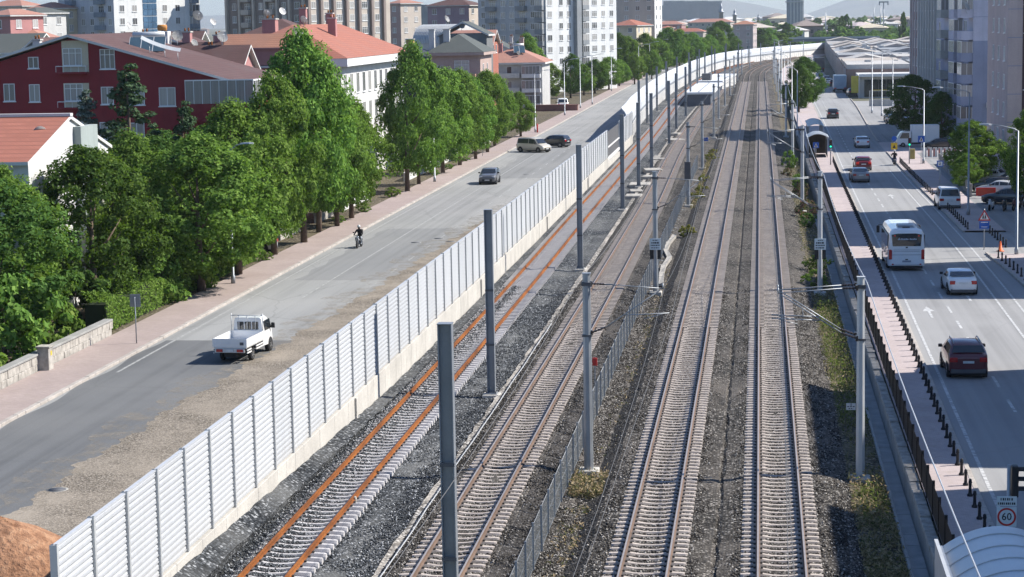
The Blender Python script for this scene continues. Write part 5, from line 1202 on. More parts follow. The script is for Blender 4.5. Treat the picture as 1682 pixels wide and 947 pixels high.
def crown(name, R_, H_, zb, nclump, nleaf, leaf, mat, seed, shape='oval', gap=.0):
    """crown of leaf clumps; radius R_, height H_, from zb up"""
    rng = np.random.default_rng(seed); cs = []
    lob = [(rng.uniform(0,6.28), rng.uniform(.15,.9), rng.uniform(.10,.30)) for _ in range(7)]
    while len(cs) < nclump:
        q = rng.uniform(0, 1); a = rng.uniform(0, 6.28)
        if shape == 'oval': pr = math.sin(PI*min(1, q*.94+.06)**.85)**.62
        elif shape == 'cone': pr = (1-q)**.85*.98+.03
        elif shape == 'round': pr = math.sqrt(max(0, 1-(2*q-1)**2))
        else: pr = 1.0
        for la, lq, ls in lob:
            da = math.cos(a-la); pr *= 1+ls*max(0, da)**3*math.exp(-((q-lq)/.22)**2) - .10*max(0,-da)**4*math.exp(-((q-lq)/.2)**2)
        rr = R_*pr*rng.uniform(.25, 1)**.45
        cs.append((rr*math.cos(a), rr*math.sin(a), zb+H_*q, pr))
    cs = np.array(cs); C, Nn = [], []
    ctr = np.array([0, 0, zb+H_*.42])
    for x, y, z, pr in cs:
        rc = R_*rng.uniform(.10, .27)*(1 if shape != 'cone' else .8); m = int(nleaf*rng.uniform(.6, 1.4))
        d = rng.normal(size=(m,3)); d /= np.linalg.norm(d, axis=1)[:,None]; r = rc*rng.uniform(.35, 1, m)[:,None]**.5
        p = np.array([x,y,z])+d*r*np.array([1,1,.8 if shape != 'cone' else .45]); C.append(p); o = p-ctr; o /= np.linalg.norm(o, axis=1)[:,None]+1e-6; Nn.append(d*.7+o*.5+np.array([0,0,.35]))
    return quads(name, np.concatenate(C), np.concatenate(Nn), leaf, mat, .66, seed+1, .55)
def trunk(name, h, r, spread, seed, limbs=7, lean=.0):
    rr = random.Random(seed); m = MB()
    top = (lean*h, rr.uniform(-.2,.2), h); pts = [(0,0,-.2),(lean*h*.2+rr.uniform(-.05,.05), rr.uniform(-.05,.05), h*.25),(lean*h*.5,rr.uniform(-.1,.1),h*.55),top]
    m.path(pts, [r*1.35, r, r*.75, r*.25], 9)
    for i in range(limbs):
        q = rr.uniform(.28,.8); a = i*2.4+rr.uniform(-.4,.4); l = spread*rr.uniform(.6,1); b = Vector((lean*h*q, 0, h*q))
        m.path([b, b+Vector((math.cos(a)*l*.45, math.sin(a)*l*.45, l*.35)), b+Vector((math.cos(a)*l*.85, math.sin(a)*l*.85, l*.85))], [r*.45, r*.3, r*.1], 6)
    return m.mesh(name, BARK)
# meshes of each kind, built at 9 m height with 3.2 m crown radius
CV = [crown('crown', 3.4, 7.8, 1.5, 190, 150, .215, m_, 40+i) for i, m_ in enumerate((LEAF, LEAF, LEAF, LEAF_Y, LEAF_D))]
CS = [crown('crown', 1.9, 7.6, 1.2, 120, 100, .21, m_, 60+i) for i, m_ in enumerate((LEAF, LEAF_Y))]
TV = [trunk('trunk', 6.8, .19, 2.6, 5+i) for i in range(3)]
CN = [crown('crown', 1.5, 8.4, .7, 130, 50, .17, LEAF_S, 81, 'cone'), crown('crown', 2.3, 8.2, .8, 120, 70, .19, leafmat('conifer_green', [(.02,.042,.018),(.045,.08,.035),(.085,.125,.06)], .15), 82, 'cone')]
TN = trunk('trunk', 8.6, .16, .6, 31, 12)
BU = [crown('crown', 1.3, 1.9, .05, 46, 70, .17, m_, 90+i, 'round') for i, m_ in enumerate((LEAF, LEAF_D, LEAF_Y, LEAF_O, LEAF_P, LEAF_S))]
CF = [crown('crown', 3.2, 7.4, 1.2, 70, 40, .75, m_, 100+i) for i, m_ in enumerate((LEAF, LEAF_D, LEAF))]
TB = MB(); TB.lathe([(.08,-.1),(.06,.6),(.02,1.1)], 6); TB = TB.mesh('stem', BARK)
def tree(x, y, H, Rr, v, label, group, kind='broad', name='broad_leaved_tree', z=.06):
    t = empty(name, (x, y, z), RND.uniform(0, 6.28), label, 'tree', group)
    cm, tm, h0, r0 = {'broad': (CV[v % 5], TV[v % 3], 9.3, 3.2), 'slim': (CS[v % 2], TV[v % 3], 8.8, 1.9), 'cone': (CN[v % 2], TN, 9.1, (1.5, 2.3)[v % 2]), 'far': (CF[v % 3], TV[v % 3], 8.6, 3.2)}[kind]
    c = link('crown', cm, t); c.scale = (Rr/r0*RND.uniform(.86,1.14), Rr/r0*RND.uniform(.86,1.14), H/h0*RND.uniform(.96,1.03)); c.rotation_euler = (RND.uniform(-.05,.05), RND.uniform(-.05,.05), 0); k = link('trunk', tm, t); k.scale = (min(1.3, Rr/r0*.6+.45),)*2+(H/h0,); return t
def bush(x, y, H, Rr, v, label, group, name='bush', z=-.1):
    t = empty(name, (x, y, z), RND.uniform(0, 6.28), label, 'bush', group)
    c = link('crown', BU[v], t); c.scale = (Rr/1.3, Rr/1.3, H/1.95); s = link('stem', TB, t); s.scale = (1, 1, H/1.6); return t
GT1 = 'tall trees along the left pavement'
for x, y, H, r, v, lb in (
    (-40.5,104,9.6,3.6,4,'dark bushy tree at the left border above the stone wall'),(-39.6,119,10.2,3.6,4,'big dark tree right of the white house, over the hedge'),(-36.2,130.6,10.2,4.1,0,'large mid-green tree left of the dark gap, below the thin conifers'),
    (-36.0,139.5,11.9,3.7,1,'tall broad tree beside the street lamp, its crown almost down to the pavement'),(-40.4,136,9.6,2.8,4,'dark tree in the gap between the two tall broad trees'),(-36.3,151.6,13.0,3.4,2,'tall tree on a thick trunk right of the street lamp'),
    (-35.9,160.1,16.0,3.7,0,'tallest tree of the row, reaching up before the pink house'),(-36.5,168.5,14.4,3.2,3,'tall light-green tree just right of the tallest one'),(-35.9,173,11.6,2.7,2,'medium tree in front of the white tiled house'),
    (-36.0,180,10.8,2.9,1,'tree with low drooping leaves near the small white post'),(-38.6,184,8.4,2.6,4,'dark low tree behind the striped shade of the yard'),(-35.9,208.9,14.2,3.5,2,'leaning-trunk tree right of the white tiled house'),
    (-36.2,218,9.2,2.2,0,'narrow leafy tree just behind the leaning trunk'),(-36.0,233.8,11.6,3.1,3,'yellow-green tree in front of the grey-green roofed house'),(-35.8,246,11.2,3.0,1,'tree right of the yellow-green one, before the brown-pink house'),
    (-35.4,257,10.2,2.7,2,'tree on a short trunk left of the road sign'),(-35.6,270,10.8,2.9,3,'light green tree left of the balcony house'),(-36.4,284,9.4,2.6,0,'tree at the foot of the balcony house'),(-35.3,305.8,6.6,2.1,2,'last small tree of the row beside the beige van'),
    (-47.8,430,14.0,3.2,0,'tree rising behind the balcony house roof'),(-45.5,196,11.2,3.4,2,'tree hidden between the red house and the pink house'),(-48,163,9.0,3.2,4,'dark tree in front of the red house wall'),(-44.6,152,7.4,2.6,1,'rounded tree below the red house bay window'),(-43.0,112,9.0,3.4,0,'leafy tree filling the corner beside the white house gable'),(-42.0,128,9.4,3.2,3,'yellow-green tree between the white house and the conifers'),(-41.6,134,10.0,2.7,1,'slender tree at the back corner of the white house'),(-39.8,147,9.6,3.2,0,'green tree behind the parked silver car'),(-40.0,165,9.0,3.0,4,'dark tree behind the two thick trunks'),(-39.5,176,8.6,3.0,1,'tree behind the light-green one, its crown low')):
    tree(x, y, H, r, v, lb, GT1)
tree(-49.6, 150, 12.9, 2.1, 0, 'thin silvery conifer left of the wide one before the red house', 'conifers before the red house', 'cone', 'conifer')
tree(-46.6, 150, 14.6, 3.5, 1, 'wide layered conifer before the red house balconies', 'conifers before the red house', 'cone', 'conifer')
tree(-43.0, 151, 11.6, 2.4, 1, 'short dark conifer right of the wide one', 'conifers before the red house', 'cone', 'conifer')
GT2 = 'trees along the far left pavement'
rt = random.Random(8)
for i, (px, yt, Y, r, v, kd) in enumerate(((905,104,440,2.8,3,'broad'),(940,92,455,2.6,4,'broad'),(962,108,470,2.7,0,'broad'),(980,100,482,3.0,4,'broad'),(1003,96,505,3.2,1,'broad'),(1020,100,530,3.0,2,'broad'),(1012,58,560,3.8,4,'broad'),(1035,62,585,4.0,0,'broad'),(1060,58,610,4.3,1,'broad'),(1082,66,640,4.0,2,'broad'),(1098,44,665,4.6,4,'broad'),(1118,50,700,4.5,0,'broad'),(1138,54,735,4.2,1,'broad'),(1155,62,770,3.8,3,'broad'),(1168,60,800,3.6,2,'broad'),(1188,36,850,5.4,4,'broad'),(1180,48,835,4.4,0,'broad'),(1206,62,900,3.6,4,'broad'),(1264,46,1010,4.2,0,'broad'),(1256,58,985,3.4,4,'broad'),(1045,92,545,2.6,0,'broad'),(1073,84,590,2.4,2,'broad'))):
    p = at(px, yt, Y); tree(p.x-.5, Y, p.z, r, v, ('bright','dark','round','tall','bushy','spreading')[i % 6]+' tree number-free in the far row'.replace(' number-free','')+(', last of all,' if i == 21 else '')+(' beside the grey tower' if i < 6 else ' before the beige block' if i < 11 else ' left of the curved wall' if i < 15 else ' before the far red-roofed houses'), GT2)
tree(6.8, 372, 8.2, 2.6, 4, 'dark round street tree over the pink pavement', 'street trees by the tracks'); tree(8.4, 391, 9.2, 2.9, 4, 'second dark street tree close behind the first, farther up the pink pavement', 'street trees by the tracks')
GT3 = 'trees by the right-hand apartment blocks'
for x, y, H, r, v, lb in ((21.5,295,8.6,3.5,4,'big very dark tree beside the white box van'),(24.0,281,6.6,2.6,4,'dark tree at the corner of the slate-blue block'),(20.8,211,6.2,2.4,3,'bright green tree beside the tall lamp post'),(22.2,216,4.6,1.9,3,'lower bright green tree by the white hoarding'),(23.6,189,8.4,2.3,0,'tree cut off by the right border below the pink-grey block'),(20.0,204,3.6,1.5,0,'small tree over the parking-lot wall'),(26.0,330,7.0,3.0,4,'dark tree behind the parked cars by the glass shop')):
    tree(x, y, H, r, v, lb, GT3)
# trees of the plain
n = 0; rt = random.Random(17)
while n < 130:
    Y = 1000+2000*rt.random()**1.6; px = rt.uniform(1235, 1530) if rt.random() < .72 else rt.uniform(1000, 1240)
    p = at(px, 60, Y)
    if Y < 1180 and px > 1300: continue
    tree(p.x, Y, rt.uniform(6, 12)*(1+.2*(Y > 1600)), rt.uniform(3.5, 6.5), n, 'hazy tree on the plain beyond the bridge', 'trees on the plain', 'far'); n += 1
for px, Y, H, r, lb in ((1382,1250,15,3.0,'dark poplar in the pair beyond the bridge'),(1391,1260,16,3.2,'taller dark poplar in the pair beyond the bridge'),(1482,1150,17,2.4,'slim dark poplar at the edge of the brick-red tower'),(1292,1150,13,3.4,'dark tree left of the control tower')):
    tree(at(px, 60, Y).x, Y, H, r, 1, lb, 'poplars on the plain', 'far', 'poplar')
m = []
rng = np.random.default_rng(9); nC = 26000; Yv = 1150+3200*rng.random(nC)**1.3; Xv = rng.uniform(-.06, .085, nC)*Yv; Zv = rng.uniform(0, 1, nC)*rng.uniform(2, 8, nC)*(.5+.5*np.sin(Xv*.05+Yv*.013))
tag(link('far_woods', quads('far_woods', np.stack([Xv, Yv, np.abs(Zv)+.3], 1), np.tile([0.,-.4,.8], (nC,1)), 4.2, LEAF_D, .8, 3, .6)), kind='stuff')
# garden wall, hedge and shrubs on the left
t = empty('stone_wall', (-36.5, 78, 0), 0, 'low stone garden wall along the left pavement, shrubs hanging over it', 'wall')
m = MB(); y = 0.0
while y < 33.5:
    l = RND.uniform(.5,.95)
    for r_ in range(2): m.box(-.2+RND.uniform(-.02,.02),.2+RND.uniform(-.02,.02), y+.012+r_*.2, y+l-.012+r_*.2, .02+r_*.44, .44+r_*.44+RND.uniform(-.01,.01), 0, .02)
    y += l
m.build('stonework', STONE, t); m = MB(); m.box(-.26,.26,-.1,34,.90,1.0,0,.02); m.build('coping', CONC_D, t)
for y, l in ((162,9),(176,7),(188,14),(222,18),(246,26),(282,20)):
    m = MB(); m.box(-.14,.14,0,l,-.1,.95); m.box(-.2,.2,-.05,l+.05,.952,1.03)
    tag(m.build('garden_wall', WHITE_D if y > 185 else STONE, loc=(-38.4, y, 0)), {162:'short stone garden wall behind the thick tree trunks',176:'short stone garden wall near the small white post',188:'pale garden wall behind the shaded yard',222:'pale garden wall left of the short lamp post',246:'pale garden wall behind the row of slim trunks',282:'pale garden wall leading up to the balcony house'}[y], 'wall', 'garden walls behind the left pavement')
GH = 'shrubs behind the stone wall'
for x, y, H, r, v, lb in ((-38.4,84,3.6,2.4,0,'large shrub at the left border hanging over the stone wall'),(-38.6,90,4.2,2.6,2,'yellow-green shrub over the middle of the stone wall'),(-39.2,96,4.0,2.5,0,'green shrub behind the grey cabinet'),(-38.8,102,4.6,2.6,0,'mid-green shrub near the end of the stone wall'),(-39.0,108,3.8,2.3,2,'light shrub where the stone wall ends'),(-39.4,115,3.4,2.2,1,'dark shrub behind the back of the road sign'),(-38.2,126,3.6,2.6,0,'rounded shrub in front of the dark gap'),(-38.0,132,4.2,2.6,0,'rounded shrub left of the street lamp')):
    bush(x, y, H, r, v, lb, GH)
rng = np.random.default_rng(4); nH = 15000; yy = rng.uniform(112.5, 147, nH); side = rng.random(nH); xx = np.where(side < .5, -36.75+rng.normal(0,.08,nH), rng.uniform(-38.3,-36.75,nH)); hz = 1.9+.35*np.sin(yy*.8)+.2*np.sin(yy*2.3); zz = np.where(side < .5, rng.uniform(.1,1,nH)*hz, hz+rng.normal(0,.08,nH))
nn_ = np.where((side < .5)[:,None], np.array([[1.,-.2,.2]]), np.array([[0.,0.,1.]]))
hd = tag(link('hedge', quads('hedge', np.stack([xx,yy,zz],1), nn_, .17, LEAF_Y, .6, 6, .7)), 'long clipped green hedge along the left pavement below the big trees', 'hedge')
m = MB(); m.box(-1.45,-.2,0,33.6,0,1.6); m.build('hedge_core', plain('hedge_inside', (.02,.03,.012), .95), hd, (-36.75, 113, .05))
for x, y, lb, s in ((-36.0,186,'grass tuft by the small white post',.75),(-36.3,176,'grass tuft at the foot of a slim trunk',.6),(-36.3,202,'tall tuft of weeds near the leaning trunk',.9),(-36.3,230,'small tuft of weeds beside the short lamp',.6),(-36.2,240,'small tuft of weeds under the yellow-green tree',.55),(-36.1,148,'tuft of dry weeds at the hedge end',.6),(-36.1,253,'tuft of weeds near the road sign',.5)):
    bush(x, y, s, s*.9, 2, lb, 'tufts along the left pavement', 'weed_tuft', .1)
# bushes between the tracks and on the bank
GB = 'bushes on the strip between the middle tracks'
for x, y, H, r, v, lb in ((-5.95,170,1.0,.75,3,'yellow bush right of the winding white slabs'),(-6.15,204,.9,.7,3,'yellow bush in front of the dark relay box'),(-6.0,213,.8,.7,3,'second yellow bush behind the relay box'),(-6.1,226,.9,.6,3,'yellow-green bush by the mesh fence farther back'),(-6.2,260,1.0,.8,3,'bright yellow bush near the shade on the tracks'),(-6.1,272,.8,.7,3,'small yellow bush beyond the bright one')):
    bush(x, y, H, r, v, lb, GB, z=-.72)
GO = 'bushes on the bank by the drainage channel'
for x, y, H, r, v, lb in ((3.4,246,2.0,.9,2,'yellow-green bush at the foot of the fourth channel pole'),(3.0,233,1.0,.6,4,'small pink oleander beyond the third channel pole'),(4.1,206,1.6,.7,4,'pink oleander in front of the picket fence'),(4.2,186,1.6,.9,4,'pink flowering oleander lower on the bank'),(4.0,178,1.1,.7,1,'dark bush beside the oleander'),(3.7,138,1.1,.8,2,'light bush at the foot of the notice pole'),(3.9,146,1.2,.8,1,'dark green bush behind the notice pole'),(3.9,219,1.3,.7,2,'green bush between the oleanders')):
    bush(x, y, H, r, v, lb, GO, z=-.7)
def blades(name, boxes, mat, seed):
    rng = np.random.default_rng(seed); C = []
    for x0, x1, y0, y1, z, n, h in boxes:
        x = rng.uniform(x0, x1, n); y = rng.uniform(y0, y1, n); q = rng.uniform(0, 1, n)
        f = (np.sin(x*2.1+y*.9+seed)+np.sin(y*2.7-x*1.3)) ; keep = f > -.5+rng.normal(0,.5,n)
        C.append(np.stack([x, y, z+q*h*rng.uniform(.5,1.3,n)], 1)[keep])
    C = np.concatenate(C); me = quads(name, C, np.tile([.3,-.5,.25], (len(C),1)), .17, mat, .32, seed, .9); return tag(link(name, me), kind='stuff')
blades('dry_weeds', [(3.3,4.7,60,76,-.72,2600,.4),(3.4,4.7,76,100,-.72,1500,.3),(3.2,4.7,100,135,-.72,4200,.4),(3.1,4.7,135,260,-.72,6000,.45)], WEED, 2)
blades('dry_grass', [(-7.2,-6.2,60,75,-.72,700,.15),(-7.25,-5.95,76.2,80.2,-.68,2600,.45),(-6.9,-6.1,84,150,-.74,700,.15),(-6.6,-6.0,195,275,-.72,5000,.35),(3.3,4.7,64,80,-.72,3500,.5)], DRY, 3)
blades('bank_weeds', [(3.4,4.7,90,130,-.70,5000,.6),(3.6,4.6,72,78,-.7,900,.5)], leafmat('green_weeds', [(.07,.075,.025),(.15,.145,.055),(.27,.24,.11)]), 5)
# winding white slabs
m = MB(); pts = [tuple(G(px, py, -.6)[:2]) for px, py in ((1086,468),(1087,450),(1090,438),(1100,424),(1093,412),(1098,400),(1108,388))]
for (xa, ya), (xb, yb) in zip(pts[:-1], pts[1:]): m.add([(xa-.17,ya,-.66),(xa+.17,ya,-.66),(xb+.17,yb-.1,-.66),(xb-.17,yb-.1,-.66),(xa-.17,ya,-.52),(xa+.17,ya,-.42),(xb+.17,yb-.1,-.42),(xb-.17,yb-.1,-.42)], [(3,2,1,0),(4,5,6,7),(0,1,5,4),(1,2,6,5),(2,3,7,6),(3,0,4,7)])
tag(m.build('winding_slabs', STONE), 'winding line of white slabs behind the notice pole at the mesh fence', 'slabs')
# ------------------------------------------------------------------ vehicles (nose towards +Y)
_t = MB(); _t.X = Matrix.Rotation(PI/2, 4, 'Y'); _t.lathe([(.20,-.10),(.285,-.10),(.315,-.075),(.32,0),(.315,.075),(.285,.10),(.20,.10)], 18); TYRE = _t.mesh('tyre', [RUBBER])
_t = MB(); _t.X = Matrix.Rotation(PI/2, 4, 'Y'); _t.lathe([(.205,-.07),(.205,.07),(.17,.085),(.06,.06),(.05,.09),(.0,.09)], 14)
for _i in range(5): _t.X = Matrix.Rotation(PI/2, 4, 'Y') @ Matrix.Rotation(_i*2*PI/5, 4, 'Z'); _t.box(.05,.19,-.025,.025,.07,.098)
RIM = _t.mesh('rim', [plain('alloy', (.40,.41,.42), .3, .8, .06, 4)])
KIND = {   # y, zb, belt/top z, half width, roof z or None, roof half width ratio
 'sedan': [(-2.24,.42,.80,.66,None),(-2.16,.26,1.00,.82,None),(-1.58,.22,1.04,.89,None),(-.95,.20,1.00,.90,1.40),(-.1,.20,.97,.91,1.455),(.35,.20,.96,.91,1.42),(1.10,.20,.97,.90,None),(1.75,.22,.88,.88,None),(2.15,.26,.76,.82,None),(2.26,.36,.62,.66,None)],
 'hatch': [(-2.02,.42,.85,.68,None),(-1.95,.28,1.02,.84,None),(-1.86,.24,1.05,.88,None),(-1.48,.22,1.04,.90,1.46),(-.2,.20,1.00,.91,1.52),(.35,.20,.98,.91,1.47),(1.08,.20,1.00,.90,None),(1.65,.22,.92,.88,None),(1.98,.26,.78,.82,None),(2.08,.36,.62,.66,None)],
 'suv':   [(-2.18,.50,.95,.72,None),(-2.12,.34,1.12,.88,None),(-2.03,.30,1.16,.91,None),(-1.72,.28,1.15,.93,1.60),(-.2,.26,1.10,.94,1.66),(.35,.26,1.08,.94,1.60),(1.02,.26,1.10,.93,None),(1.72,.28,1.04,.91,None),(2.10,.32,.92,.86,None),(2.20,.44,.72,.70,None)],
 'van':   [(-2.45,.45,.95,.84,None),(-2.40,.30,1.10,.92,None),(-2.36,.28,1.12,.93,None),(-2.22,.26,1.12,.95,1.88),(-.2,.25,1.10,.96,1.95),(.85,.25,1.08,.96,1.86),(1.55,.25,1.10,.94,None),(2.05,.28,.98,.92,None),(2.32,.32,.80,.87,None),(2.40,.42,.62,.72,None)],
}
def car(kind, col, x, y, rz, label, cat='car', group=None, z=.006, scale=1.0, rails=False, name='car', lit=False, metal=.0, glass=None, panel=False):
    S_ = KIND[kind]; t = empty(name, (x, y, z), rz, label, cat, group); t.scale = (scale,)*3
    paint_ = carpaint('car_paint_'+'_'.join('%d' % (c*1000) for c in col), col, metal); gl = glass or CARGLASS
    def ring(s):
        yy, zb, zt, w, rf = s
        if rf is None: top = [(w*.985,yy,zt-.05),(w*.93,yy,zt),(w*.55,yy,zt+.022),(0,yy,zt+.03)]
        else: top = [(w*.975,yy,zt),(w*.80,yy,rf-.07),(w*.68,yy,rf-.012),(0,yy,rf)]
        half = [(w*.86,yy,zb),(w*.97,yy,zb+.10),(w,yy,lerp(zb,zt,.55))]+top
        return [(-a,b,c) for a,b,c in half[::-1]][1:]+half
    m = MB(); m.loft([ring(s) for s in S_], 0, True, True, True)
    for p in range(len(m.f)): m.s[p] = len(m.f[p]) == 4
    m.build('body', [paint_], t)
    m = MB(); m.box(-S_[4][3]*.93, S_[4][3]*.93, S_[1][0]+.12, S_[-2][0]-.12, .16, S_[4][1]+.06); m.build('underbody', [DARK], t)
    def P(s, side, q):            # point on the glasshouse side, q from belt (0) to roof (1)
        yy, zb, zt, w, rf = s; a = Vector((w*.985, yy, zt)); b = Vector((w*.80, yy, rf-.07)) if rf else a
        v = a.lerp(b, q); return Vector((v.x*side, v.y, v.z))
    i0 = next(i for i, s in enumerate(S_) if s[4]); roofs = [s for s in S_ if s[4]]; cow = S_[i0+len(roofs)]; back = S_[i0-1]
    for side in (-1, 1):
        m = MB(); n = Vector((side*.016, 0, .004))
        seq = [back]+roofs+[cow]
        for a, b in zip(seq[:-1], seq[1:]):
            if a[4] and b[4]:
                f = [P(a,side,.10)+n+Vector((0,.05,0)), P(b,side,.10)+n-Vector((0,.04,0)), P(b,side,.90)+n-Vector((0,.04,0)), P(a,side,.90)+n+Vector((0,.05,0))]
            elif b[4]:
                A = Vector((side*a[3]*.965, a[0]+.10, a[2]+.05)); f = [A+n+Vector((0,(b[0]-a[0])*.35,0)), P(b,side,.10)+n, P(b,side,.88)+n]
            else:
                A = Vector((side*b[3]*.955, b[0]-.10, b[2]+.03)); f = [P(a,side,.10)+n, A+n-Vector((0,(b[0]-a[0])*.12,0)), P(a,side,.88)+n]
            if panel and b[4] and a[4] and b[0] < .5: continue
            m.face(f if side > 0 else f[::-1])
        m.build('side_window', [gl], t)
    def screen(lo, hi, name):
        m = MB(); d = .02 if hi[0] < lo[0] else -.02
        wl, wh = lo[3]*.86, hi[3]*.72; n = Vector((0, d, .022))
        a, b = Vector((0, lo[0], lo[2]+.05)), Vector((0, hi[0], hi[4]-.03)); a, b = a.lerp(b, .06), a.lerp(b, .90)
        f = [a+n+Vector((-wl,0,0)), a+n+Vector((wl,0,0)), b+n+Vector((wh,0,0)), b+n+Vector((-wh,0,0))]; c = [a+n*1.3, b+n*1.3]
        m.face([f[0], c[0], c[1], f[3]]); m.face([c[0], f[1], f[2], c[1]]); m.build(name, [gl], t)
    screen(cow, roofs[-1], 'windscreen'); screen(back, roofs[0], 'rear_window')
    for wy in (S_[1][0]+.72, S_[-2][0]-.75):
        for sx in (-1, 1):
            w = empty('wheel', (sx*(S_[4][3]-.10), wy, .32), PI if sx < 0 else 0); w.parent = t; link('tyre', TYRE, w); link('rim', RIM, w, (.012,0,0))
            m = MB(); m.tube((sx*(S_[4][3]-.19),wy,.36),(sx*(S_[4][3]+.006),wy,.36),.40,.40,16,0,True,False); m.build('wheel_arch', [DARK], t)
    zr = S_[1][2]; yb = S_[1][0]; yf = S_[-2][0]; wr = S_[1][3]
    m0 = lit and plain('brake_lamp_lit', (.9,.06,.04), .3) or TAIL
    for sx in (-1, 1):
        m = MB(); a, b = sorted((sx*wr*.58, sx*wr*.99)); m.box(a, b, yb-.085, yb+.16, zr-.30, zr-.08, 0, .03); m.build('tail_light', [m0], t)
        m = MB(); a, b = sorted((sx*wr*.55, sx*wr*.98)); zf = S_[-2][2]; m.box(a, b, yf-.18, yf+.06, zf-.17, zf-.02, 0, .03); m.build('headlight', [HEADL], t)
        m = MB(); a, b = sorted((sx*(cow[3]+.0), sx*(cow[3]+.20))); m.box(a, b, cow[0]-.45, cow[0]-.30, cow[2]+.02, cow[2]+.17, 0, .03); m.build('wing_mirror', [BLACK], t)
    m = MB(); m.box(-.26,.26, yb-.10, yb-.02, zr-.36 if kind != 'sedan' else zr-.28, zr-.25 if kind != 'sedan' else zr-.17); m.build('number_plate', [PLATE], t)
    m = MB(); m.box(-.26,.26, S_[-1][0]+.0, S_[-1][0]+.03, .44, .55); m.build('number_plate', [PLATE], t)
    m = MB(); m.box(-wr*.93,wr*.93, yb-.06, yb+.2, S_[1][1]-.06, S_[1][1]+.14, 0, .03); m.build('rear_bumper', [PLASTIC], t)
    m = MB(); m.box(-wr*.6,wr*.6, yf+.02, S_[-1][0]+.015, .34, .60); m.build('grille', [BLACK], t)
    if rails:
        for sx in (-1, 1): m = MB(); m.path([(sx*.62,-1.45,1.60),(sx*.64,-1.3,1.70),(sx*.64,.1,1.73),(sx*.62,.3,1.62)], .028, 6); m.build('roof_rail', [GALV], t)
    return t
WH, SIL, BLK, DRED, GRY, BEI = (.72,.72,.71), (.36,.37,.38), (.012,.012,.014), (.105,.012,.018), (.10,.105,.115), (.48,.44,.36)
car('suv', DRED, 9.75, 100.9, 0.02, 'dark red estate car with silver roof rails on the near lane of the street', rails=True)
car('sedan', WH, 12.3, 130.6, 0.03, 'white saloon car behind and right of the white coach')
car('sedan', (.30,.28,.27), 10.25, 218.1, 0.04, 'grey-beige saloon car just behind the dark red hatchback')
car('hatch', (.16,.012,.016), 11.35, 234.6, 0.03, 'dark red hatchback with its brake lights on, at the stop line', lit=True)
car('sedan', (.62,.63,.65), 13.2, 274.2, 0.02, 'pale silver saloon driving away in the long shade before the crossing')
car('suv', BLK, 12.1, 351.8, 0.01, 'black car in the sun between the shade and the striped shadows')
car('van', WH, 16.55, 187.4, 0.02, 'white van parked at the far kerb by the tall lamp', 'van', name='van', panel=False)
car('suv', GRY, -28.75, 219.4, PI+.0, 'dark grey oncoming car on the left road')
car('van', BEI, -29.55, 271.2, 4.07, 'beige van turning across the left road', 'van', name='van', scale=.98)
car('suv', (.014,.015,.017), -27.9, 281.5, 1.15, 'black off-road car right behind the beige van')
car('van', WH, -37.9, 399.5, R(8), 'white minibus parked behind the low wall by the balcony house', 'minibus', name='minibus', scale=1.12)
car('hatch', (.45,.46,.48), -38.9, 154.5, PI*.5, 'silver car parked in the shade under the big trees')
PG = 'cars parked in the lot on the right'
for x, y, rz, c, kd, lb in ((22.6,214,1.2,(.45,.46,.47),'hatch','silver hatchback under the bright green tree'),(24.6,209,1.25,BLK,'sedan','black car at the back of the parked row'),(24.3,205.4,1.25,(.55,.56,.57),'sedan','pale silver car in the middle of the parked row'),(24.8,201.6,1.25,(.04,.07,.12),'sedan','dark blue car in the parked row'),(25.2,198.2,1.25,(.34,.36,.37),'sedan','grey car in front in the parked row'),(24.4,194.5,1.3,(.09,.01,.012),'hatch','dark red car at the near end of the parked row'),(22.4,203,1.2,BLK,'hatch','black hatchback half hidden by the lot wall'),(22.6,199.6,1.2,(.5,.51,.52),'sedan','silver saloon standing in front of the dark blue car'),(22.2,190.5,1.2,(.035,.04,.05),'sedan','dark saloon behind the parked motorcycles'),(27.6,206,1.3,(.35,.38,.42),'sedan','blue-grey car behind the tall lamp at the right border'),(23.6,231,.8,(.6,.61,.62),'hatch','white car beyond the parking-lot wall'),(21.0,330,.3,(.03,.05,.11),'suv','dark blue car by the lamp posts near the glass shop'),(22.6,323,.3,(.36,.37,.39),'hatch','silver car before the big dark tree'),(21.2,338,.3,BLK,'suv','black car farthest in the row by the glass shop'),(22.6,268,PI*.5,BLK,'sedan','black car in the shade right of the white box van'),(24.6,350,.4,(.05,.05,.06),'sedan','dark car on the forecourt by the glass shop')):
    car(kd, c, x, y, rz, lb, group=PG)
PF = 'vehicles far up the street'
for x, y, rz, c, kd, lb in ((16.9,520,0,WH,'suv','white car parked nose to tail far up the street'),(17.6,508,0,BLK,'suv','dark car parked behind the white one far up the street'),(17.2,545,0,(.05,.06,.08),'hatch','dark blue car parked before the white ones far up the street'),(15.6,760,0,(.35,.36,.36),'van','pale van driving far up the street'),(18.5,790,0,WH,'hatch','white car at the far bend of the street'),(19.4,448,.1,(.02,.02,.022),'suv','black car parked beside the glass shop corner')):
    car(kd, c, x, y, rz, lb, group=PF)
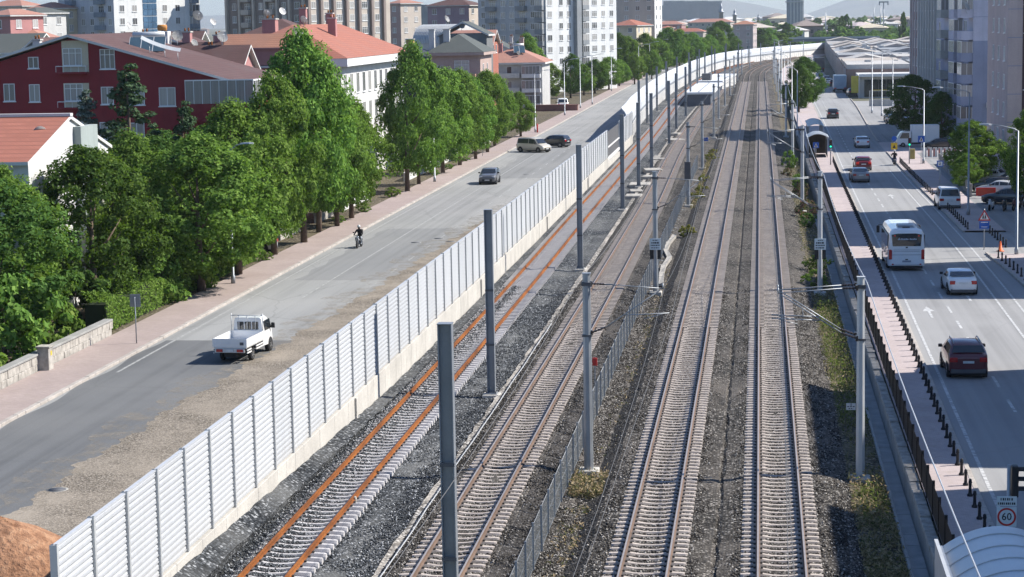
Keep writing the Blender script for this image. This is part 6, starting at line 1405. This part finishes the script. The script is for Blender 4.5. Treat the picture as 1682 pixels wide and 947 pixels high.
# box vans and lorries
def boxvan(x, y, rz, s, label, boxcol, cabcol, grp=None, name='box_van', cat='lorry'):
    t = empty(name, (x, y, .006), rz, label, cat, grp); t.scale = (s,)*3; p = carpaint('lorry_'+name+'_%d' % (cabcol[0]*1000), cabcol)
    m = MB(); m.prism([(1.0,.35),(2.75,.35),(2.85,.75),(2.72,1.15),(2.25,1.95),(1.9,2.05),(1.0,2.05)], 'x', -.95, .95); m.build('cab', [p], t)
    m = MB(); m.box(-1.02,1.02,-2.6,.92,.62,2.85,0,.03); m.build('cargo_box', [boxcol], t); m = MB(); m.box(-.4,.4,-2.5,1.0,.35,.61); m.build('chassis', [DARK], t)
    m = MB(); m.face([(-.85,2.76,1.18),(.85,2.76,1.18),(.80,2.31,1.90),(-.80,2.31,1.90)][::-1]); m.build('windscreen', [CARGLASS], t)
    for sx in (-1, 1):
        m = MB(); a, b = sorted((sx*.951, sx*.962)); m.prism([(1.25,1.15),(2.5,1.15),(2.15,1.85),(1.25,1.85)], 'x', a, b); m.build('side_window', [CARGLASS], t)
        for wy in (-1.7, 2.05): w = empty('wheel', (sx*.86, wy, .32), PI if sx < 0 else 0); w.parent = t; link('tyre', TYRE, w); link('rim', RIM, w, (.012,0,0))
        m = MB(); a, b = sorted((sx*.6, sx*.98)); m.box(a, b, -2.66, -2.601, .66, .80); m.build('tail_light', [TAIL], t)
    return t
boxvan(20.4, 273.8, PI*.5+.05, 1.0, 'white delivery box van parked crosswise beside the big dark tree', WHITE, (.70,.70,.69))
boxvan(17.6, 470, 0.02, 1.35, 'blue-sided lorry parked below the mustard banner', plain('lorry_blue', (.20,.29,.38), .5, 0, .1, 1), (.3,.3,.32))
boxvan(17.9, 640, 0.0, 1.5, 'dark covered lorry far up the street in the warehouse shade', plain('lorry_dark', (.06,.065,.075), .6, 0, .1, 1), (.1,.1,.11))

# coach
def coach(x, y, rz):
    t = empty('coach', (x, y, .006), rz, 'white touring coach seen from behind in the street', 'bus'); t.scale = (.97, .72, .84); W_ = carpaint('coach_white', (.74,.75,.76))
    def ring(yy, w, zb, zt, r): return [(-w,yy,zb),(w,yy,zb),(w*1.01,yy,1.3),(w*.99,yy,2.2),(w*.95,yy,zt-.45),(w*.84,yy,zt-.12),(w*.62,yy,zt),(-w*.62,yy,zt),(-w*.84,yy,zt-.12),(-w*.95,yy,zt-.45),(-w*.99,yy,2.2),(-w*1.01,yy,1.3)]
    m = MB(); m.loft([[(a, b, c) for a, b, c in ring(*s)] for s in ((-.12,1.06,.55,3.05,0),(-.02,1.20,.42,3.30,0),(.25,1.25,.40,3.42,0),(9.0,1.25,.40,3.42,0),(9.6,1.22,.42,3.34,0),(9.95,1.10,.5,3.0,0))], 0, True, True, False); m.build('body', [W_], t)
    m = MB(); m.face([(-.96,-.118,2.02),(.96,-.118,2.02),(1.04,-.095,2.95),(.6,-.085,3.04),(-.6,-.085,3.04),(-1.04,-.095,2.95)][::1]); 
    m.v = [v+Vector((0,-.035,0)) for v in m.v]; rw = m.build('rear_window', [CARGLASS], t)
    m = MB(); m.prism([(-.62,2.52),(-.42,2.52),(-.52,2.72)], 'y', -.175, -.165); x0 = -.38
    for i, l in enumerate((.10,.09,.11,.09,.12,.0,.09,.11,.10,.09,.10)):
        if l: m.box(x0, x0+l*.82, -.172, -.164, 2.52, 2.52+.10+.03*(i % 3 == 0))
        x0 += l if l else .07
    m.build('lettering', [plain('pale_lettering', (.42,.46,.52), .6)], rw)
    for sx in (-1, 1):
        m = MB(); m.box(sx*.82-.05, sx*.82+.05, -.18, -.16, 2.80, 2.92); m.build('marker_light', [plain('brake_lamp_lit', (.9,.06,.04), .3)], t)
        m = MB(); a, b = sorted((sx*.98, sx*1.22)); m.box(a, b, -.16, .10, .95, 1.75, 0, .06); m.build('tail_light', [TAIL], t)
        m = MB(); a, b = sorted((sx*1.262, sx*1.285)); m.box(a, b, .6, 9.0, 1.75, 2.85); m.build('side_window', [CARGLASS], t)
        m = MB(); m.tube((sx*1.1,9.8,2.9),(sx*1.45,9.9,2.9),.03,.03,5); a, b = sorted((sx*1.36, sx*1.58)); m.box(a, b, 9.8, 9.95, 2.25, 2.85, 0, .04); m.build('wing_mirror', [BLACK], t)
        for wy in (2.6, 7.9): w = empty('wheel', (sx*1.14, wy, .48), PI if sx < 0 else 0); w.parent = t; w.scale = (1.3,1.5,1.5); link('tyre', TYRE, w); link('rim', RIM, w, (.012,0,0))
        m = MB(); m.box(sx*.95-.06, sx*.95+.06, -.15, -.10, .50, .60); m.build('fog_light', [TAIL], t)
    m = MB(); m.box(-.30,.30,-.16,-.10,.72,.86); m.build('number_plate', [plain('plate_shade', (.25,.28,.33), .5)], t)
    m = MB(); m.box(-.09,.09,-.17,-.11,.90,.98); m.box(-.07,.07,-.17,-.11,1.86,1.96); m.build('handle', [BLACK], t)
    m = MB(); m.box(-1.0,1.0,-.135,-.118,1.30,1.325); m.box(-.9,.9,-.13,-.118,1.58,1.60); m.box(-.9,.9,-.13,-.118,1.70,1.72); m.build('panel_joint', [PLASTIC], t)
    m = MB(); m.box(-.55,.55,1.2,3.0,3.42,3.60,0,.06); m.box(-.25,.25,.75,1.1,3.42,3.50,1); m.build('roof_unit', [GALV, BLACK], t)
    m = MB(); m.box(-1.1,1.1,.0,9.6,.20,.45); m.build('underbody', [DARK], t)
coach(9.8, 141.0, .012)

# pick-up lorry
def pickup(x, y, rz):
    t = empty('pickup_truck', (x, y, .012), rz, 'white flatbed pickup truck with open cargo bed on the left road', 'pickup truck'); W_ = carpaint('pickup_white', (.76,.76,.75))
    def ring(yy, w, zb, zt, wt): return [(-w,yy,zb),(w,yy,zb),(w,yy,zb+(zt-zb)*.45),(w*wt,yy,zt-.06),(w*wt-.08,yy,zt),(-w*wt+.08,yy,zt),(-w*wt,yy,zt-.06),(-w,yy,zb+(zt-zb)*.45)]
    m = MB(); m.loft([ring(.55,.82,.45,1.94,.88),(ring(1.25,.83,.42,1.98,.88)),ring(1.65,.83,.42,1.86,.86),ring(2.15,.82,.42,1.20,.96),ring(2.38,.76,.48,1.0,.95)], 0); m.build('cab', [W_], t)
    m = MB(); m.face([(-.70,2.165,1.22),(.70,2.165,1.22),(.62,1.69,1.82),(-.62,1.69,1.82)][::-1]); m.v = [v+Vector((0,.02,.02)) for v in m.v]; m.build('windscreen', [CARGLASS], t)
    for i, u in enumerate((-.40, 0, .40)): m = MB(); m.box(u-.17,u+.17,.52,.548,1.32,1.72,0,.01); m.build('rear_window', [CARGLASS], t)
    for sx in (-1, 1):
        m = MB(); a, b = sorted((sx*.80, sx*.835)); m.prism([(.85,1.22),(1.95,1.22),(1.62,1.76),(.85,1.76)], 'x', a, b); o = m.build('side_window', [CARGLASS], t); o.location.x = sx*.008
        m = MB(); a, b = sorted((sx*.86, sx*1.05)); m.box(a, b, 1.82, 1.96, 1.22, 1.50, 0, .03); m.build('wing_mirror', [BLACK], t)
        m = MB(); a, b = sorted((sx*.88, sx*.92)); m.box(a, b, -2.5, .45, .84, 1.28); m.build('side_board', [W_], t)
        m = MB()
        for k, (ya, yb) in enumerate(((-2.45,-1.75),(-.95,.45))):
            for z in (.50,.64): m.box(a, b, ya, yb, z, z+.07)
        m.build('side_guard', [W_], t)
        for wy in (-1.35, 1.75):
            w = empty('wheel', (sx*.76, wy, .31), PI if sx < 0 else 0); w.parent = t; link('tyre', TYRE, w); link('rim', RIM, w, (.012,0,0))
        m = MB(); m.tube((sx*.62,1.75,.36),(sx*.838,1.75,.36),.40,.40,14,0,True,False); m.build('wheel_arch', [DARK], t)
        m = MB(); a, b = sorted((sx*.38, sx*.72)); m.box(a, b, -2.60, -2.54, .60, .74, 0, .015); m.build('tail_light', [TAIL], t)
    m = MB(); m.box(-.92,.92,-2.54,-2.50,.84,1.28); m.box(-.92,.92,-2.553,-2.541,1.0,1.02); m.build('tailgate', [W_], t)
    m = MB(); m.box(-.88,.88,-2.5,.45,.78,.84); m.box(-.88,.88,.451,.48,.84,1.28); m.build('bed_floor', [W_], t)
    m = MB(); m.box(-.80,.80,-2.56,-2.50,.56,.78); m.build('rear_panel', [GALV_L], t); m = MB(); m.box(-.35,.35,-2.4,2.1,.30,.60); m.build('chassis', [DARK], t)
    m = MB(); m.box(.55,.75,-2.56,-2.541,.95,1.10); m.build('badge', [PLASTIC], t); m = MB(); m.box(-.2,.2,-2.59,-2.56,.61,.73); m.build('number_plate', [PLATE], t)
    m = MB()
    for u in (-.86,-.45,0,.45,.86): m.tube((u,.42,1.28),(u,.42,2.08 if abs(u) < .8 else 2.18),.022,.022,5)
    m.tube((-.86,.42,2.08),(.86,.42,2.08),.024,.024,5); m.build('headboard', [GALV_L], t)
pickup(-26.95, 105.3, R(-4))

# ------------------------------------------------------------------ riders
def figure(name, loc, rz, label, pose, mats, hair=None, helmet=None):
    """one continuous skinned body from joints; clothing colours by height"""
    pts, edges, rad = pose
    me = bpy.data.meshes.new('body'); me.from_pydata(pts, edges, []); o = bpy.data.objects.new(name, me); COL.objects.link(o)
    sk = o.modifiers.new('skin', 'SKIN'); 
    for i, v in enumerate(me.skin_vertices[0].data): v.radius = (rad[i], rad[i]); v.use_root = i == 0
    o.modifiers.new('sub', 'SUBSURF').levels = 2; o.modifiers['sub'].render_levels = 2
    bpy.context.view_layer.update(); ev = o.evaluated_get(bpy.context.evaluated_depsgraph_get()); nm = bpy.data.meshes.new_from_object(ev)
    bpy.data.objects.remove(o); nm.name = name
    nm.materials.clear()
    for mt in mats: nm.materials.append(mt)
    for p in nm.polygons:
        p.use_smooth = True; c = p.center; p.material_index = 2 if c.z > 1.36 or (c.y > .42 and c.z > .85) else 1 if c.z < .86 else 0
    o = link(name, nm, None, loc, rz); tag(o, label, 'person'); return o
def rider(x, y, z, rz, label, bikelabel, pal):
    # seat at 0.78 m, hands on the bar, feet on the pegs; facing +Y
    P = [(0,-.22,.86),(0,-.18,1.05),(0,-.10,1.28),(0,-.06,1.40),(0,-.03,1.50),(0,0,1.62),
         (-.19,-.10,1.33),(-.30,.08,1.12),(-.31,.36,1.02),(-.30,.45,1.02),(.19,-.10,1.33),(.30,.08,1.12),(.31,.36,1.02),(.30,.45,1.02),
         (-.11,-.20,.84),(-.21,.22,.74),(-.20,.06,.36),(-.20,.22,.28),(.11,-.20,.84),(.21,.22,.74),(.20,.06,.36),(.20,.22,.28)]
    E_ = [(0,1),(1,2),(2,3),(3,4),(4,5),(2,6),(6,7),(7,8),(8,9),(2,10),(10,11),(11,12),(12,13),(0,14),(14,15),(15,16),(16,17),(0,18),(18,19),(19,20),(20,21)]
    Rr = [.155,.15,.17,.075,.085,.10,.085,.058,.042,.035,.085,.058,.042,.035,.10,.085,.055,.045,.10,.085,.055,.045]
    pr = figure('person', (x, y, z), rz, label, (P, E_, Rr), pal)
    m = MB(); m.lathe([(.0,.145),(.07,.13),(.12,.07),(.132,0),(.128,-.05)], 12, 0, True, (0,.0,1.62)); m.build('helmet', [plain('helmet_white', (.6,.6,.58), .4)], pr)
    m = MB(); m.box(-.035,.035,.085,.115,1.56,1.60); m.box(-.05,-.02,.09,.105,1.615,1.63,1); m.box(.02,.05,.09,.105,1.615,1.63,1); m.build('face', [SKIN, DARK], pr)
    t = empty('motorcycle', (x, y, z), rz, bikelabel, 'motorcycle')
    for nm, wy in (('rear_wheel',-.62),('front_wheel',.68)):
        w = empty('wheel', (0, wy, .30)); w.parent = t; a = link('tyre', TYRE, w); a.scale = (.55,.95,.95); b = link('rim', RIM, w, (.004,0,0)); b.scale = (.6,.9,.9)
    m = MB(); m.path([(0,-.62,.32),(0,-.2,.42),(0,.25,.55),(0,.45,.86)], [.05,.11,.10,.05], 8); m.box(-.14,.14,-.15,.22,.25,.52,0,.04); m.build('frame', [PLASTIC], t)
    m = MB(); m.loft([[(-.10,yy,zz),(.10,yy,zz),(.13,yy,zz+.07),(.0,yy,zz+h),(-.13,yy,zz+.07)] for yy, zz, h in ((-.62,.72,.1),(-.3,.68,.1),(.02,.66,.13),(.12,.70,.2),(.32,.74,.2),(.42,.78,.12))], 0); m.build('seat', [BLACK], t)
    m = MB(); m.tube((-.07,.68,.30),(-.07,.46,.92),.025,.028,6); m.tube((.07,.68,.30),(.07,.46,.92),.025,.028,6); m.build('fork', [GALV], t)
    m = MB(); m.path([(-.36,.40,1.02),(-.2,.46,.99),(0,.48,.96),(.2,.46,.99),(.36,.40,1.02)], .018, 6); m.build('handlebar', [BLACK], t)
    m = MB(); m.lathe([(.02,-.05),(.085,-.03),(.095,.04),(.08,.05)], 10, 0, True, (0,0,0)); o = m.build('headlight', [HEADL], t, (0,.56,.84)); o.rotation_euler.x = -PI/2
    for s in (-1, 1):
        m = MB(); m.tube((s*.22,.44,1.0),(s*.33,.44,1.20),.010,.010,4); m.box(s*.33-.06,s*.33+.06,.42,.45,1.17,1.25); m.build('mirror', [BLACK], t)
    m = MB(); m.box(-.08,.08,-.86,-.82,.58,.70); m.build('number_plate', [PLATE], t); m = MB(); m.path([(0,-.95,.50),(0,-.85,.62),(0,-.62,.68)], [.05,.07,.08], 6); m.build('mudguard', [PLASTIC], t)
PAL1 = [CLOTH_B, CLOTH_G, CLOTH_B]; PAL2 = [CLOTH_B, plain('blue_jeans', (.05,.09,.20), .9), CLOTH_B]
rider(-30.9, 157.2, .006, PI-.05, 'person in a dark jacket riding a motorcycle towards the viewer on the left road', 'dark motorcycle under the rider coming down the left road', PAL1)
rider(15.3, 241, .006, 0.05, 'person in dark clothes riding away on a motorcycle at the far edge of the street', 'dark motorcycle under the rider at the far kerb of the street', PAL2)
# parked motorcycles
def parked_bike(x, y, rz, label, col):
    t = empty('motorcycle', (x, y, .012), rz, label, 'motorcycle', 'motorcycles parked at the lot corner'); p = carpaint('bike_%d' % (col[0]*1000+col[2]*10), col)
    for wy in (-.62, .66):
        w = empty('wheel', (0, wy, .28)); w.parent = t; a = link('tyre', TYRE, w); a.scale = (.6,.9,.9); b = link('rim', RIM, w, (.004,0,0)); b.scale = (.6,.85,.85)
    m = MB(); m.loft([[(-w,yy,z0),(w,yy,z0),(w*1.1,yy,(z0+z1)/2),(w*.5,yy,z1),(-w*.5,yy,z1),(-w*1.1,yy,(z0+z1)/2)] for yy, w, z0, z1 in ((-.85,.08,.55,.75),(-.5,.15,.40,.78),(-.05,.16,.30,.74),(.15,.12,.26,.40),(.36,.12,.28,.60),(.50,.15,.40,1.0),(.62,.06,.55,.95))], 0); m.build('body', [p], t)
    m = MB(); m.box(-.12,.12,-.72,.02,.74,.84,0,.04); m.build('seat', [BLACK], t); m = MB(); m.path([(-.34,.36,1.05),(0,.46,1.0),(.34,.36,1.05)], .02, 6); m.build('handlebar', [BLACK], t)
    m = MB(); m.tube((-.06,.66,.28),(-.06,.48,.9),.025,.025,5); m.tube((.06,.66,.28),(.06,.48,.9),.025,.025,5); m.build('fork', [GALV], t)
parked_bike(20.1, 184.5, 2.8, 'white scooter leftmost of the motorcycles parked at the lot corner', (.62,.63,.66)); parked_bike(21.2, 184.0, 2.9, 'black motorcycle second in the parked group', (.02,.02,.022)); parked_bike(22.2, 184.4, 2.7, 'dark red motorcycle at the end of the parked group', (.12,.015,.015)); parked_bike(23.0, 186.5, 2.7, 'black scooter behind the dark red motorcycle', (.03,.03,.03))

# ------------------------------------------------------------------ shelters, signs, signals
def shelter(x0, x1, y0, y1, zt, label, rise=.75, wall=True, seg=1.3):
    t = empty('bus_shelter', ((x0+x1)/2, y0, .13), 0, label, 'shelter', 'barrel-roofed shelters on the pink pavement'); w = (x1-x0)/2; d = y1-y0
    arc = [(-w+2*w*i/16, zt-rise+rise*(1-((i-8)/8)**2)) for i in range(17)]
    m = MB(); m.prism(arc+[(u, z-.05) for u, z in arc[::-1]], 'y', 0, d); o = m.build('roof', [plain('roof_polycarbonate', (.47,.50,.52), .35, .1, .08, .6, 0, .5)], t)
    m = MB()
    for k in range(int(d/seg)+1):
        y = min(d, k*seg)-.02
        m.prism([(u*1.004, z+.03) for u, z in arc]+[(u*1.0, z+.002) for u, z in arc[::-1]], 'y', y, y+.05)
    m.box(-w-.10,-w+.02,0,d,zt-rise-.12,zt-rise+.03); m.box(w-.02,w+.10,0,d,zt-rise-.12,zt-rise+.03); m.build('roof_rib', [GALV_L], t)
    for sx in (-1, 1):
        for k in range(int(d/2.6)+1): m = MB(); y = min(d-.1, k*2.6+.05); m.box(sx*(w-.08)-.04, sx*(w-.08)+.04, y, y+.08, -.1, zt-rise-.12); m.build('post', [GALV], t)
    if wall:
        for sx in (-1, 1): m = MB(); m.box(sx*(w-.08)-.02, sx*(w-.08)+.02, .2, d-.2, .1, zt-rise-.3); m.build('side_panel', [plain('shelter_panel', (.16,.145,.125), .6)], t)
        m = MB(); m.box(-w+.1,w-.1,d-.12,d-.08,.1,zt-rise); m.build('back_panel', [plain('shelter_brown', (.15,.115,.09), .7)], t); m = MB(); m.box(-w+.3,-w+.9,.6,.66,.0,1.15); m.build('notice_panel', [GREYW], t)
    return t
shelter(5.12, 8.35, 46.0, 58.6, 2.68, 'large barrel-roofed shelter with a ribbed grey roof at the lower right corner', .62, False)
shelter(5.75, 8.15, 253.0, 259.5, 2.85, 'barrel-roofed brown shelter on the pink pavement beyond the traffic light', .42)
shelter(6.45, 8.45, 281, 297, 2.6, 'second grey barrel roof behind the brown shelter, in the shade', .3, False)
m = MB(); m.box(-.03,.03,-6,6.2,0,1.1); m.box(-.05,.05,-6,6.2,1.1,1.16); tag(m.build('handrail', GALV_L, loc=(4.95, 52.4, 1.25)), 'white handrail along the track side of the large shelter', 'handrail')
def signpost(name, x, y, h, label, z=.13, r=.035, mt=None):
    t = empty(name, (x, y, z), 0, label, 'road sign'); m = MB(); m.tube((0,0,-.1),(0,0,h),r,r,8); m.build('pole', mt or GALV, t); return t
t = signpost('speed_sign', 7.5, 63.6, 2.75, 'white speed limit sign with 60 in a red ring below the near traffic light', -.38)
m = MB(); m.box(-.30,.30,-.055,-.04,1.95,2.56,0,.01); m.build('plate', NB, t)
m = MB(); rr = [[((r)*math.cos(2*PI*i/28), yy, 2.255+(r)*math.sin(2*PI*i/28)) for i in range(28)] for r, yy in ((.285,-.06),(.225,-.06))]; m.loft(rr, 0, False, False, False); m.build('red_ring', [REDP], t)
text('60', .33, INK, t, (0, -.0605, 2.255), (PI/2, 0, 0), 'lettering', .95, .004)
m = MB(); m.box(-.30,.30,-.055,-.04,2.59,2.90,0,.01); m.build('upper_plate', NB, t)
m = MB()
for i in range(6): m.box(-.19+i*.065,-.19+i*.065+(.045 if i % 2 else .03),-.06,-.056,2.77,2.85)
for i in range(9): m.box(-.27+i*.06,-.27+i*.06+(.045 if i % 3 else .03),-.06,-.056,2.64,2.71)
m.build('lettering', [INK], t)
def signal(x, y, h, rz, label, lit=None, z=.13, heads=1, face=-1):
    t = empty('traffic_light', (x, y, z), rz, label, 'traffic light', 'traffic lights on the street'); m = MB(); m.tube((0,0,-.1),(0,0,h),.07,.06,8); m.build('pole', [GALV], t)
    m = MB(); m.box(-.16,.16,-.28,-.08,h-1.0,h-.02,0,.03); m.build('housing', [BLACK], t)
    for i, nm in enumerate(('red','amber','green')):
        zz = h-.18-i*.31; m = MB()
        for k in range(9):
            a, b = PI*k/9*1.0, PI*(k+1)/9; m.face([(.12*math.cos(a),-.28,zz+.12*math.sin(a)),(.12*math.cos(b),-.28,zz+.12*math.sin(b)),(.12*math.cos(b),-.50,zz+.12*math.sin(b)+.0),(.12*math.cos(a),-.50,zz+.12*math.sin(a)+.0)])
        m.build('visor', [BLACK], t); m = MB(); m.disc((0,-.285,zz),.10,'y',14,0,.006)
        if lit == nm:
            k = N('signal_lit_'+nm); e = k.n('ShaderNodeEmission'); e.inputs[0].default_value = {'green':(.02,.75,.42,1),'red':(.9,.05,.02,1)}[nm]; e.inputs[1].default_value = 1.6; k.l(e.outputs[0], k.out.inputs[0]); mt = k.m
        else: mt = {'red': plain('lens_red', (.10,.012,.012), .3), 'amber': plain('lens_amber', (.14,.06,.01), .3), 'green': plain('lens_green', (.01,.06,.04), .3)}[nm]
        m.build('lens', [mt], t)
    return t
signal(7.68, 64.6, 3.15, PI*.5, 'near traffic light with black hooded lamps above the 60 sign')
signal(8.05, 240.7, 2.9, 0, 'traffic light showing green at the kerb by the brown shelter', 'green')
signal(17.0, 241.2, 3.0, 0, 'traffic light showing green on the far pavement near the motorcycle', 'green')
def crossing_sign(x, y, h, label, s=.62):
    t = signpost('crossing_sign', x, y, h, label); t['group'] = 'blue pedestrian crossing signs'
    m = MB(); m.box(-s/2,s/2,-.06,-.045,h-s,h,0,.01); m.build('plate', [BLUEP], t); m = MB(); m.prism([(-s*.33,h-s*.86),(s*.33,h-s*.86),(0,h-s*.14)], 'y', -.068, -.061); o = m.build('white_triangle', [WHITE], t)
    m = MB(); m.prism([(-.04,h-s*.45),(.04,h-s*.45),(.10,h-s*.82),(.03,h-s*.82),(0,h-s*.6),(-.05,h-s*.82),(-.11,h-s*.82)], 'y', -.074, -.069); m.disc((0,-.0715,h-s*.36),.035,'y',8,0,.003); m.build('walking_figure', [INK], o); return t
crossing_sign(6.6, 249.0, 2.1, 'blue crossing sign in front of the brown shelter', .7); crossing_sign(18.3, 240.8, 3.2, 'blue crossing sign on the lamp post by the dark tree', .75)
t = signpost('children_sign', 16.25, 153.6, 3.0, 'red-edged triangular children sign above a blue plate on the far kerb', .01)
m = MB(); m.prism([(-.46,2.14),(.46,2.14),(0,2.95)], 'y', -.055, -.04); m.build('red_triangle', [REDP], t); m = MB(); m.prism([(-.32,2.23),(.32,2.23),(0,2.79)], 'y', -.062, -.056); m.build('white_triangle', [WHITE], t)
m = MB()
for u in (-.09, .07): m.prism([(u-.03,2.52),(u+.03,2.52),(u+.05,2.40),(u+.06,2.27),(u+.01,2.27),(u,2.38),(u-.03,2.27),(u-.07,2.27),(u-.05,2.40)], 'y', -.068, -.063); m.disc((u,-.0655,2.56),.035,'y',8,0,.003)
m.build('children_figure', [INK], t)
m = MB(); m.box(-.36,.36,-.055,-.04,1.55,2.10,0,.01); m.build('blue_plate', [BLUEP], t); m = MB(); m.box(-.26,.26,-.06,-.056,1.98,2.04); m.box(-.22,.22,-.06,-.056,1.66,1.70); m.build('lettering', [WHITE], t)
t = signpost('parking_sign', 17.7, 208.5, 2.6, 'small blue-edged white sign on the far pavement near the bollards'); m = MB(); m.box(-.32,.32,-.05,-.035,2.0,2.6,0,.01); m.build('plate', [BLUEP], t); m = MB(); m.box(-.22,.22,-.056,-.051,2.08,2.5); m.box(-.03,.03,-.06,-.057,2.18,2.42,1); m.box(-.12,-.03,-.06,-.057,2.18,2.23,1); m.build('symbol', [WHITE, INK], t)
t = signpost('warning_sign', 15.9, 251, 2.5, 'yellow warning plate under a blue round sign near the far traffic light'); m = MB(); m.box(-.38,.38,-.05,-.035,1.0,1.8,0,.01); m.build('yellow_plate', [YELLOWP], t); m = MB(); m.disc((0,-.045,2.3),.32,'y',16,0,.008); m.build('blue_disc', [BLUEP], t); m = MB(); m.prism([(-.18,1.18),(.18,1.18),(0,1.62)], 'y', -.056, -.051); m.build('symbol', [INK], t)
t = signpost('rear_sign', -33.9, 108.7, 2.55, 'grey back of a square road sign on the left pavement'); m = MB(); m.box(-.30,.30,.04,.055,2.0,2.7,0,.01); m.box(-.28,.28,.02,.039,2.2,2.25); m.box(-.28,.28,.02,.039,2.45,2.5); m.build('plate', [GALV_D], t)
t = signpost('rear_sign', -35.2, 262, 2.6, 'grey back of a round road sign between the slim trunks and the beige van'); m = MB(); m.disc((0,.05,2.5),.4,'y',16,0,.008); m.build('plate', [GALV_D], t)
# cabinet, posts, barrier boards, cone
m = MB(); m.box(-.30,.30,-.35,.35,0,1.15,0,.02); m.box(-.36,.36,-.4,.4,1.151,1.22); m.box(.301,.31,-.05,.15,.72,.95,1)
tag(m.build('utility_cabinet', [STONE, YELLOWP], loc=(-36.05, 100.2, .12)), 'grey utility cabinet with a yellow sticker against the stone wall', 'cabinet')
m = MB(); m.lathe([(.28,0),(.28,.04),(.16,.06),(.05,.72),(.04,.74)], 12, 0); m.lathe([(.125,.25),(.10,.38)], 12, 1); tag(m.build('traffic_cone', [plain('cone_orange', (.75,.13,.02), .5), WHITE], loc=(17.3, 152.5, .01)), 'orange traffic cone at the foot of the tall right lamp', 'cone')
t = empty('barrier_boards', (19.3, 252, .012), 0, 'white and red striped barrier boards at the side street', 'barrier'); m = MB()
for i in range(7): m.box(i*.62,i*.62+.5,-.05,.05,.1,1.25)
m.build('board', [WHITE_D], t); m = MB()
for i in range(7): m.box(i*.62+.05,i*.62+.22,-.056,-.051,.2,1.15)
m.build('red_stripe', [plain('faded_red', (.45,.16,.13), .7)], t)
m = MB(); m.box(-.3,.3,-.25,.25,0,1.2,0,.04); tag(m.build('yellow_bin', plain('bin_mustard', (.30,.25,.09), .6), loc=(17.9, 249, .13)), 'mustard coloured bin beside the striped barrier boards', 'bin')
m = MB(); m.box(0,.16,0,44,-.1,.55); 
for i in range(19): m.box(-.05,.21,i*2.4,i*2.4+.3,.55,1.25,0,.02)
tag(m.build('lot_wall', CONC_D, loc=(19.6, 198, .0), rz=R(-1)), 'low grey wall with square pillars around the parking lot', 'wall')
m = MB(); m.box(-.9,.9,-.05,.05,.2,.95,0,.01); m.box(-.75,.75,-.056,-.051,.3,.85,1); tag(m.build('red_board', [REDP, plain('red_board_face', (.38,.05,.03), .5)], loc=(20.9, 196.5, .05)), 'red board standing by the parked cars', 'board')
m = MB(); m.box(-4,4,-.6,.6,0,1.05,0,.05); m.box(-4.1,4.1,-.7,.7,1.051,1.15); tag(m.build('brown_planter', plain('planter_brown', (.22,.12,.10), .8), loc=(-38.2, 391.5, .1)), 'long brown planter wall in front of the white minibus', 'planter')
m = MB(); m.lathe([(.12,0),(.12,1.3),(.06,1.35)], 10); tag(m.build('red_hydrant', REDP, loc=(-33.9, 316, .12)), 'thin red post at the foot of the lamp before the balcony house', 'post')
